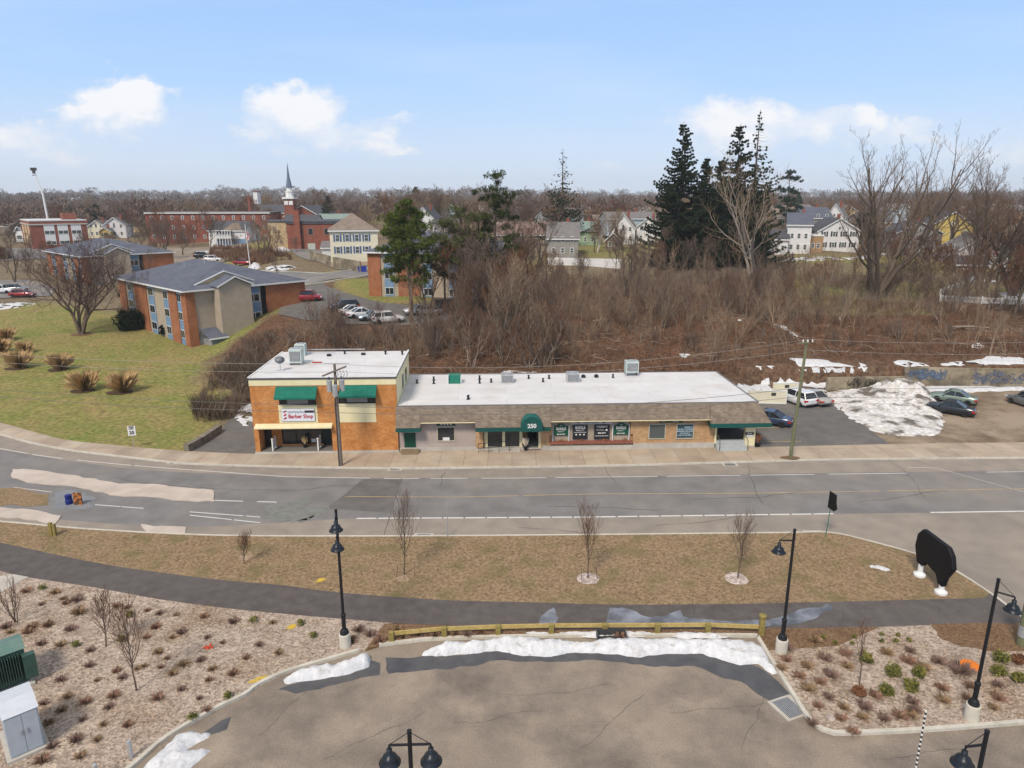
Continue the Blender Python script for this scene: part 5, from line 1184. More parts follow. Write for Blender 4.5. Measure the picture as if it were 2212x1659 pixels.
# middle distance, between and behind the pines
house(915, 512, 46, 12, 40, 22, R(-8), m_whitewall, m_roofdark, 'white gabled house with a dark roof between the two pines')
house(893, 498, 26, 10, 18, 14, R(10), m_bluewall, m_roofdark, 'small blue-grey house behind the tall left pine', kind='side', y=230)
house(955, 530, 50, 12, 26, 14, 0, m_bluewall, m_roofgrey, 'grey-roofed house hidden behind the olive pines', kind='side')
house(1095, 505, 60, 14, 28, 22, R(5), m_brownwall, m_roofdark, 'dark-roofed house right of the bushy pine', kind='side')
house(1130, 532, 120, 12, 26, 24, R(2), m_brownwall, mat('rosy_shingle', (.22, .15, .13), (.27, .19, .165)), 'long low brown house with a rosy roof behind the thicket', kind='side', rows_=1, cols=6)
house(1166, 500, 26, 9, 26, 14, R(-14), m_bluewall, m_roofgrey, 'small pale blue gabled house right of the dark-roofed house')
house(1215, 556, 66, 12, 42, 30, R(-5), m_greywall, m_roofgrey, 'grey-green house with paired white windows behind the thicket', kind='side', cols=3)
house(1264, 530, 52, 10, 33, 16, R(-4), m_greenwall, m_roofgreen, 'mint green house with two pale dormers', kind='side', rows_=1)
house(1236, 478, 50, 12, 16, 12, R(8), m_bluewall, m_roofgrey, 'distant pale house behind the thin spruce', kind='side', y=290)
house(1300, 500, 30, 10, 20, 14, R(5), m_redbrick, m_roofbrown, 'small brick house between the mint house and the white houses', kind='side', y=255)
house(1345, 528, 50, 14, 34, 30, R(-12), m_whitewall, m_roofbrown, 'large white gabled house left of the dark spruces', cols=3)
house(1400, 526, 54, 12, 34, 22, R(-12), m_whitewall, m_roofgrey, 'white house wing with oval attic window beside the dark spruces')
house(1324, 540, 34, 8, 20, 16, R(-10), m_brownwall, m_roofbrown, 'small pinkish gabled shed in front of the large white house', rows_=1, cols=2)
house(1365, 500, 110, 14, 28, 12, R(3), m_bluewall, m_roofgrey, 'long grey-roofed house with brick chimneys behind the white gables', kind='side', rows_=0, y=235)
wl1 = G(1183, 572); wl2 = G(1340, 580)
ww_ = MB().prism([(wl1.x, wl1.y), (wl2.x, wl2.y), (wl2.x, wl2.y + .3), (wl1.x, wl1.y + .3)], 2, wl1.z - 1, wl1.z + 1.7).build('boundary_wall', m_whitewall); tag(ww_, 'long low white wall seen through the thicket', 'wall')
# right part of town
house(1722, 548, 48, 18, 62, 22, R(-20), m_whitewall, m_roofblue, 'white house with a slate blue roof right of the twin-trunk tree', kind='side', cols=3)
house(1682, 550, 34, 10, 34, 16, R(-15), m_whitewall, m_roofdark, 'low white wing attached in front of the slate-roofed house', kind='side', rows_=1, cols=2, chim=False)
dk = house(1760, 545, 30, 8, 34, 4, R(-6), mat('raw_timber_siding', (.36, .22, .11), (.42, .27, .15), mode='siding', bump=.4), m_trimw, 'raw timber porch block between the two white houses', kind='flat', rows_=1, cols=2, chim=False)
house(1808, 543, 86, 12, 43, 26, R(-6), m_whitewall, m_roofdark, 'white gabled house with black shutters behind the bare slope', cols=4, sh=m_shut)
house(1712, 490, 70, 12, 20, 24, R(5), m_brownwall, m_roofbrown, 'brown-roofed house behind the slate-roofed white house', kind='side', y=245)
house(1764, 496, 60, 12, 26, 20, R(-3), m_greywall, m_roofblue, 'grey house with blue-grey roof behind the timber porch block', kind='side', y=235)
house(1800, 490, 40, 14, 20, 28, R(-30), m_whitewall, m_roofgrey, 'steep white gable rising behind the house with black shutters', y=240, rows_=1)
house(1980, 554, 90, 12, 50, 22, R(-10), m_greywall, m_roofdark, 'grey house with white trim behind the large bare tree', cols=3)
house(2050, 540, 84, 13, 50, 30, R(-14), m_yellowwall, m_roofdark, 'bright yellow house with a brown gabled roof', cols=3)
house(2020, 478, 130, 14, 26, 4, R(0), m_redbrick, m_roofdark, 'long red brick building far behind the yellow house', kind='flat', rows_=1, cols=7, y=300, cat='building')
house(2120, 580, 96, 12, 40, 30, R(-12), m_whitewall, m_roofgrey, 'pale house with grey roof at the right edge behind bare trees', cols=3)
house(2098, 592, 60, 7, 22, 14, R(-12), m_brownwall, m_roofdark, 'dark-roofed shed in front of the pale house at the right', kind='side', rows_=1, cols=2, chim=False)
house(2195, 480, 60, 12, 22, 14, R(5), m_tanwall, m_roofgrey, 'tan house among trees at the far right edge', kind='side', y=270)
house(1890, 500, 60, 12, 20, 16, R(5), m_brownwall, m_roofdark, 'dark house behind the large bare tree', kind='side', y=260)
# -- small houses filling the town behind
cl_ = [('white', m_whitewall), ('pale blue', m_bluewall), ('brown', m_brownwall), ('grey', m_greywall), ('cream', m_cream2), ('tan', m_tanwall)]
rf_ = [('dark', m_roofdark), ('grey', m_roofgrey), ('brown', m_roofbrown)]
for i, (px, py, w, yy) in enumerate(((930, 470, 30, 300), (975, 474, 34, 280), (1050, 478, 36, 290), (1120, 474, 30, 320), (1180, 470, 34, 340), (1265, 474, 32, 300), (1330, 470, 36, 330), (1395, 474, 30, 310), (1430, 480, 30, 270), (1700, 470, 34, 330), (1750, 470, 30, 350), (1830, 476, 36, 300), (1880, 472, 34, 330), (1950, 474, 36, 290), (2085, 476, 34, 300), (2140, 474, 36, 320), (2170, 500, 40, 230), (300, 496, 28, 320), (345, 500, 26, 290), (60, 500, 26, 330), (15, 505, 30, 300), (850, 474, 30, 310), (880, 482, 28, 270))):
    c_, r_ = cl_[i % 6], rf_[i % 3]; side = 'the three pines' if px < 1130 else 'the thin spruce' if px < 1300 else 'the large white gables' if px < 1500 else 'the slate-roofed house' if px < 1800 else 'the large bare tree' if px < 2000 else 'the yellow house' if px < 2250 else ''
    if px < 400: side = 'the brick school'
    if 800 < px < 900: side = 'the cream hip-roofed house'
    house(px, py, w, 10, w * .55, w * .35, R((-20, 10, 25, -8)[i % 4]), c_[1], r_[1], 'distant %s house with %s roof, %s far behind %s' % (c_[0], r_[0], ('leftmost', 'second', 'third', 'last')[i % 4], side), kind=('side', 'gable')[i % 2], rows_=2, cols=2, y=yy, chim=i % 3 == 0)
# -- two further blocks of flats
KM = {}
for c in COL.objects:
    if c.parent: KM.setdefault(c.parent.name, []).append(c)
dup(FL, (-94, 154, terrain(-90, 155) - 1.9), R(47), 'second block of flats half hidden behind the leaning bare tree', km=KM)
dup(FL, (-4.4, 117.5, terrain(-6, 118) - .6), R(78), 'third block of flats standing behind the pines', km=KM, scale=(1, .78, 1))

# ------------------------------------------------------------------ walls and fences
def wallrun(pts, h, th, m, nm, lab, zf=T, cat='wall', base=-.8):
    mb = MB()
    for (a, b) in zip(pts[:-1], pts[1:]):
        a, b = Vector(a), Vector(b); d = (b - a).normalized(); n_ = Vector((-d.y, d.x)) * th
        q = [a, b, b + n_, a + n_]; k = len(mb.v)
        for p in q: mb.v.append((p.x, p.y, zf(p.x, p.y) + base))
        for p in q: mb.v.append((p.x, p.y, zf(p.x, p.y) + h))
        mb.f += [(k, k + 1, k + 5, k + 4), (k + 1, k + 2, k + 6, k + 5), (k + 2, k + 3, k + 7, k + 6), (k + 3, k, k + 4, k + 7), (k + 4, k + 5, k + 6, k + 7)]
    o = mb.build(nm, m); tag(o, lab, cat); return o
Z0 = lambda x, y: 0.0
w1, w2, w3 = gz(*zp([(1280, 760)])[0]), gz(*zp([(2212, 775)])[0]), gz(2450, 838)
rw = wallrun([w1.xy, w2.xy, w3.xy], 2.25, .4, m_wall, 'retaining_wall', 'long stained concrete retaining wall with blue graffiti at the dirt lot', Z0)
a = gz(*zp([(690, 800)])[0]); b = gz(*zp([(1280, 790)])[0])
rw2 = wallrun([a.xy, (b.x, b.y)], 1.55, .4, m_wall, 'retaining_wall', 'lower stained concrete wall with black scribbles behind the snow pile', Z0)
mg = MB(); rr = random.Random(5)
def scrib(mb, x0, x1, y, z0, z1, n, r_=.035):
    for k in range(n):
        cx_ = rr.uniform(x0, x1); cz_ = rr.uniform(z0, z1); ra_ = rr.uniform(.15, .38); t0 = rr.uniform(0, 6)
        mb.tube([(cx_ + ra_ * math.cos(t0 + t * .8), y, cz_ + ra_ * 1.1 * math.sin(t0 + t * .8)) for t in range(6)], r_, 3, False)
yb = a.y + (b.y - a.y) * .6; 
o = MB(); scrib(o, a.x + 2.6, a.x + 6.2, 0, .45, 1.2, 26); o.build('graffiti', m_black, rw2); rw2_g = bpy.data.objects['graffiti']; rw2_g.location = (0, min(a.y, b.y) - .01, 0)
wa_ = math.atan2(w2.y - w1.y, w2.x - w1.x)
o = MB(); scrib(o, .5, 4.6, 0, .9, 1.9, 60, .06); g_ = o.build('graffiti', mat('blue_spray', (.09, .12, .19), (.14, .19, .26), sc=3), rw); g_.location = (w1.x, w1.y - .02, 0); g_.rotation_euler = (0, 0, wa_)
o = MB(); scrib(o, 8, 14.5, 0, .6, 1.8, 60, .055); g_ = o.build('graffiti', mat('dull_blue_spray', (.11, .12, .18), (.15, .17, .22), sc=3), rw); g_.location = (w1.x, w1.y - .02, 0); g_.rotation_euler = (0, 0, wa_)
wallrun([gz(*p).xy for p in ((398, 977), (430, 960), (452, 945), (470, 933))], .75, -.5, m_stonew, 'stone_wall', 'low field stone wall along the left side of the driveway', Z0)
p1, p2, p3 = G(592 + 78, 563), G(720, 578), G(778, 589)
wallrun([p1.xy, p2.xy, p3.xy], 2.4, .4, m_wall, 'retaining_wall', 'grey concrete retaining wall below the driveway of the cream house')
# cream panel walls right of the office building
for (a, b, h, lab) in ((gz(1615, 871), gz(1696, 873), 1.45, 'cream clad panel wall with white trim beside the white parked car'), (gz(1668, 858), gz(1722, 857), 1.6, 'cream clad panel wall standing behind the two parked cars')):
    rz = math.atan2(b.y - a.y, b.x - a.x); L = (b - a).length; e = empty('panel_wall', tuple(a), rz, lab, 'wall')
    MB().box(0, L, 0, .15, 0, h).build('panel', m_cream2, e); MB().box(-.02, L + .12, -.05, -.002, 0, .14).box(L, L + .12, -.05, .2, .141, h).box(-.02, L + .12, -.03, .2, h + .002, h + .1).build('trim', m_trimw, e)
    MB().box(L - 1.6, L - 1.1, -.03, -.003, h - .5, h - .15).build('vent', m_grate, e)
def picket(a, b, lab):
    L = (b - a).length; rz = math.atan2(b.y - a.y, b.x - a.x); e = empty('picket_fence', (a.x, a.y, T(a.x, a.y)), rz, lab, 'fence', 'white picket fences at the edge of the lawn')
    sl_ = (T(b.x, b.y) - T(a.x, a.y)) / L; mb = MB(); k = 0.0
    while k < L: mb.box(k, k + .08, -.02, .02, sl_ * k + .1, sl_ * k + 1.15); k += .17
    mb.v += []; mb.build('pickets', m_trimw, e); mb = MB()
    for z in (.3, .9): n = len(mb.v); mb.prism([(0, z), (L, z + sl_ * L), (L, z + .1 + sl_ * L), (0, z + .1)], 1, .021, .06)
    mb.build('rails', m_trimw, e)
    n = int(L / 2.4)
    for q in range(n + 1): x = L * q / n; MB().box(x - .07, x + .07, -.07, .07, sl_ * x - .3, sl_ * x + 1.3).build('post', m_trimw, e)
picket(G(2030, 652), G(2120, 657), 'white picket fence run along the brow of the slope, left half'); picket(G(2120, 657), G(2290, 662), 'white picket fence run along the brow of the slope, right half')
picket(G(2030, 640), G(2110, 606), 'white fence climbing diagonally across the lawn towards the right houses')

# ------------------------------------------------------------------ vehicles
m_tyre = mat('tyre_rubber', (.015, .015, .016), rough=.9); m_rim = mat('alloy_rim', (.4, .41, .42), rough=.35, metal=.7)
m_head = mat('headlight_glass', (.7, .72, .75), rough=.15); m_tail = mat('tail_light_red', (.45, .015, .01), rough=.2); m_plate = mat('licence_plate', (.6, .6, .62), rough=.5)
WH = {}
def carpaint(nm, c, met=.2): return mat(nm, c, rough=.28, metal=met, coat=.6, spec=.5)
def car(kind, paint, loc, rz, label, group='parked cars'):
    """nose towards +x"""
    L, W_, H = {'sedan': (4.7, 1.82, 1.45), 'suv': (4.65, 1.88, 1.7), 'van': (5.0, 1.95, 1.8)}[kind]
    e = empty({'sedan': 'parked_sedan', 'suv': 'parked_suv', 'van': 'parked_minivan'}[kind], loc, rz, label, 'car', group)
    hL = L / 2
    belt = {'sedan': .92, 'suv': 1.08, 'van': 1.08}[kind]
    st = [(-hL, .42, belt - .16, .80), (-hL + .12, .30, belt - .04, .93), (-hL + .75, .24, belt, 1.0), (-.4, .22, belt - .01, 1.0), (hL - 1.25, .22, belt - .03, 1.0), (hL - .5, .26, belt - .14, .95), (hL - .1, .32, belt - .26, .86), (hL, .42, belt - .36, .74)]
    V = []; Fc = []
    for x, zl, zh, f in st:
        w = W_ / 2 * f; V += [(x, -w * .9, zl), (x, -w, zl + .18), (x, -w, zh - .2), (x, -w * .9, zh), (x, w * .9, zh), (x, w, zh - .2), (x, w, zl + .18), (x, w * .9, zl)]
    for i in range(len(st) - 1):
        for k in range(8): a = i * 8 + k; b = i * 8 + (k + 1) % 8; Fc.append((a, b, b + 8, a + 8))
    Fc += [tuple(range(7, -1, -1)), tuple(range(len(V) - 8, len(V)))]
    mb = MB(); mb.v = V; mb.f = Fc; bd = mb.build('body', paint, e, sm=True); bv = bd.modifiers.new('b', 'BEVEL'); bv.width = .05; bv.segments = 2
    if kind == 'sedan': g = [(-hL + .85, belt - .02), (-hL + 1.7, H - .05), (.25, H - .02), (hL - 1.4, belt - .02)]
    elif kind == 'suv': g = [(-hL + .12, belt - .02), (-hL + .5, H - .06), (.5, H - .03), (hL - 1.35, belt - .02)]
    else: g = [(-hL + .1, belt - .02), (-hL + .35, H - .06), (.9, H - .03), (hL - 1.0, belt - .02)]
    wb, wt_ = W_ / 2 * .93, W_ / 2 * .74
    mb = MB(); n = 0
    for s_ in (-1, 1):
        for i, (x, z) in enumerate(g): mb.v.append((x, s_ * (wb if i in (0, 3) else wt_), z))
    mb.f = [(0, 1, 2, 3), (7, 6, 5, 4), (0, 4, 5, 1), (1, 5, 6, 2), (2, 6, 7, 3)]; mb.build('cabin_glass', m_glass, e)
    mb = MB(); a, b = g[1], g[2]
    mb.v = [(a[0] - .04, -wt_ - .03, a[1] - .03), (b[0] + .04, -wt_ - .03, b[1] - .03), (b[0] + .04, wt_ + .03, b[1] - .03), (a[0] - .04, wt_ + .03, a[1] - .03), (a[0] + .08, -wt_ + .1, H), (b[0] - .08, -wt_ + .1, H + .01), (b[0] - .08, wt_ - .1, H + .01), (a[0] + .08, wt_ - .1, H)]
    mb.f = [(4, 5, 6, 7), (0, 1, 5, 4), (1, 2, 6, 5), (2, 3, 7, 6), (3, 0, 4, 7), (0, 3, 2, 1)]; mb.build('roof', paint, e)
    mb = MB()
    for s_ in (-1, 1):
        for (i, j) in ((0, 1), (3, 2)): mb.tube([(g[i][0], s_ * wb, g[i][1]), (g[j][0], s_ * (wt_ + .01), g[j][1])], .05, 4)
        xm = (g[1][0] + g[2][0]) / 2; mb.tube([(xm, s_ * wb * 1.0, belt - .02), (xm, s_ * (wt_ + .01), H - .05)], .04, 4)
        if kind != 'sedan': x = -hL + 1.3; mb.tube([(x, s_ * wb, belt - .02), (x, s_ * (wt_ + .01), H - .05)], .09, 4)
    each(mb, 'pillar', paint, e)
    if 'w' not in WH:
        a = MB(); a.lathe([(.2, -.1), (.31, -.11), (.335, -.05), (.335, .05), (.31, .11), (.2, .1)], sides=18); WH['w'] = a
    for sx in (-hL + .85, hL - .9):
        for s_ in (-1, 1):
            y_ = s_ * (W_ / 2 - .1)
            w = empty('wheel', (sx, y_, .335), 0); w.parent = e; w.rotation_euler = (R(90), 0, 0)
            if 'tm' not in WH:
                o = MB().lathe([(.2, -.11), (.31, -.12), (.335, -.05), (.335, .05), (.31, .12), (.2, .11)], sides=18).build('tyre', m_tyre, w); WH['tm'] = o.data
                o = MB().lathe([(.02, -.1), (.2, -.1), (.21, -.115), (.21, .115), (.2, .1), (.02, .1)], sides=14).build('rim', m_rim, w); WH['rm'] = o.data
            else:
                put(bpy.data.objects.new('tyre', WH['tm']), w); put(bpy.data.objects.new('rim', WH['rm']), w)
    for s_ in (-1, 1):
        MB().box(hL - .3, hL + .0, s_ * W_ * .37 - .18, s_ * W_ * .37 + .18, belt - .46, belt - .32).build('headlight', m_head, e)
        MB().box(-hL - .01, -hL + .25, s_ * W_ * .39 - .19, s_ * W_ * .39 + .19, belt - .34, belt - .16).build('tail_light', m_tail, e)
        MB().box(.75, .92, s_ * (W_ / 2 + .08) - .09, s_ * (W_ / 2 + .08) + .09, belt - .02, belt + .12).build('mirror', paint, e)
    MB().box(-hL - .02, -hL + .05, -.26, .26, belt - .36, belt - .22).build('licence_plate', m_plate, e)
    MB().box(-hL - .03, -hL + .3, -W_ * .4, W_ * .4, .32, .46).box(hL - .25, hL + .02, -W_ * .36, W_ * .36, .32, .44).build('bumper', m_grate, e)
    return e
c_w = carpaint('white_car_paint', (.7, .7, .7), 0); c_s = carpaint('silver_car_paint', (.42, .4, .36)); c_g = carpaint('sage_car_paint', (.2, .27, .22)); c_k = carpaint('black_car_paint', (.012, .015, .018)); c_b = carpaint('navy_car_paint', (.03, .05, .1)); c_r = carpaint('red_car_paint', (.3, .015, .02)); c_gr = carpaint('grey_car_paint', (.16, .165, .17)); c_lb = carpaint('pale_blue_car_paint', (.3, .36, .4))
def carat(kind, paint, px, py, rz, label, flat_=False):
    p = gz(px, py, .02) if flat_ else G(px, py); return car(kind, paint, (p.x, p.y, p.z + (.0 if flat_ else .12)), R(rz), label)
carat('suv', c_w, 1719, 870, 112, 'white SUV parked behind the green-tinted utility pole', True)
carat('sedan', c_s, 1754, 868, 108, 'silver-beige sedan parked right of the white SUV', True)
carat('sedan', c_b, 1658, 914, 148, 'dark blue car half hidden behind the shingled roof end', True)
carat('sedan', c_g, 2057, 868, 142, 'sage green sedan on the dirt lot by the retaining wall', True)
carat('sedan', c_k, 2050, 892, 140, 'black sedan nearest the snow pile on the dirt lot', True)
carat('suv', c_gr, 2222, 878, 100, 'grey car cut off by the right edge on the dirt lot', True)
carat('suv', c_k, 744, 672, 205, 'black SUV with raised nose at the left end of the parked row')
carat('sedan', c_s, 766, 680, 30, 'silver sedan second from left in the parked row behind the thicket')
carat('sedan', c_w, 782, 686, 28, 'white sedan third from left in the parked row behind the thicket')
carat('sedan', c_lb, 807, 692, 205, 'pale sedan with bluish windscreen fourth in the parked row')
carat('suv', c_w, 838, 698, 22, 'light grey hatchback SUV at the right end of the parked row behind the thicket')
carat('sedan', c_w, 905, 679, 200, 'white car just right of the leaning pine trunk'); carat('sedan', c_s, 925, 681, 150, 'white sedan showing red tail lights beside the dark dumpster')
carat('van', c_r, 664, 651, 10, 'dark red minivan beside the brick end wall of the flats')
carat('suv', c_w, 5, 634, 5, 'white SUV at the left edge of the far left car park'); carat('suv', c_gr, 32, 632, 8, 'grey SUV in the middle of the far left car park'); carat('sedan', c_r, 50, 642, 5, 'red sedan in front of the two far left cars')
carat('suv', c_w, 460, 566, 8, 'white SUV on the lot beyond the nearest flats roof'); carat('suv', c_k, 438, 558, 12, 'black car behind the white SUV beyond the nearest flats'); carat('sedan', c_r, 526, 573, -8, 'bright red car peeping above the nearest flats roof')
carat('sedan', c_k, 755, 540, 10, 'black sedan parked by the dark red brick building'); 
for px, lab in ((2180, 'parked white car among the houses at the far right edge'),): carat('sedan', c_w, px, 592, 20, lab)
def bin_(px, py, lab, s=1.0, m=m_blue):
    p = G(px, py); e = empty('waste_container', tuple(p), .2, lab, 'waste container')
    MB().prism([(-.8 * s, .1), (.8 * s, .1), (.95 * s, 1.2 * s), (-.95 * s, 1.2 * s)], 1, -.5 * s, .5 * s).build('bin', m, e); MB().box(-1.0 * s, 1.0 * s, -.55 * s, .55 * s, 1.2 * s + .002, 1.3 * s).build('lid', m, e)
bin_(783, 588, 'blue waste container under the retaining wall by the street'); bin_(772, 541, 'blue waste container beside the black sedan', 1.1); bin_(1085 - 0, 668, 'blue waste container behind the pines, right one'); bin_(1000, 668, 'left blue waste container behind the pines'); bin_(958, 672, 'dark brown dumpster beside the white sedan', 1.5, m_brownwall); bin_(2028, 560, 'small blue container between the grey and yellow houses', .9)

# ------------------------------------------------------------------ poles and wires
def pole(px, py, z0, h, lab, m, arms, top_dx=0, r=.16):
    p = gz(px, py, z0); e = empty('utility_pole', tuple(p), ANG, lab, 'utility pole')
    MB().tube([(0, 0, -.2), (top_dx * .5, 0, h / 2), (top_dx, 0, h)], [r, r * .85, r * .65], 10).build('pole', m, e); return e, p
up1, P1 = pole(737, 1005.5, .13, 8.9, 'grey wooden utility pole with three transformers in front of the barber shop', m_pole, 1)
MB().box(-1.05, 1.05, -.06, .06, -.06, .06).build('crossarm', m_pole, up1, loc=(0, -.2, 8.35)).rotation_euler = (0, R(-18), R(20))
MB().tube([(-.9, 0, 8.95), (1.2, 0, 8.95)], .03, 5).build('top_bar', m_steel, up1)
for dx, dy in ((-.5, -.1), (.02, -.5), (.48, .1)):
    t_ = MB().lathe([(.22, 0), (.22, .85), (.24, .86), (.24, .93), (.1, 1.0)], dx, dy, 12, 6.6 - (.3 if dy < -.3 else 0)).build('transformer', m_steel, up1); MB().lathe([(.05, 0), (.06, .28)], dx, dy, 6, 7.55 - (.3 if dy < -.3 else 0)).build('bushing', m_grate, t_)
mb = MB()
for k in range(4): mb.tube([(.2 + .25 * k, -.2, 8.4), (.35 + .25 * k, -.35, 8.1), (.2 + .25 * k, -.3, 7.9)], .02, 4)
for k in range(3): mb.tube([(-.3 + .3 * k, -.2, 6.6), (-.7 + .3 * k, -.3, 6.0), (-.2 + .1 * k, -.18, 5.4)], .015, 4)
mb.tube([(-.14, -.13, 0), (-.13, -.12, 6)], .05, 6); mb.build('cable_loop', m_grate, up1)
up2, P2 = pole(1707, 989, .13, 10.6, 'green-tinted leaning utility pole by the car park', m_poleg, 0, top_dx=.35)
MB().box(-.5, .5, -.2, -.12, 10.3, 10.4).build('crossarm', m_poleg, up2)
mb = MB()
for k in (-.4, 0, .4): mb.lathe([(.05, 0), (.07, .1), (.04, .22)], .35 + k, -.16, 6, 10.4)
mb.build('insulator', m_trimw, up2)
drape('mulch_patch', [(P2.x + .9 * math.cos(t * .4), P2.y + .5 * math.sin(t * .4)) for t in range(16)], m_mulch, lambda x, y: .135, .3, .1)
p = gz(2207, 1392, .12); e = empty('utility_pole', (p.x, p.y, .12), 0, 'thick mossy timber pole with a steel band at the right edge', 'utility pole')
MB().tube([(0, 0, 0), (0, 0, 3.2)], .26, 12).build('pole', m_poleg, e); MB().tube([(0, 0, .5), (0, 0, 1.1)], .275, 12).build('steel_band', m_steel, e)
def wire(a, b, sag, lab, r=.014, m=None):
    a, b = Vector(a), Vector(b); n = 24; pts = []
    for k in range(n + 1):
        t = k / n; q = a.lerp(b, t); q.z -= sag * 4 * t * (1 - t); pts.append(q)
    o = MB().tube(pts, r, 4).build('power_line', m or mat('weathered_wire', (.14, .135, .13), rough=.6)); tag(o, lab, 'cable'); return o
T1 = Vector((P1.x, P1.y, 9.05)); T2 = Vector((P2.x + .35, P2.y, 10.75)); LF = Vector((-75, 68, 9.5)); RT = Vector((70, 66, 10.2)); mw = mat('pale_wire', (.3, .28, .26), rough=.6)
wire(T1, T2, 1.15, 'top power line strung between the two utility poles', m=mw); wire(T1 + Vector((.3, 0, -.65)), T2 + Vector((0, 0, -.9)), 1.0, 'second power line below the top one between the utility poles', m=mw)
wire(T1, LF, .9, 'top power line running from the grey pole off to the left', m=mw); wire(T1 + Vector((-.3, 0, -.7)), LF + Vector((0, 0, -.8)), .9, 'second power line running from the grey pole off to the left', m=mw)
wire(T2, RT, .8, 'top power line running from the green-tinted pole to the right', m=mw); wire(T2 + Vector((0, 0, -.9)), RT + Vector((0, 0, -1)), .9, 'second power line running from the green-tinted pole to the right', m=mw)
wire(T1 + Vector((0, 0, -3.6)), T2 + Vector((0, 0, -4.2)), .9, 'upper telephone cable crossing in front of the white roof', .02); wire(T1 + Vector((0, 0, -4.2)), T2 + Vector((0, 0, -5.0)), .7, 'lower telephone cable crossing in front of the white roof', .02)
wire(T1 + Vector((0, 0, -3.6)), LF + Vector((0, 0, -3.4)), .8, 'upper telephone cable crossing the lawn to the left', .02); wire(T1 + Vector((0, 0, -4.2)), LF + Vector((0, 0, -4.2)), .8, 'lower telephone cable crossing the lawn to the left', .02)
wire(T2 + Vector((0, 0, -4.2)), RT + Vector((0, 0, -4)), .8, 'upper telephone cable crossing the snow pile to the right', .02); wire(T2 + Vector((0, 0, -5)), RT + Vector((0, 0, -5)), .8, 'lower telephone cable crossing the snow pile to the right', .02)
# flagpole
p = G(541, 580); s = mpp(p); e = empty('flagpole', tuple(p), 0, 'white flagpole with a drooping striped flag beyond the nearest flats', 'flagpole'); MB().tube([(0, 0, 0), (-3 * s, 0, 93 * s)], [.12, .06], 8).build('pole', m_trimw, e)
fl = MB(); 
for k in range(6): fl.prism([(-2.7 * s + .1 * k, 60 * s), (-2.7 * s + .1 * k + .09, 60 * s), (-2.7 * s + .1 * k + .09 + .3, 78 * s - k * .2), (-2.7 * s + .1 * k, 78 * s)], 1, -.05 - .04 * (k % 2), .02)
fl.build('flag', mat('red_white_flag', (.5, .05, .06), (.65, .6, .62), sc=3, thr=(.45, .55)), e)

# ------------------------------------------------------------------ street lamps
def lamp(px, py, h, heads, lab, y=None):
    p = gz(px, py, .1) if y is None else at(px, py, y)
    if y is not None: p.z = 0
    e = empty('street_lamp', (p.x, p.y, p.z), 0, lab, 'street lamp', 'black street lamps around the car park')
    MB().lathe([(.29, 0), (.29, .72), (.27, .76)], sides=24).build('concrete_base', mat('cream_concrete', (.52, .48, .4), (.6, .56, .48), sc=3, rough=.9), e)
    MB().lathe([(.23, .76), (.23, .82), (.17, .98), (.12, 1.02), (.105, 1.08), (.105, 1.75), (.13, 1.76), (.13, 1.86), (.075, 1.9), (.065, h - .06), (.075, h - .05), (.075, h)], sides=14).build('pole', m_black, e)
    for (ang, zarm, L) in heads:
        dx, dy = math.cos(ang), math.sin(ang)
        a = MB().tube([(0, 0, zarm), (dx * L, dy * L, zarm)], .04, 8).tube([(0, 0, min(h - .05, zarm + .55)), (dx * L * .93, dy * L * .93, zarm + .04)], .012, 5).tube([(dx * L, dy * L, zarm), (dx * L, dy * L, zarm - .16)], .03, 8).build('arm', m_black, e)
        MB().lathe([(.04, -.12), (.085, -.14), (.09, -.3), (.12, -.33), (.2, -.38), (.24, -.47), (.25, -.55), (.33, -.6), (.335, -.63), (.22, -.6), (.1, -.58)], dx * L, dy * L, 20, zarm).build('lamp_head', m_lamp, e, sm=True)
    return e
lamp(746, 1396, 7.55, [(R(-80), 7.35, .55), (R(-80), 6.35, .55)], 'black street lamp with two heads one above the other, left on the gravel bed')
lamp(1687, 1408, 6.75, [(R(178), 6.15, .65)], 'black street lamp with one head pointing left beside the timber rail end')
lamp(2097, 1553, 6.85, [(R(-40), 6.25, .65)], 'black street lamp with one head pointing right, near the right edge')
b_ = at(884, 1578, 17.3); hb_ = b_.z; lamp(884, 1578, hb_, [(R(2), hb_ - .5, .62), (R(182), hb_ - .5, .62)], 'black street lamp with a symmetrical pair of heads, bottom centre', y=17.3)
b_ = at(2133, 1578, 17.3); lamp(2133, 1578, b_.z, [(R(188), b_.z - .5, .62)], 'black street lamp cut off at the bottom right corner', y=17.3)
# ------------------------------------------------------------------ timber rail
tr = empty('timber_guard_rail', tuple(gz(846, 1384, .11)), 0, 'low yellowish timber guard rail behind the long snow bank', 'guard rail')
posts = [gz(x, y_, .11) - tr.location for x, y_ in ((846, 1385), (960, 1375), (1076, 1370.5), (1191, 1368), (1306.5, 1367.5), (1420, 1367), (1529, 1366.5), (1644, 1371))]
for i, p in enumerate(posts):
    o = MB().box(-.13, .13, -.11, .11, -.1, .56 if i < 7 else 1.0).build('post', m_woodd, tr, loc=(p.x, p.y, 0), bev=.02)
    if i == 7: MB().lathe([(.16, 1.0), (.2, 1.08), (.2, 1.16), (.1, 1.2)], sides=10).build('post_cap', m_woodd, o)
for a, b in zip(posts[:-1], posts[1:]):
    MB().prism([(a.x + .11, a.y + .05), (b.x - .11, b.y + .05), (b.x - .11, b.y + .15), (a.x + .11, a.y + .15)], 2, .3, .5).build('rail', m_wood, tr)
e = empty('wooden_crate', tuple(gz(1320, 1378, .12)), .05, 'open dark box half buried in the snow under the timber rail', 'box')
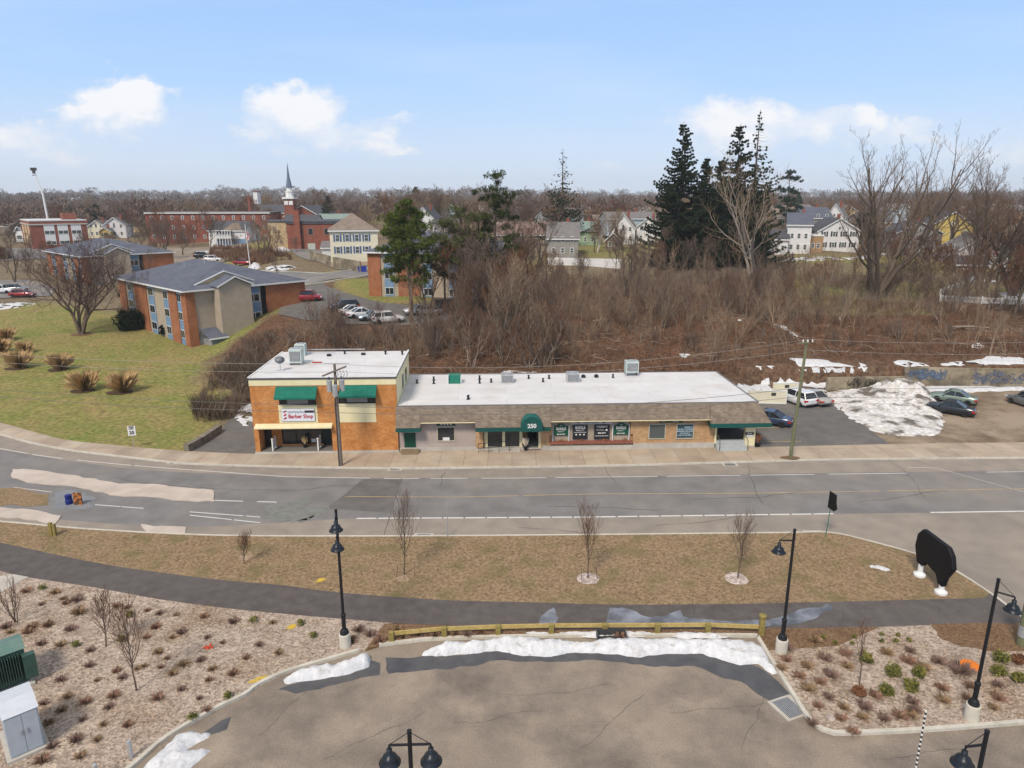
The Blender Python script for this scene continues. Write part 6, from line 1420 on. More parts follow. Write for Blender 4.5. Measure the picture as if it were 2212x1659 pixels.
MB().box(-.75, .75, -.22, .22, 0, .03).box(-.75, -.7, -.22, .22, .03, .38).box(.7, .75, -.22, .22, .03, .38).box(-.7, .7, .18, .22, .03, .38).build('box', m_grate, e)
# ------------------------------------------------------------------ covered signs and posts
f1, f2 = gz(1986, 1243, .11), gz(2032, 1281, .11); e = empty('covered_sign', tuple(f1), math.atan2(f2.y - f1.y, f2.x - f1.x), 'large black-wrapped hexagonal sign on two white feet on the grass', 'sign')
Ls = (f2 - f1).length
for x in (0, Ls): MB().lathe([(.34, 0), (.34, .12), (.2, .22), (.15, .3), (.14, 1.15)], x, 0, 14).build('foot', m_trimw, e)
prf = [(-.25, .75), (.25, .78), (.45, 1.15), (Ls * .5, 1.05), (Ls - .5, .95), (Ls - .22, .5), (Ls + .16, .48), (Ls + .3, 1.1), (Ls + .75, 1.9), (Ls + .5, 2.6), (Ls + .1, 2.95), (-.15, 3.0), (-.55, 2.5), (-.62, 1.7)]
prf = [(x + .0, z) for x, z in prf]
o = MB().prism(prf, 1, -.15, .15).build('wrapped_board', m_blackc, e, bev=.05)
p = gz(1783, 1160, .11); e = empty('covered_road_sign', tuple(p), R(-25), 'small black-wrapped road sign on a thin green post at the road corner', 'sign'); MB().tube([(0, 0, 0), (.1, 0, 2.5)], .03, 6).build('post', mat('green_post', (.03, .16, .1)), e)
MB().prism([(-.1, 2.2), (.32, 1.95), (.5, 2.15), (.42, 2.5), (.38, 3.1), (-.08, 3.35)], 1, -.07, .03).build('wrapped_board', m_blackc, e)
p = gz(967, 1158.5, .11); e = empty('marker_post', tuple(p), 0, 'thin grey post on the grass edge beside the road', 'post'); MB().tube([(0, 0, 0), (0, 0, 2.6)], .035, 6).build('post', m_steel, e)
p = gz(288, 967, .13); e = empty('speed_limit_sign', (p.x, p.y + .2, .1), R(12), 'white speed limit 25 sign at the edge of the lawn', 'sign'); MB().tube([(0, 0, 0), (-.05, 0, 2.1)], .035, 6).build('post', m_steel, e)
b_ = MB().box(-.36, .3, -.05, -.03, 1.15, 2.05).build('sign_face', m_trimw, e); text('SPEED\nLIMIT', .17, m_black, b_, (-.03, -.06, 1.87), bold=.004); text('25', .42, m_black, b_, (-.03, -.06, 1.42), bold=.015)
p = gz(116, 1157, .11); e = empty('wooden_post', tuple(p), 0, 'short mossy double post at the left edge of the grass', 'post'); MB().box(-.22, -.02, -.1, .1, 0, .95).box(.03, .2, -.1, .1, 0, .85).build('post', m_woodd, e)
p = gz(150, 1088, .01); e = empty('traffic_barrel', tuple(p), 0, 'small dark blue barrel on the left side of the road', 'barrel'); MB().lathe([(.24, 0), (.26, .3), (.22, .34), (.24, .7), (.15, .74)], sides=12).build('barrel', mat('navy_plastic', (.01, .02, .16), rough=.5), e)
p = gz(170, 1090, .01); e = empty('traffic_cone', tuple(p), 0, 'brown and orange striped marker beside the blue barrel', 'traffic marker'); MB().box(-.3, .3, -.05, .05, .0, .95).build('panel', mat('brown_orange_panel', (.1, .045, .02), (.45, .16, .04), sc=4, thr=(.5, .55)), e)
# drains
def grate(px, py, w, d, lab, z=.012, rz=0, slab=True):
    p = gz(px, py, z); e = empty('storm_drain', tuple(p), rz, lab, 'storm drain')
    if slab: MB().box(-w / 2 - .2, w / 2 + .2, -d / 2 - .12, d / 2 + .12, -.1, 0).build('surround', m_conc, e)
    mb = MB(); MB().box(-w / 2, w / 2, -d / 2, d / 2, .001, .006).build('opening_shade', m_black, e)  # black sheet below the bars stands in for the shade of the shaft
    n = int(w / .09)
    for k in range(n): x = -w / 2 + w * (k + .5) / n; mb.box(x - .02, x + .02, -d / 2, d / 2, .007, .03)
    mb.build('grate', m_steel, e)
grate(915, 1156, .9, .3, 'storm drain at the near kerb, left of the two on that side'); grate(1757, 1149.5, .9, .3, 'storm drain at the near kerb beside the small covered sign'); grate(1577, 1003.5, .9, .45, 'storm drain at the far kerb near the stair porch'); grate(853, 1013.5, .8, .4, 'storm drain at the far kerb below the green door'); grate(377, 1000, .8, .3, 'storm drain at the far left kerb')
grate(1704, 1528, .9, 1.1, 'large grated drain in the car park corner by the curved kerb', rz=R(22))
# ------------------------------------------------------------------ utility boxes, bollards, small things
m_cab = mat('grey_cabinet', (.36, .4, .44), (.41, .45, .49), sc=2, rough=.45); m_tg = mat('transformer_green', (.03, .07, .055), (.05, .1, .08), sc=2, rough=.45); m_tgt = mat('transformer_green_top', (.1, .18, .15), (.14, .22, .19), sc=2, rough=.45)  # lid green is the tank green with light from above put into it
a, b = gz(25, 1644, .15), gz(98, 1612, .15); rz = math.atan2(b.y - a.y, b.x - a.x); e = empty('electrical_cabinet', tuple(a), rz, 'pale grey metal electrical cabinet on a concrete pad, bottom left', 'electrical cabinet'); Wc = (b - a).length
MB().box(-.15, Wc + .15, -.15, 2.15, -.1, .08).build('pad', m_conc, e)
MB().box(0, Wc, 0, 2.0, .08, 1.95).build('casing', m_cab, e, bev=.015)
MB().prism([(-.04, 1.951), (1.0, 2.1), (2.04, 1.951)], 0, -.04, Wc + .04).build('lid', mat('pale_grey_lid', (.55, .58, .62), rough=.5), e)
for x0, x1 in ((.05, Wc / 2 - .01), (Wc / 2 + .01, Wc - .05)): d_ = MB().box(x0, x1, -.02, -.002, .15, 1.88).build('door', m_cab, e); MB().box(x1 - .12 if x0 < .2 else x0 + .06, x1 - .06 if x0 < .2 else x0 + .12, -.06, -.021, 1.0, 1.2).build('handle', m_steel, d_)
a = gz(70, 1474, .15); e = empty('transformer_cabinet', (a.x, a.y, .15), rz, 'dark green finned transformer box behind the grey cabinet', 'transformer')
MB().box(-2.1, .1, -.2, 1.9, -.1, .06).build('pad', m_conc, e); MB().box(-1.9, -.05, .25, 1.7, .06, 1.75).build('tank', m_tg, e, bev=.015)
MB().prism([(.2, 1.751), (.9, 2.0), (1.75, 1.751)], 0, -1.95, 0).build('lid', m_tgt, e); mb = MB()
for k in range(16): x = -1.85 + k * .1; mb.box(x, x + .03, -.05, .248, .3, 1.6)
mb.build('cooling_fins', m_tg, e); MB().box(-.2, .3, -.1, .24, .3, 1.5).build('side_box', m_tg, e)
for px, py, lab in ((284, 1637, 'pale grey pipe bollard on the gravel by the bottom left kerb'), (211, 1690, 'grey pipe bollard cut off by the bottom edge of the picture')):
    p = gz(px, py, .11); e = empty('pipe_bollard', tuple(p), 0, lab, 'bollard'); MB().lathe([(.085, 0), (.085, .8), (.075, .84), (.02, .85)], sides=14).build('pipe', m_steel, e)
p = gz(2095, 1437, .115); e = empty('drain_lid', (p.x, p.y, .12), 0, 'bright orange round plastic lid on the gravel', 'lid'); MB().lathe([(.42, 0), (.42, .04), (.38, .06), (.1, .07)], sides=24).build('lid', mat('orange_plastic', (.75, .2, .01), rough=.5), e)
p = gz(446, 1402, .115); e = empty('orange_marker_bag', (p.x, p.y, .12), 0, 'crumpled bright orange-red plastic on the left gravel bed', 'litter'); mb = MB(); rr = random.Random(8)
for k in range(26): x, y_ = rr.gauss(0, .14), rr.gauss(0, .08); mb.poly([(x, y_, rr.uniform(0, .1)), (x + rr.uniform(.05, .16), y_ + .02, rr.uniform(0, .16)), (x + .03, y_ + rr.uniform(.05, .14), rr.uniform(0, .16))])
mb.build('crumpled_plastic', mat('orange_red_plastic', (.75, .07, .015), rough=.5), e)
def rock(px, py, s, lab, m=None):
    p = gz(px, py, .1); bm = bmesh.new(); bmesh.ops.create_icosphere(bm, subdivisions=2, radius=s)
    for v in bm.verts: v.co *= 1 + .3 * noise.noise(v.co * 3 / s + Vector((px, 0, 0))); v.co.z *= .6
    me = bpy.data.meshes.new('boulder'); bm.to_mesh(me); bm.free(); me.materials.append(m or m_stones); o = bpy.data.objects.new('boulder', me); put(o); o.location = (p.x, p.y, .1 + s * .25); tag(o, lab, 'rock')
rock(1794, 1553, .22, 'pale round boulder on the gravel near the curved kerb')
p = at(1996, 1560, 19.0); e = empty('striped_pole', (p.x, p.y, 0), 0, 'thin black and white chequered pole at the bottom edge', 'pole'); mb = MB(); mb2 = MB(); k = 0; zt_ = at(2003, 1535, 19.0).z
mb.tube([(0, 0, 0), (0, 0, zt_)], .03, 8).build('shaft', mat('banded_paint', (1, 1, 1), mode='bands'), e)
# ------------------------------------------------------------------ vegetation
def rot_about(d, ang, az):
    a = d.orthogonal().normalized(); b = d.cross(a); s_ = a * math.cos(az) + b * math.sin(az)
    return (d * math.cos(ang) + s_ * math.sin(ang)).normalized()
class TB:                        # fast tube collector for branches
    def __init__(s): s.v = []; s.f = []
    def tube(s, pts, rad, sides):
        n0 = len(s.v); up = Vector((.37, .91, .1)); m = len(pts)
        for i in range(m):
            d = pts[min(i + 1, m - 1)] - pts[max(i - 1, 0)]
            a = d.cross(up); 
            if a.length < 1e-6: a = Vector((1, 0, 0))
            a.normalize(); b = d.cross(a); b.normalize(); p = pts[i]; r_ = rad[i]
            for k in range(sides):
                t = 6.2832 * k / sides; c, q = math.cos(t) * r_, math.sin(t) * r_
                s.v.append((p.x + a.x * c + b.x * q, p.y + a.y * c + b.y * q, p.z + a.z * c + b.z * q))
        for i in range(m - 1):
            for k in range(sides):
                a0 = n0 + i * sides + k; b0 = n0 + i * sides + (k + 1) % sides; s.f.append((a0, b0, b0 + sides, a0 + sides))
    def mesh(s, name, m): return npmesh(name, s.v, np.array(s.f, dtype=np.int32), m) if s.f else None
def bare(seed, H, r0, stems=1, lo=.3, spread=42, ratio=.52, levels=3, n=(9, 6, 5, 4), up=.22, rmin=.008, wig=.16, lean=(0, 0), mt=None, mw_=None, stem_spread=22, flat_=1.0):
    rnd = random.Random(seed); tb, cbm = TB(), TB(); 
    def grow(p, d, L, r, lev):
        ns = 8 if lev == 0 else 5 if lev == 1 else 3; pts = [p.copy()]; rad = [r]; dirs = []
        for i in range(ns):
            d = (d + Vector((rnd.gauss(0, wig), rnd.gauss(0, wig), rnd.gauss(0, wig * .6) + up * (.5 if lev == 0 else 1)))).normalized()
            p = p + d * (L / ns); pts.append(p.copy()); rad.append(max(rmin, r * (1 - (.8 if lev else .78) * (i + 1) / ns))); dirs.append(d.copy())
        (tb if lev < 2 else cbm).tube(pts, rad, 7 if lev == 0 else 5 if lev == 1 else 3)
        if lev < levels:
            nn = n[lev]; az = rnd.uniform(0, 6.28)
            for k in range(nn):
                t = (lo if lev == 0 else .22) + (1 - (lo if lev == 0 else .22)) * (k + rnd.uniform(.2, .9)) / nn
                t = min(t, .97); i = min(ns - 1, int(t * ns)); q = pts[i].lerp(pts[i + 1], t * ns - i); rr_ = rad[i] * .62
                az += 2.4 + rnd.uniform(-.5, .5)
                nd = rot_about(dirs[i], R(rnd.gauss(spread, 9)), az)
                if flat_ != 1: nd.z *= flat_; nd.normalize()
                grow(q, nd, L * ratio * (1.15 - .55 * t) * rnd.uniform(.75, 1.2), max(rmin, rr_), lev + 1)
    for s_ in range(stems):
        d = Vector((lean[0], lean[1], 1)).normalized()
        if stems > 1: d = rot_about(d, R(rnd.uniform(stem_spread * .5, stem_spread)), 6.28 * s_ / stems + rnd.uniform(-.4, .4))
        grow(Vector((rnd.uniform(-.1, .1) * (stems > 1), rnd.uniform(-.1, .1) * (stems > 1), -.3)), d, H * rnd.uniform(.85, 1) * .86, r0, 0)
    return tb.mesh('trunk', mt or m_trunk), cbm.mesh('crown', mw_ or m_twig)
def tree(name, meshes, loc, rz, label, cat='tree', group=None, sc=1.0):
    e = empty(name, loc, rz, label, cat, group); e.scale = (sc,) * 3
    for me in meshes:
        if me: put(bpy.data.objects.new(me.name.split('.')[0], me), e)
    return e
def plain(name, me, loc, rz, label, cat, group, sc=1.0):
    o = bpy.data.objects.new(name, me); put(o); o.location = loc; o.rotation_euler = (0, 0, rz); o.scale = (sc,) * 3 if isinstance(sc, (int, float)) else sc
    return tag(o, label, cat, group)
def join2(a, b, m):              # trunk+crown as one mesh for small copies
    out = bpy.data.meshes.new('bare_tree'); bm = bmesh.new(); bm.from_mesh(a)
    n0 = len(bm.faces); bm.from_mesh(b); bm.faces.ensure_lookup_table()
    for i, f in enumerate(bm.faces): f.material_index = 0 if i < n0 else 1
    bm.to_mesh(out); bm.free(); out.materials.append(a.materials[0]); out.materials.append(m); return out
# leaf clumps
def leafcloud(name, pts, n, size, m, seed=0, up=.3, asp=.35):
    rs_ = np.random.RandomState(seed); P = np.repeat(np.asarray(pts, dtype=float)[:, :3], n, 0); S = np.repeat(np.asarray(pts, dtype=float)[:, 3], n)
    D = rs_.normal(size=P.shape); D /= np.linalg.norm(D, axis=1)[:, None] + 1e-9
    C = P + D * (S * rs_.uniform(.2, 1, len(S)) ** .5)[:, None]
    A = rs_.normal(size=P.shape) * .6 + D + np.array([0, 0, up]); A /= np.linalg.norm(A, axis=1)[:, None]
    B = np.cross(A, rs_.normal(size=P.shape)); B /= np.linalg.norm(B, axis=1)[:, None] + 1e-9
    sz = size * rs_.uniform(.6, 1.4, len(S))[:, None]
    V = np.stack([C - A * sz * .5, C + B * sz * asp, C + A * sz * .5, C - B * sz * asp], 1).reshape(-1, 3)
    return npmesh(name, V, np.arange(len(V), dtype=np.int32).reshape(-1, 4), m)
def spruce(seed, H, Rb, dens=1.0, sparse_top=0, gap=.1, m=m_needle, lo=.05, droop=.25, leafn=13, one_side=0, fsz=.5):
    rnd = random.Random(seed); tb = TB(); pts = []
    tb.tube([Vector((0, 0, -.5)), Vector((.1, 0, H * .5)), Vector((0, .1, H))], [H * .013 + .08, H * .008 + .05, .03], 7)
    z = H * lo
    while z < H * .99:
        t = z / H; Rz = Rb * 1.5 * (1 - t) ** .8 * rnd.uniform(.75, 1.15) + .3; nb = max(4, int(9 * (1 - t) + 3))
        for k in range(nb):
            if rnd.random() < gap: continue
            az = rnd.uniform(0, 6.28); L = Rz * rnd.uniform(.65, 1.12)
            if one_side and math.cos(az) < 0: L *= .55
            n_ = max(3, int(L / .55)); P = []; c, s_ = math.cos(az), math.sin(az)
            for i in range(n_ + 1):
                q = i / n_; P.append(Vector((c * L * q, s_ * L * q, z + L * (-droop * 1.6 * q + droop * 1.5 * q * q * q + .06 * q))))
            tb.tube(P, [max(.012, .055 * (1 - i / n_) * (L / 4 + .3)) for i in range(n_ + 1)], 3)
            dn = dens * (1 - sparse_top * smooth(.35, .8, t))
            for i in range(1, n_ + 1):
                if rnd.random() < dn: pts.append((P[i].x, P[i].y, P[i].z - .12, .42 * (1.1 - .4 * i / n_) * (.3 + .7 * (1 - t))))
        z += .55 + .3 * (1 - t) * rnd.uniform(.7, 1.3)
    return tb.mesh('trunk', m_trunk), leafcloud('crown', pts, leafn, fsz, m, seed, -.2, .22)
def pine(seed, H, blobs, m=m_needle2, r0=.28, lean=.0, n=130, sz=.55, mt=None):
    """white pine: whorled limbs each ending in soft clumps; blobs: (x, z, r) in fractions of height"""
    rnd = random.Random(seed); tb = TB(); top = Vector((lean * H, 0, H * .97)); pts = []
    def tr_(z): t = z / H; return Vector((lean * H * t * t, 0, z))
    tb.tube([tr_(H * i / 8) - Vector((0, 0, .3 if i == 0 else 0)) for i in range(9)], [r0 * (1 - i / 9.2) for i in range(9)], 8)
    for bx, bz, br in blobs:
        for q in range(max(3, int(br * 85))):
            y_ = rnd.uniform(-1, 1) * (abs(bx) + br) * H * .8; c = Vector((bx * H * .9 + rnd.uniform(-1, 1) * br * H * .9, y_ * .8, bz * H + rnd.uniform(-1, 1) * br * H * .4))
            a = tr_(max(.12 * H, c.z - rnd.uniform(.02, .08) * H)); mid = a.lerp(c, .55) - Vector((0, 0, .02 * H))
            tb.tube([a, mid, c], [.06, .04, .018], 3)
            for w in range(4):
                o = Vector((rnd.gauss(0, .55), rnd.gauss(0, .55), rnd.gauss(0, .13))); pts.append((*(c + o * 1.1), .3 + rnd.random() * .25)); tb.tube([mid.lerp(c, .6), c + o * 1.1], [.02, .01], 3)
    return tb.mesh('trunk', mt or m_trunk), leafcloud('crown', pts, n // 3, sz * .85, m, seed, .6, .09)

rnd = random.Random(77)
def where_slope(px, py):
    a = 'behind the barber shop' if px < 900 else 'behind the left half of the long roof' if px < 1230 else 'behind the right half of the long roof' if px < 1560 else 'behind the green-tinted pole' if px < 1860 else 'above the retaining wall'
    return a, 'low down' if py > 740 else 'half way up' if py > 680 else 'high up'
def hgt(px, pyb, pyt): p = G(px, pyb); return p, (pyb - pyt) * mpp(p)
# -- big evergreens
p = G(1484, 602); p = Vector((at(1484, 560, 158).x, 158, T(38, 158)))
def ev(px, y, pyt, fn, name, lab, cat='spruce tree'):
    q = at(px, pyt, y); x = q.x; z0 = T(x, y); H = q.z - z0; tree(name, fn(H), (x, y, z0), 0, lab, cat)
ev(1478, 160, 262, lambda H: spruce(3, H, 6.6, 1, 0, .04, leafn=30, lo=.02, fsz=.55), 'spruce_tree', 'tallest left spruce of the dark evergreen clump, with a pointed top')
ev(1528, 163, 338, lambda H: spruce(4, H, 5.2, 1, 0, .0, leafn=34, lo=.02, droop=.1, fsz=.6), 'spruce_tree', 'broad dark evergreen filling the middle of the clump, left half')
ev(1560, 168, 345, lambda H: spruce(14, H, 5.4, 1, 0, .0, leafn=34, lo=.02, droop=.1, fsz=.6), 'spruce_tree', 'broad dark evergreen in the middle of the clump, right half')
ev(1601, 160, 265, lambda H: spruce(5, H, 6.8, 1, .15, .04, leafn=30, lo=.02, fsz=.55), 'spruce_tree', 'dense dark spruce just left of the thin-topped one')
ev(1643, 164, 236, lambda H: spruce(6, H, 6.0, .95, .75, .12, leafn=18, lo=.02, one_side=1), 'spruce_tree', 'highest spruce of the clump, with a thin see-through top')
ev(1216, 205, 320, lambda H: spruce(7, H, 6.2, .75, .85, .22, leafn=9, lo=.12, droop=.3), 'spruce_tree', 'lone half-bare spruce with upturned sparse branches in the middle')
ev(708, 260, 420, lambda H: spruce(8, H, 3.6, 1, 0, 0, leafn=14, lo=.1), 'spruce_tree', 'small dark conifer right of the church steeple')
ev(204, 330, 442, lambda H: spruce(9, H, 7, 1, 0, 0, m=m_needle, leafn=12, lo=.05, fsz=1.0), 'spruce_tree', 'dark green conifer behind the cream houses on the far left')
ev(128, 350, 450, lambda H: spruce(10, H, 6, 1, 0, 0, leafn=10, lo=.05, fsz=1.0), 'spruce_tree', 'dark conifer behind the school roof')
ev(898, 420, 404, lambda H: spruce(12, H, 6, 1, 0, 0, leafn=8, lo=.3, fsz=1.2), 'spruce_tree', 'distant dark conifer on the skyline above the left pine')
ev(1870, 215, 455, lambda H: spruce(13, H, 5, 1, 0, 0, leafn=14, lo=.05, fsz=.8), 'spruce_tree', 'dark evergreen standing between the white houses and the large bare tree')
m_nb = mat('bluish_pine_needles', (.02, .045, .03), (.045, .08, .055), sc=.5, rough=.9, spec=.15)
ev(1708, 235, 366, lambda H: pine(21, H, [(0, .95, .06), (-.05, .86, .08), (.08, .86, .07), (-.1, .72, .09), (.08, .7, .1), (0, .58, .12), (-.1, .48, .1), (.12, .48, .1), (0, .38, .12)], m=m_nb, r0=.35, n=100, sz=.8), 'pine_tree', 'flat-topped bluish pine right of the dark spruces', 'pine tree')
# left green pine with a curved trunk
q = G(890, 698); H1 = (698 - 432) * mpp(q)
m_pg = mat('fresh_pine_needles', (.03, .055, .010), (.12, .145, .028), sc=.45, rough=.9, spec=.15)
tree('pine_tree', pine(31, H1, [(-.02, .95, .04), (-.03, .88, .07), (-.1, .84, .06), (.05, .84, .06), (-.17, .80, .05), (.0, .77, .1), (-.02, .68, .1), (.02, .57, .1), (-.05, .46, .08), (.08, .35, .05), (-.13, .73, .07), (.1, .74, .08), (-.08, .66, .08), (.13, .64, .08), (.0, .62, .1), (-.17, .6, .06), (-.12, .52, .07), (.16, .53, .07), (.02, .5, .08), (-.14, .42, .05), (.06, .42, .05), (-.08, .36, .04)], m=m_pg, lean=-.05, r0=.32, n=150), tuple(q), 0, 'bushy bright green pine left of the others, trunk bare below', 'pine tree')
q = G(1068, 668); H2 = (668 - 378) * mpp(q)
tree('pine_tree', pine(32, H2, [(0.04, .96, .05), (.03, .88, .07), (-.05, .82, .06), (.1, .82, .05), (.02, .75, .08), (-.08, .68, .07), (.1, .68, .06), (0, .6, .09), (-.1, .52, .07), (.1, .52, .07), (.14, .44, .06), (-.04, .42, .07)], lean=.03, r0=.3, n=130), tuple(q), 0, 'tall green pine with a leafy tip behind the bare tree, right of the pair', 'pine tree')
q = G(1000, 676); H3 = (676 - 436) * mpp(q); m_ol = mat('olive_pine_needles', (.05, .065, .02), (.12, .13, .045), sc=.5, rough=.9, spec=.15)
tree('pine_tree', pine(33, H3, [(-.05, .9, .06), (.04, .82, .08), (-.12, .78, .06), (0, .7, .09), (.12, .66, .07), (-.14, .6, .08), (.02, .56, .09), (.15, .5, .07), (-.1, .46, .08), (.06, .4, .07), (-.16, .36, .06)], m=m_ol, r0=.26, n=90), tuple(q), 0, 'sparse olive-tinted pine between the two green pines', 'pine tree')
q = G(962, 680); tree('pine_tree', pine(34, (680 - 470) * mpp(q), [(0, .9, .06), (-.1, .78, .07), (.08, .74, .07), (-.06, .62, .08), (.1, .56, .07), (-.1, .48, .06)], m=m_ol, r0=.2, n=80), tuple(q), 0, 'smaller olive pine close behind the green pine trunk', 'pine tree')
# -- notable bare trees
def big(px, pyb, pyt, lab, seed, **k):
    q, H = hgt(px, pyb, pyt); H *= .94; tree('bare_tree', bare(seed, H, **k), tuple(q), 0, lab, 'bare tree')
m_dk = mat('plum_twigs', (.1, .062, .055), (.15, .1, .085), sc=.5, rough=1, spec=.1)
q = gz(176, 722, 1.9); q.z = T(q.x, q.y); q = G(176, 722); s = mpp(q)
tree('bare_tree', bare(101, 192 * s, r0=.3, stems=4, lo=.2, spread=46, ratio=.6, levels=4, n=(9, 6, 5, 5), up=.14, rmin=.014, wig=.17, lean=(-.2, 0), stem_spread=34, mw_=m_dk), tuple(q), 0, 'leaning bare tree with a rounded crown on the left lawn', 'bare tree')
drape('base_ring', [(q.x + 1.6 * math.cos(t * .4), q.y + 1.3 * math.sin(t * .4)) for t in range(16)], m_mulch, Tz(.05), .5, .15)
big(1626, 628, 316, 'pale-barked twin-trunk bare tree in front of the dark spruces', 102, r0=.34, stems=3, lo=.3, spread=38, ratio=.5, levels=4, n=(8, 5, 4, 3), mt=m_trunkl, mw_=m_twigl, stem_spread=24, rmin=.009)
big(1892, 645, 268, 'largest bare tree, wide fan of heavy limbs against the sky', 123, r0=.44, stems=5, lo=.2, spread=40, ratio=.46, levels=4, n=(9, 5, 4, 4), wig=.12, stem_spread=32, rmin=.011)
big(2115, 640, 318, 'bare tree with a stubby broken top at the right', 104, r0=.28, stems=5, lo=.3, spread=34, ratio=.42, levels=4, n=(9, 6, 5, 3), wig=.1, stem_spread=26, rmin=.014)
big(2035, 560, 356, 'round-crowned bare tree between the grey house and the stub-topped one', 105, r0=.4, stems=3, lo=.3, spread=44, ratio=.5, levels=4, n=(8, 5, 4, 4), stem_spread=26, rmin=.012)
big(1968, 560, 378, 'bare tree just right of the largest one', 106, r0=.35, stems=2, lo=.3, spread=42, ratio=.5, levels=4, n=(9, 5, 4, 4), rmin=.012)
big(2185, 640, 360, 'dense bare tree at the right edge of the town', 107, r0=.4, stems=3, lo=.2, spread=42, ratio=.5, levels=4, n=(9, 5, 4, 4), rmin=.012)
big(1012, 655, 345, 'tall thin bare tree rising above the pines', 108, r0=.3, stems=3, lo=.35, spread=30, ratio=.4, levels=4, n=(9, 5, 4, 3), mw_=m_twigl, stem_spread=12, rmin=.010)
big(1145, 660, 380, 'slender bare tree right of the pines with upright twigs', 109, r0=.16, stems=2, lo=.4, spread=26, ratio=.35, levels=3, n=(10, 5, 4), stem_spread=8)
big(1350, 640, 480, 'forked bare tree in front of the large white house', 110, r0=.2, stems=3, lo=.3, spread=32, ratio=.5, levels=4, n=(7, 5, 4, 3), mt=m_trunk, rmin=.009)
big(1080, 730, 540, 'pale many-twigged bare tree beside the right brick flats', 111, r0=.14, stems=4, lo=.2, spread=30, ratio=.5, levels=3, n=(10, 6, 5), mt=m_trunkl, mw_=m_twigl, stem_spread=26)
big(1290, 545, 462, 'thin white-barked birch among the middle houses', 112, r0=.16, stems=2, lo=.3, spread=26, ratio=.35, levels=3, n=(9, 5, 4), mt=mat('birch_bark', (.6, .57, .52), rough=.9), mw_=m_twigl, stem_spread=8)
big(258, 640, 525, 'bare tree at the left side of the nearest flats, left one', 113, r0=.16, stems=2, lo=.25, spread=36, ratio=.5, levels=4, n=(8, 5, 4, 3), rmin=.009)
big(293, 632, 520, 'bare tree at the left side of the nearest flats, right one', 114, r0=.16, stems=2, lo=.3, spread=34, ratio=.5, levels=4, n=(8, 5, 4, 3), rmin=.009)
big(32, 610, 515, 'bare tree beside the road at the left picture edge', 115, r0=.2, stems=2, lo=.3, spread=34, ratio=.5, levels=4, n=(8, 5, 4, 3), rmin=.009)
big(356, 560, 470, 'bare tree in front of the long brick apartment block, left', 116, r0=.22, stems=2, lo=.25, spread=42, ratio=.55, levels=4, n=(8, 5, 4, 4), rmin=.012)
big(570, 560, 470, 'bare tree between the porch house and the tan building', 117, r0=.25, stems=2, lo=.2, spread=42, ratio=.55, levels=4, n=(8, 5, 5, 4), mw_=m_twigl, rmin=.014)
big(598, 590, 545, 'small bare tree by the snow right of the flagpole', 118, r0=.09, stems=2, lo=.3, spread=34, ratio=.5, levels=3, n=(7, 5, 4))
big(2105, 600, 470, 'reddish bare tree in front of the pale right-hand house', 119, r0=.25, stems=3, lo=.2, spread=40, ratio=.5, levels=4, n=(8, 5, 4, 4), mw_=m_twigr, rmin=.012)
# -- generic variants
GV = []
for i in range(6):
    a, b = bare(200 + i, 14, .22, stems=(1, 2, 1, 3, 2, 1)[i], lo=.25, spread=38 + 3 * i, ratio=.55, levels=4, n=(10, 6, 5, 4 if i % 2 else 5) if i in (0, 2, 5) else (9, 5, 4, 4), rmin=.026, stem_spread=24)
    GV.append(join2(a, b, (m_twig, m_twigr, m_twig, m_twigl, m_twig, m_twigr)[i]))
SV = []                           # saplings and brushwood trees, about 7 m
for i in range(8):
    a, b = bare(300 + i, 7, .07, stems=(1, 2, 3, 4, 2, 1, 5, 3)[i], lo=.25, spread=30 + 2 * i, ratio=.45, levels=3, n=(10, 6, 4), rmin=.009, stem_spread=26, mt=(m_trunk, m_trunkl)[i % 2])
    SV.append(join2(a, b, (m_twig, m_twigr, m_twigl, m_twig, m_twigr, m_twigl, m_twig, m_twigr)[i]))
# thicket on the slope
cnt = 0; tries = 0
while cnt < 285 and tries < 9000:
    tries += 1
    px = rnd.uniform(640, 2260); py = rnd.uniform(600, 800)
    q = G(px, py); r_ = q.x / q.y
    if q.y < 76 or q.y > 150: continue
    if px < 980 and py < 712: continue
    if px < 640 + 40 and py > 760: continue
    if px > 1590 and q.y < 88: continue
    low = px > 1180 and py > 690
    if px > 1900 and py > 660 and rnd.random() < .55: continue
    if low and rnd.random() < .3: continue
    if px > 2000 and 600 < py < 662 and rnd.random() < .8: continue
    s = rnd.uniform(.6, 1.4) * (.55 if low else 1.0) * (1.15 if px < 1180 else 1) * (.7 if px > 1200 else 1) * (.6 if px < 980 else 1)
    if 1180 < px < 1345: s *= .75
    k = rnd.randrange(8); a_, b_ = where_slope(px, py); look = ('slim grey', 'pale reddish twin-stemmed', 'tan three-stemmed', 'pale many-stemmed', 'dark reddish two-stemmed', 'pale tan two-stemmed', 'bushy brown', 'pale reddish three-stemmed')[k]
    plain('sapling', SV[k], tuple(q), rnd.uniform(0, 6.28), look + (' short' if s < .6 else ' tall' if s > 1 else '') + ' sapling ' + b_ + ' ' + a_, 'sapling', 'bare saplings on the wooded slope', (s, s, s * rnd.uniform(.9, 1.25))); cnt += 1
# shrubs near the barber shop, left
for px, py, s in ((470, 905, .5), (500, 880, .7), (455, 860, .55), (520, 850, .75), (490, 835, .7), (540, 815, .8), (500, 800, .7), (470, 815, .5), (560, 790, .9), (590, 765, .8), (620, 750, .8), (545, 765, .8), (640, 740, .8), (440, 880, .4), (520, 900, .5), (530, 790, .9), (610, 735, .7), (575, 745, .7)):
    plain('bare_shrub', SV[(3, 6, 7, 2)[int(px) % 4]], tuple(G(px, py)), px, 'tangled bare shrub beside the barber shop, left of its wall', 'shrub', 'bare shrubs left of the barber shop', (s * .9, s * .9, s * .5))
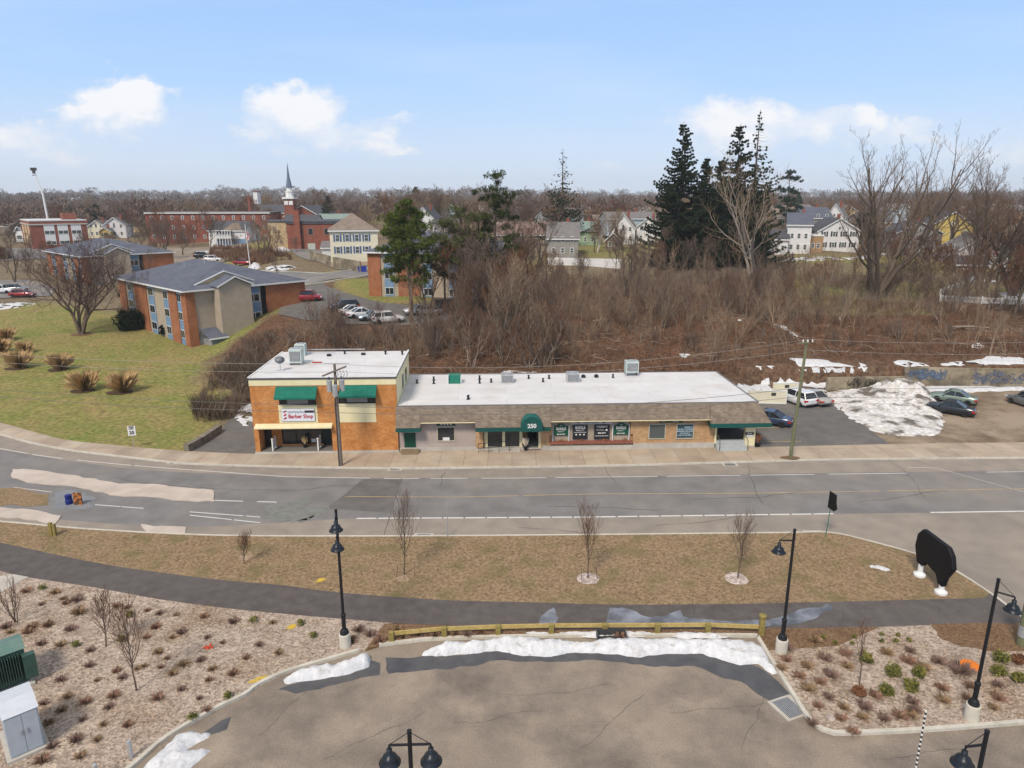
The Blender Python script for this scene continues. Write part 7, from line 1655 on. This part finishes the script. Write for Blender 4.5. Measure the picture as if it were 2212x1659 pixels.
# trees through the town
cnt = 0; tries = 0
while cnt < 270 and tries < 9000:
    tries += 1
    y_ = 150 * math.exp(rnd.random() * 1.15); r_ = rnd.uniform(-.84, .88); x = r_ * y_; z_ = T(x, y_)
    c = cam.matrix_world  # placeholder
    dxx = x / ((y_) * math.cos(PITCH) + (CAMZ - z_) * math.sin(PITCH)) * FOC + 1106
    if 600 < dxx < 830 and y_ < 215: continue
    if 340 < dxx < 600 and y_ < 205: continue
    if dxx < 330 and (y_ < 235 or (y_ < 280 and rnd.random() < .5)): continue
    if 520 < dxx < 770 and y_ < 300: continue
    if 1640 < dxx < 1870 and y_ < 240 and rnd.random() < .7: continue
    if 1640 < dxx < 1870 and y_ < 205: continue
    if 1900 < dxx < 2150 and y_ < 190 and rnd.random() < .6: continue
    s = rnd.uniform(.55, 1.0) * (1 + .15 * (y_ > 260))
    if y_ < 200: s *= .75
    k = rnd.randrange(6); look = ('brown', 'reddish forked', 'round-crowned brown', 'tan many-stemmed', 'brown twin-stemmed', 'reddish spreading')[k]
    reg = 'behind the far left school and cream houses' if dxx < 330 else 'near the brick apartment block' if dxx < 600 else 'behind the church and brick buildings' if dxx < 830 else 'behind the three green pines' if dxx < 1180 else 'among the middle houses' if dxx < 1430 else 'behind the dark spruces' if dxx < 1720 else 'among the white houses on the right' if dxx < 1900 else 'around the grey and yellow houses' if dxx < 2100 else 'at the far right edge of the town'
    plain('bare_tree', GV[k], (x, y_, z_), rnd.uniform(0, 6.28), look + (' nearby' if y_ < 215 else ' distant' if y_ > 330 else '') + ' leafless tree ' + reg, 'bare tree', 'bare trees among the town houses', s); cnt += 1
for i, (px, py, s) in enumerate(((2000, 640, .8), (2060, 660, .7), (2150, 640, .85), (2200, 620, 1.0), (2170, 600, 1.0), (2230, 650, .9), (2090, 570, 1.0), (2210, 560, 1.1), (2140, 560, 1.1), (1930, 610, .7), (1960, 650, .6), (2250, 600, 1.1), (1870, 600, .6), (2190, 690, .8), (2230, 700, .8), (1700, 640, .5), (1760, 640, .45), (1420, 600, .5), (1250, 620, .5), (1120, 610, .8), (1180, 640, .6), (960, 610, .7), (1020, 690, .95), (1060, 640, 1.05), (1110, 690, .8), (930, 690, .75), (985, 650, 1.0), (1150, 640, .9))):
    k = (5, 1, 4, 2)[i % 4]; plain('bare_tree', GV[k], tuple(G(px, py)), i * 1.7, ('reddish', 'brown')[i % 2] + ' bare tree at the brow of the slope, ' + ('tall, ' if s > .9 else 'mid-sized, ' if s > .75 else 'small, ') + ('towards the right edge' if px > 2100 else 'before the grey and yellow houses' if px > 1900 else 'before the white houses' if px > 1600 else 'in the middle' if px > 1200 else 'near the pines'), 'bare tree', 'bare trees on the brow of the slope', s)
for i, (px, py, s) in enumerate(((300, 550, .62), (330, 538, .6), (395, 552, .6), (420, 535, .55), (255, 560, .5), (285, 575, .5), (588, 516, .6), (600, 548, .45), (20, 556, .55), (75, 560, .5), (60, 590, .45), (235, 545, .45), (345, 575, .45), (545, 525, .5), (640, 545, .3), (15, 590, .5), (180, 552, .45), (365, 530, .65), (510, 545, .4), (110, 575, .5))):
    k = (0, 2, 4, 5)[i % 4]; plain('bare_tree', GV[k], tuple(G(px, py)), i * 2.3, ('brown', 'round-crowned', 'forked', 'spreading')[i % 4] + ' leafless street tree ' + ('near the second block of flats' if px < 290 else 'before the long brick block' if px < 430 else 'near the porch house' if px < 560 else 'by the tan brick building') + (', taller' if s > .52 else ', smaller'), 'bare tree', 'street trees in the left part of the town', s)
# far woods: one mass
def woods(name, n, y0, y1, hh, m, seed, lab, K=26, rr=(-.95, .98)):
    rs_ = np.random.RandomState(seed); Vs = []
    ys = y0 * np.exp(rs_.uniform(0, 1, n) * math.log(y1 / y0)); xs = ys * rs_.uniform(rr[0], rr[1], n)
    for x, y_ in zip(xs, ys):
        if y_ < 360 and -.42 < x / y_ < -.22: continue
        z_ = T(float(x), float(y_)); h_ = hh * rs_.uniform(.5, 1.0) * (1 + y_ / 2500) * (1.35 if rs_.uniform() > .9 else 1) * (1 + .35 * noise.noise(Vector((x * .006, y_ * .004, 2)))); w_ = h_ * .42
        u = rs_.normal(size=(K, 3)); u /= np.linalg.norm(u, axis=1)[:, None]; u[:, 2] = np.abs(u[:, 2]) - .15
        c_ = np.array([x, y_, z_ + h_ * .42]) + u * np.array([w_, w_, h_ * .5]) * rs_.uniform(.35, 1.0, (K, 1)) ** .5
        ax = u * .8 + rs_.normal(size=(K, 3)) * .45 + np.array([0, 0, .55]); ax /= np.linalg.norm(ax, axis=1)[:, None]; ln = h_ * .08 * rs_.uniform(.5, 1.3, (K, 1))
        sd = np.cross(ax, rs_.normal(size=(K, 3))); sd /= np.linalg.norm(sd, axis=1)[:, None] + 1e-9; wd = h_ * .026 * rs_.uniform(.4, 1.3, (K, 1))
        Vs.append(np.stack([c_ - ax * ln, c_ + sd * wd, c_ + ax * ln, c_ - sd * wd], 1).reshape(-1, 3))
    V = np.concatenate(Vs); o = bpy.data.objects.new(name, npmesh(name, V, np.arange(len(V), dtype=np.int32).reshape(-1, 4), m)); put(o); tag(o, lab, 'woodland', kind='stuff')
m_w1 = mat('woodland_twigs', (.135, .098, .08), (.185, .135, .108), sc=.03, rough=1, spec=.05); m_w2 = mat('grey_woodland_twigs', (.13, .105, .095), (.17, .14, .125), sc=.014, rough=1, spec=.05)
woods('woodland', 3600, 290, 900, 11, m_w1, 1, 'brown leafless woodland between the far houses and the hills', 95)
woods('distant_woodland', 4200, 850, 2400, 15, m_w2, 2, 'hazy brown leafless woodland on the low hills along the skyline', 60)
rs_ = random.Random(12)
for k in range(16):
    y_ = rs_.uniform(500, 1100); x = y_ * rs_.uniform(-.8, .85); me = None
    if k == 0: base_e = spruce(40, 16, 5, 1, 0, 0, leafn=5, lo=.05, fsz=1.8); jm = join2(base_e[0], base_e[1], m_needle)
    plain('distant_pine', jm, (x, y_, T(x, y_)), k, 'distant dark evergreen sticking out of the brown woodland', 'pine tree', 'evergreens scattered in the far woods', rs_.uniform(.6, .95))
# undergrowth
def in_snow(x, y_):
    for P_, cx_, cy_, R_ in SNOWP:
        if abs(x - cx_) < R_ and abs(y_ - cy_) < R_ and inside(P_, x, y_ - .8) or inside(P_, x, y_): return True
    return False
def brush(name, n, poly_px, hmin, hmax, m, seed, lab, K=5, wd=.02, cond=None):
    rs_ = np.random.RandomState(seed); V = []; P = [tuple(G(a, b).xy) for a, b in poly_px]; xs = [p[0] for p in P]; ys = [p[1] for p in P]; c = 0
    while c < n:
        x, y_ = rs_.uniform(min(xs), max(xs)), rs_.uniform(min(ys), max(ys))
        if not inside(P, x, y_): continue
        c += 1
        if in_snow(x, y_): continue
        dn = noise.noise(Vector((x * .15, y_ * .15, seed)))
        if dn < -.25: continue
        z_ = T(x, y_); h0 = hmin + (hmax - hmin) * max(0, min(1, .5 + dn)) 
        for k in range(K):
            a = rs_.uniform(0, 6.28); l = rs_.uniform(.02, .55) ** 1.3; h_ = h0 * rs_.uniform(.3, 1.35); tx, ty = math.cos(a) * l * h_, math.sin(a) * l * h_; bx, by = rs_.uniform(-.25, .25, 2)
            w = wd * rs_.uniform(.6, 1.5); sx, sy = -math.sin(a) * w, math.cos(a) * w
            V += [(x + bx - sx, y_ + by - sy, z_ - .05), (x + bx + sx, y_ + by + sy, z_ - .05), (x + bx + tx * .5 + sx, y_ + by + ty * .5 + sy, z_ + h_ * .6), (x + bx + tx, y_ + by + ty, z_ + h_)]
    V = np.array(V); o = bpy.data.objects.new(name, npmesh(name, V, np.arange(len(V), dtype=np.int32).reshape(-1, 4), m)); put(o); tag(o, lab, 'undergrowth', kind='stuff')
brush('undergrowth', 11000, [(620, 740), (1000, 705), (1500, 640), (2260, 668), (2260, 780), (1900, 800), (1600, 830), (900, 812), (640, 765)], .35, 1.1, mat('rusty_brush', (.11, .062, .04), (.23, .135, .088), sc=.8, rough=1, spec=.05), 1, 'rusty brown undergrowth and leaf litter covering the slope')
brush('undergrowth', 5200, [(640, 745), (980, 700), (1180, 600), (1600, 590), (2000, 610), (2240, 670), (1900, 690), (1500, 700), (1000, 775)], .8, 2.1, mat('grey_brown_brush', (.12, .09, .068), (.28, .21, .155), sc=.8, rough=1, spec=.05), 2, 'grey-brown tangle of leafless brush on the upper slope', K=6, wd=.016)
brush('undergrowth', 1100, [(420, 880), (480, 790), (600, 715), (660, 725), (600, 765), (545, 870), (520, 905), (420, 915)], .5, 1.9, mat('dim_brush', (.1, .075, .055), (.17, .13, .095), sc=.3, rough=1, spec=.05), 3, 'leafless brush beside and behind the barber shop on the left', K=8, wd=.016)
brush('hedge_brush', 1800, [(560, 540), (600, 545), (640, 560), (560, 575), (450, 560), (460, 535)], .8, 2.0, mat('rusty_brush', (0, 0, 0)), 4, 'brown scrub on the bank below the porch house', K=5, wd=.04)
# crowd of saplings beyond the nearest ones, and dead wood, each one mass
def crowd(name, n, meshes, test, m_, seed, lab):
    rs_ = random.Random(seed); Vs = []; Fs = []; off = 0; c = 0; dat = []
    for me in meshes:
        v = np.empty(len(me.vertices) * 3, dtype=np.float32); me.vertices.foreach_get('co', v); f = np.empty(len(me.loops), dtype=np.int32); me.loops.foreach_get('vertex_index', f); dat.append((v.reshape(-1, 3), f.reshape(-1, 4)))
    while c < n:
        r = test(rs_)
        if r is None: continue
        q, s = r; v, f = rs_.choice(dat); a = rs_.uniform(0, 6.28); ca_, sa = math.cos(a) * s, math.sin(a) * s
        V = np.stack([v[:, 0] * ca_ - v[:, 1] * sa + q.x, v[:, 0] * sa + v[:, 1] * ca_ + q.y, v[:, 2] * s * rs_.uniform(.9, 1.3) + q.z], 1); Vs.append(V); Fs.append(f + off); off += len(V); c += 1
    o = bpy.data.objects.new(name, npmesh(name, np.concatenate(Vs), np.concatenate(Fs), m_)); put(o); tag(o, lab, 'thicket', kind='stuff')
def t_mid(rs_):
    px, py = rs_.uniform(880, 2240), rs_.uniform(575, 720); q = G(px, py)
    if q.y < 90 or q.y > 165 or (px < 1000 and py < 700) or (px > 1900 and py > 640): return None
    if 1180 < px < 1345 and py < 610: return None
    return q, rs_.uniform(.7, 1.35) * (.62 if 1180 < px < 1345 else 1) * (.8 if px > 1650 else 1)
def t_low(rs_):
    px, py = rs_.uniform(1150, 2240), rs_.uniform(660, 800); q = G(px, py)
    if q.y < 77 or (px > 1590 and q.y < 88): return None
    return q, rs_.uniform(.35, .85)
def qonly(seed, st, mm_): a, b = bare(seed, 7, .06, stems=st, lo=.3, spread=34, ratio=.42, levels=3, n=(8, 5, 3), rmin=.010, stem_spread=20, mt=mm_, mw_=mm_); j = join2(a, b, mm_); return j
cm = [qonly(330 + i, (1, 2, 1)[i], m_twig) for i in range(3)]
crowd('thicket', 105, cm, t_mid, m_twig, 1, 'dense mass of brown bare saplings deep in the thicket')
crowd('thicket', 80, cm[:2], t_low, m_twigl, 2, 'scattered tan bare stems over the open leafy slope')
crowd('thicket', 60, cm[1:], t_mid, m_twigl, 3, 'pale tan bare saplings deep in the thicket')
db = TB(); rs_ = random.Random(6)
for k in range(420):
    px, py = rs_.uniform(900, 2240), rs_.uniform(640, 805); q = G(px, py)
    if q.y < 76 or (px > 1590 and q.y < 87) or (px < 1000 and py < 705): continue
    a = rs_.uniform(0, 6.28); L = rs_.uniform(.8, 3.5); z_ = rs_.uniform(.1, .5); pts = [q + Vector((math.cos(a) * L * t, math.sin(a) * L * t, z_ + rs_.uniform(-.1, .35) + .5 * t * rs_.random())) for t in (0, .33, .66, 1)]
    pts = [Vector((p_.x, p_.y, max(p_.z, T(p_.x, p_.y) + .05))) for p_ in pts]; db.tube(pts, [.045, .035, .025, .012], 4)
o = bpy.data.objects.new('deadfall', db.mesh('deadfall', mat('grey_deadwood', (.2, .165, .13), (.36, .3, .24), sc=1, rough=1))); put(o); tag(o, 'fallen grey branches strewn over the brown slope', 'branches', kind='stuff')
ll = []; rs2 = np.random.RandomState(5)
BL = [Vector(gz(a, b, Z_).xy) for a, b, Z_ in ((-40, 1240, .11), (760, 1350, .11), (700, 1420, .11), (480, 1520, .11), (300, 1650, .11), (-60, 1660, .11))]; BR = [Vector(gz(a, b, .11).xy) for a, b in ((1660, 1370), (2260, 1362), (2260, 1560), (1820, 1580), (1750, 1545))]
VG = [Vector(gz(a, b, .11).xy) for a, b in ((0, 1140), (600, 1168), (1780, 1160), (2100, 1285), (1500, 1303), (700, 1275), (200, 1210), (0, 1168))]
for PL_, n_, z_, ln, w_ in ((BL, 6000, .125, .05, .02), (BR, 3600, .125, .05, .02), (VG, 9000, .13, .07, .012)):
    xs_ = [p_.x for p_ in PL_]; ys_ = [p_.y for p_ in PL_]; poly_ = [tuple(p_) for p_ in PL_]; c = 0
    while c < n_:
        x, y_ = rs2.uniform(min(xs_), max(xs_)), rs2.uniform(min(ys_), max(ys_)); c += 1
        if not inside(poly_, x, y_) or noise.noise(Vector((x * .5, y_ * .5, 3))) < rs2.uniform(-.4, .3): continue
        a = rs2.uniform(0, 6.28); l = ln * rs2.uniform(.6, 1.8); cx_, sx_ = math.cos(a), math.sin(a); h_ = rs2.uniform(0, .05)
        ll += [(x - cx_ * l, y_ - sx_ * l, z_), (x + sx_ * w_, y_ - cx_ * w_, z_ + h_), (x + cx_ * l, y_ + sx_ * l, z_ + h_ * .5), (x - sx_ * w_, y_ + cx_ * w_, z_ + h_ * .3)]
o = bpy.data.objects.new('leaf_litter', npmesh('leaf_litter', np.array(ll), np.arange(len(ll), dtype=np.int32).reshape(-1, 4), mat('dead_leaves', (.13, .075, .04), (.38, .27, .16), sc=6, rough=1, spec=.1))); put(o); tag(o, 'dead leaves and straw scattered over beds and verge', 'leaf litter', kind='stuff')
# fallen logs
for px, py, L, rz, lab in ((1280, 700, 5, .5, 'fallen grey log on the slope behind the long roof, left of the middle'), (1815, 700, 6, 1.2, 'long pale dead branch lying on the right slope'), (985, 695, 3, 2.0, 'broken pale stump log under the pines'), (2055, 712, 5, -.2, 'thick brown log on the slope below the picket fence')):
    q = G(px, py); o = MB().tube([(0, 0, .3), (L * .5, 0, .45), (L, .3, .3)], [.16, .13, .07], 7).build('fallen_log', m_trunkl, None, loc=(q.x, q.y, q.z + .1), rz=rz); tag(o, lab, 'log')
# -- evergreen bushes by the flats
def bush(name, px, py, w, h, m, lab, cat, n=900, seed=1, flat_=None, group=None, lsz=.16, me=None):
    q = G(px, py) if flat_ is None else gz(px, py, flat_)
    if me is None:
        rs_ = np.random.RandomState(seed); P = []
        for k in range(40): a = rs_.uniform(0, 6.28); t = rs_.uniform(.2, .8); P.append((math.cos(a) * t * w * .42, math.sin(a) * t * w * .42, h * (.15 + .62 * rs_.uniform(0, 1) * (1 - t * .4)), w * .16))
        me = leafcloud(name, P, max(6, n // 40), lsz, m, seed, .3, .4)
    return plain(name, me, tuple(q), seed, lab, cat, group)
bush('yew_bush', 283, 712, 5.8, 4.0, m_yew, 'large dark clipped evergreen bush at the left wall of the nearest flats', 'bush', 5200, 3, lsz=.28)
bush('evergreen_shrub', 357, 726, 2.0, 2.3, m_yew, 'smaller dark evergreen shrub against the blue panels of the flats', 'bush', 1600, 4, lsz=.2)
bush('evergreen_shrub', 270, 640, 3.0, 1.8, m_yew, 'low olive evergreen shrub behind the flats corner', 'bush', 1200, 5, lsz=.25); bush('yew_bush', 2, 560, 6, 4, m_yew, 'dark evergreen mass at the left picture edge', 'bush', 2000, 6, lsz=.5)
# ornamental grass clumps on the lawn
def tuft(seed, r_, h_, n, w, m, name='grass_tuft', arch=.5):
    rs_ = np.random.RandomState(seed); V = []
    for k in range(n):
        a = rs_.uniform(0, 6.28); b = r_ * .35 * rs_.uniform(0, 1); l = r_ * min(1.2, abs(rs_.normal(0, .42)) + .08) ; h__ = h_ * rs_.uniform(.35, 1.05) * (1 - arch * (l / r_) ** 2 * .6)
        c, s_ = math.cos(a), math.sin(a); ww_ = w * rs_.uniform(.6, 1.4); sx, sy = -s_ * ww_, c * ww_
        V += [(c * b - sx, s_ * b - sy, -.02), (c * b + sx, s_ * b + sy, -.02), (c * (b + l * .5) + sx, s_ * (b + l * .5) + sy, h__ * .75), (c * (b + l), s_ * (b + l), h__)]
    return npmesh(name, np.array(V), np.arange(len(V), dtype=np.int32).reshape(-1, 4), m)
tm = [tuft(50 + i, 1.5, 2.2, 750, .010, m_straw, 'ornamental_grass', .1) for i in range(2)]
for i, (px, py, s, lab) in enumerate(((14, 735, .9, 'orange ornamental grass clump at the left edge, upper'), (53, 762, .8, 'orange grass clump second from the left edge'), (42, 795, 1.1, 'orange grass clump below the second one near the left edge'), (132, 798, 1.05, 'orange grass clump standing alone below the leaning tree'), (185, 843, 1.1, 'orange grass clump, left of the two nearest the road'), (266, 846, 1.15, 'orange grass clump, right of the two nearest the road'), (5, 760, .9, 'orange grass clump cut by the left picture edge'))):
    q = G(px, py); plain('ornamental_grass', tm[i % 2], tuple(q), i, lab, 'ornamental grass', 'orange ornamental grasses on the left lawn', s)
    o = drape('base_ring', [(q.x + 1.3 * s * math.cos(t * .45) - .2, q.y + .9 * s * math.sin(t * .45) - .3) for t in range(14)], mat('dark_brown_ring', (.06, .035, .022), (.1, .06, .04), sc=6, rough=1), Tz(.06), .5, .15)  # dark brown disc at the clump's base, shifted left and forward
# bed planting
Z = .112
def z7(a, b): return 1592.6 + a * .28, 1283 + b * .28
def z1(a, b): return a * .28, 1194.5 + b * .28
gb = {}
labs = ['behind the young tree stem in the right bed', 'largest, in the middle of the right bed', 'right of the largest one with a brown stalk behind it', 'lower middle, nearest the striped pole', 'lowest of the group near the rusty bush', 'rusty brown, left of the lowest green ones', 'upper left of the group by the right edge', 'rust-tipped, at the upper right edge', 'lower left of the group by the right edge', 'lower right of the group at the picture edge']
for i, (a, b, r_) in enumerate(((985, 520, 65), (1195, 625, 80), (1395, 630, 60), (1335, 735, 72), (1150, 770, 65), (940, 780, 62), (2025, 520, 75), (2165, 530, 60), (2015, 620, 70), (2165, 675, 65))):
    px, py = z7(a, b); w = r_ * 2 * .28 * mpp(gz(px, py)); red = i in (5, 7)
    bush('garden_shrub', px, py, w, w * .75, m_leafr if red else m_leafg, ('Garden shrub ' if 0 else '') + ('rusty leafy shrub, ' if red else 'green and yellow leafy shrub, ') + labs[i], 'shrub', 1500, 60 + i, Z, 'leafy shrubs in the right gravel bed', .07)
TF = [tuft(70 + i, .42, .34, 190, .006, (mat('rust_stalks', (.24, .135, .09), (.38, .23, .155), sc=3, rough=1, space='rand'), mat('tan_stalks', (.27, .17, .09), (.4, .28, .17), sc=3, rough=1, space='rand'), mat('plum_stalks', (.2, .125, .1), (.33, .22, .175), sc=3, rough=1, space='rand'))[i % 3], 'dry_tuft', .9) for i in range(6)]
TG = [bush('small_green_plant', 300, 1300, .45, .35, m_leafg, None, None, 260, 80 + i, Z, None, .06) for i in range(2)]
TGm = [o.data for o in TG]
for o in TG: bpy.data.objects.remove(o)
rt = [(380, 495), (540, 545), (675, 485), (830, 450), (845, 545), (725, 615), (640, 670), (545, 720), (705, 785), (620, 850), (820, 862), (985, 860), (795, 950), (965, 940), (575, 985), (890, 1050), (1150, 440), (1330, 425), (1310, 505), (1430, 560), (1130, 950), (1250, 930), (1340, 925), (1350, 820), (1575, 715), (1585, 810), (1720, 585), (1800, 700), (1770, 790), (2010, 690), (2005, 790), (1975, 865), (1545, 510), (480, 620), (340, 560), (1370, 890), (1060, 770)]
for i, (a, b) in enumerate(rt):
    px, py = z7(a, b + 18); p = gz(px, py, Z); plain('dry_tuft', TF[i % 6], tuple(p), i, 'dried brown tuft ' + ('left of the leafy shrubs' if a < 880 else 'among the leafy shrubs' if a < 1480 else 'around the right-hand lamp') + (', upper part' if b < 560 else ', nearer the kerb' if b > 800 else ', middle rows'), 'plant', 'dried tufts in the right gravel bed', rnd.uniform(.75, 1.15) * (1.5 if (a, b) == (1720, 585) else 1))
for i, (a, b) in enumerate(((1115, 310), (1240, 315), (1110, 362), (1220, 360), (1325, 355), (905, 330), (885, 378), (755, 375), (660, 330))):
    p = gz(*z7(a, b + 10), Z); plain('small_green_plant', TGm[i % 2], tuple(p), i, 'small dark green plant near the path in the right gravel bed', 'plant', 'small green plants by the path', .75)
lt = [(200, 285), (320, 385), (490, 340), (510, 375), (600, 350), (425, 295), (375, 545), (545, 580), (610, 450), (215, 600), (320, 690), (470, 700), (1140, 430), (1230, 455), (1360, 465), (1580, 480), (1800, 520), (2105, 525), (1200, 560), (1400, 600), (1220, 755), (1290, 800), (690, 860), (1115, 860), (1240, 870), (1550, 815), (1640, 885), (900, 900), (950, 950), (1330, 920), (1800, 920), (470, 970), (750, 970), (1610, 970), (1400, 1040), (520, 1100), (665, 1135), (840, 1180), (475, 1205), (1220, 1110), (640, 1275), (800, 1310), (985, 1315), (590, 1430), (750, 1430), (1600, 1200), (340, 1150), (380, 1300), (900, 400), (980, 410), (1420, 850), (1130, 640), (700, 740), (1060, 880), (1720, 680), (2000, 700), (2150, 760), (1900, 800), (400, 1480), (620, 1560), (330, 1590), (50, 560), (80, 600), (250, 560), (1600, 640), (1330, 640), (880, 1090), (1540, 1110)]
for i, (a, b) in enumerate(lt):
    px, py = z1(a, b + 15); p = gz(px, py, Z); k = 1.45 if (a, b) in ((375, 545), (545, 580), (610, 450), (320, 690), (215, 600), (600, 350)) else 1
    plain('dry_tuft', TF[(i * 5) % 6], tuple(p), i * 1.3, 'dried reddish tuft, ' + ('' if k == 1 else 'larger, ') + ('near the path, ' if b < 520 else 'near the kerb, ' if a > 1150 and b > 700 else '') + ('by the green and grey cabinets' if a < 420 else 'around the two young trees' if a < 1150 else 'right of the two young trees'), 'plant', 'dried tufts in the left gravel bed', rnd.uniform(.5, .95) * k)
for i, (a, b) in enumerate(((330, 270), (590, 710), (1955, 520), (940, 670), (2320, 545), (1755, 1110), (1490, 1270), (2420, 640), (1000, 480))):
    p = gz(*z1(a, b + 10), Z); plain('small_green_plant', TGm[i % 2], tuple(p), i, 'small olive green plant scattered in the left gravel bed', 'plant', 'small green plants in the left bed', 1.15)
for i, (px, py) in enumerate(((800, 1372), (822, 1385), (870, 1375), (905, 1370), (940, 1372), (985, 1368), (1010, 1372), (1040, 1366), (860, 1362), (775, 1362), (760, 1385), (1760, 1385), (1700, 1402), (1340, 1376))):
    p = gz(px, py, Z); plain('dry_tuft', TF[(i + 2) % 6], tuple(p), i * 2.1, 'dried tuft on the brown mulch strip along the timber rail', 'plant', 'dried tufts on the mulch strip', 1.0)
# young trees
yt = [(529, 1217, 1148, 'tiny young tree on the left part of the brown grass', 1), (873, 1240, 1072, 'young bare tree on the grass right of the two-headed lamp', 2), (1271, 1250, 1092, 'young bare tree in the left pale stone ring', 1), (1591, 1249, 1112, 'young bare tree in the right pale stone ring', 3), (228, 1396, 1262, 'young bare tree in the gravel bed, nearer the path', 3), (295, 1491, 1300, 'young bare tree in the gravel bed, nearer the car park', 3)]
for i, (px, pb_, pt_, lab, st) in enumerate(yt):
    p = gz(px, pb_, Z); s = mpp(p); H = (pb_ - pt_) * s / .93 / math.cos(PITCH)
    me = bare(400 + i, H * .98, .035 + .003 * H, stems=1, lo=.34, spread=34, ratio=.58, levels=3, n=(16, 6, 4), up=.32, rmin=.005, wig=.06, mt=m_trunk, mw_=(m_twigr, m_twig)[i % 2] if i < 4 else m_twigr)
    tree('young_tree', me, tuple(p), 0, lab, 'young tree')
p = gz(34, 1345, Z); tree('young_tree', bare(410, 3.0, .03, stems=5, lo=.3, spread=26, ratio=.4, levels=2, n=(7, 5), up=.2, rmin=.006, wig=.06, stem_spread=24, mw_=m_twigr), tuple(p), 0, 'multi-stemmed young shrub tree at the left edge of the gravel bed', 'young tree')
p = gz(1856, 1480, Z); tree('young_tree', bare(411, 3.9, .035, stems=1, lo=.4, spread=22, ratio=.35, levels=3, n=(14, 5, 4), up=.3, rmin=.0045, wig=.05, mw_=m_twigr, lean=(.06, 0)), tuple(p), 0, 'thin young tree among the shrubs of the right gravel bed', 'young tree')
for i, (px, py) in enumerate(((857, 1247), (895, 1244), (1256, 1252), (1290, 1252))):
    p = gz(px, py, Z); plain('tree_stake', MB().tube([(0, 0, 0), (.1, 0, .9)], .02, 4).build('t', m_trunk).data, tuple(p), i, ('thin leaning stake left of ' if i % 2 == 0 else 'thin stake right of ') + ('the young tree by the lamp' if i < 2 else 'the young tree in the left stone ring'), 'stake', None)
for o in list(COL.objects):
    if o.name.startswith('t') and o.name.split('.')[0] == 't': bpy.data.objects.remove(o)

# ------------------------------------------------------------------ air
hz = MB().box(-2600, 2600, -80, 3390, -3, 120).build('haze', None); hz.data.materials.clear()
hm = bpy.data.materials.new('haze'); hm.use_nodes = True; hm.node_tree.nodes.clear()
pv = hm.node_tree.nodes.new('ShaderNodeVolumePrincipled'); pv.inputs['Color'].default_value = (.95, .97, 1, 1); pv.inputs['Density'].default_value = .00017; pv.inputs['Anisotropy'].default_value = 0
ho = hm.node_tree.nodes.new('ShaderNodeOutputMaterial'); hm.node_tree.links.new(pv.outputs[0], ho.inputs['Volume']); hz.data.materials.append(hm)
hz['kind'] = 'stuff'; hz['label'] = 'thin pale haze over the whole town'; hz['category'] = 'haze'
SC.cycles.volume_max_steps = 64
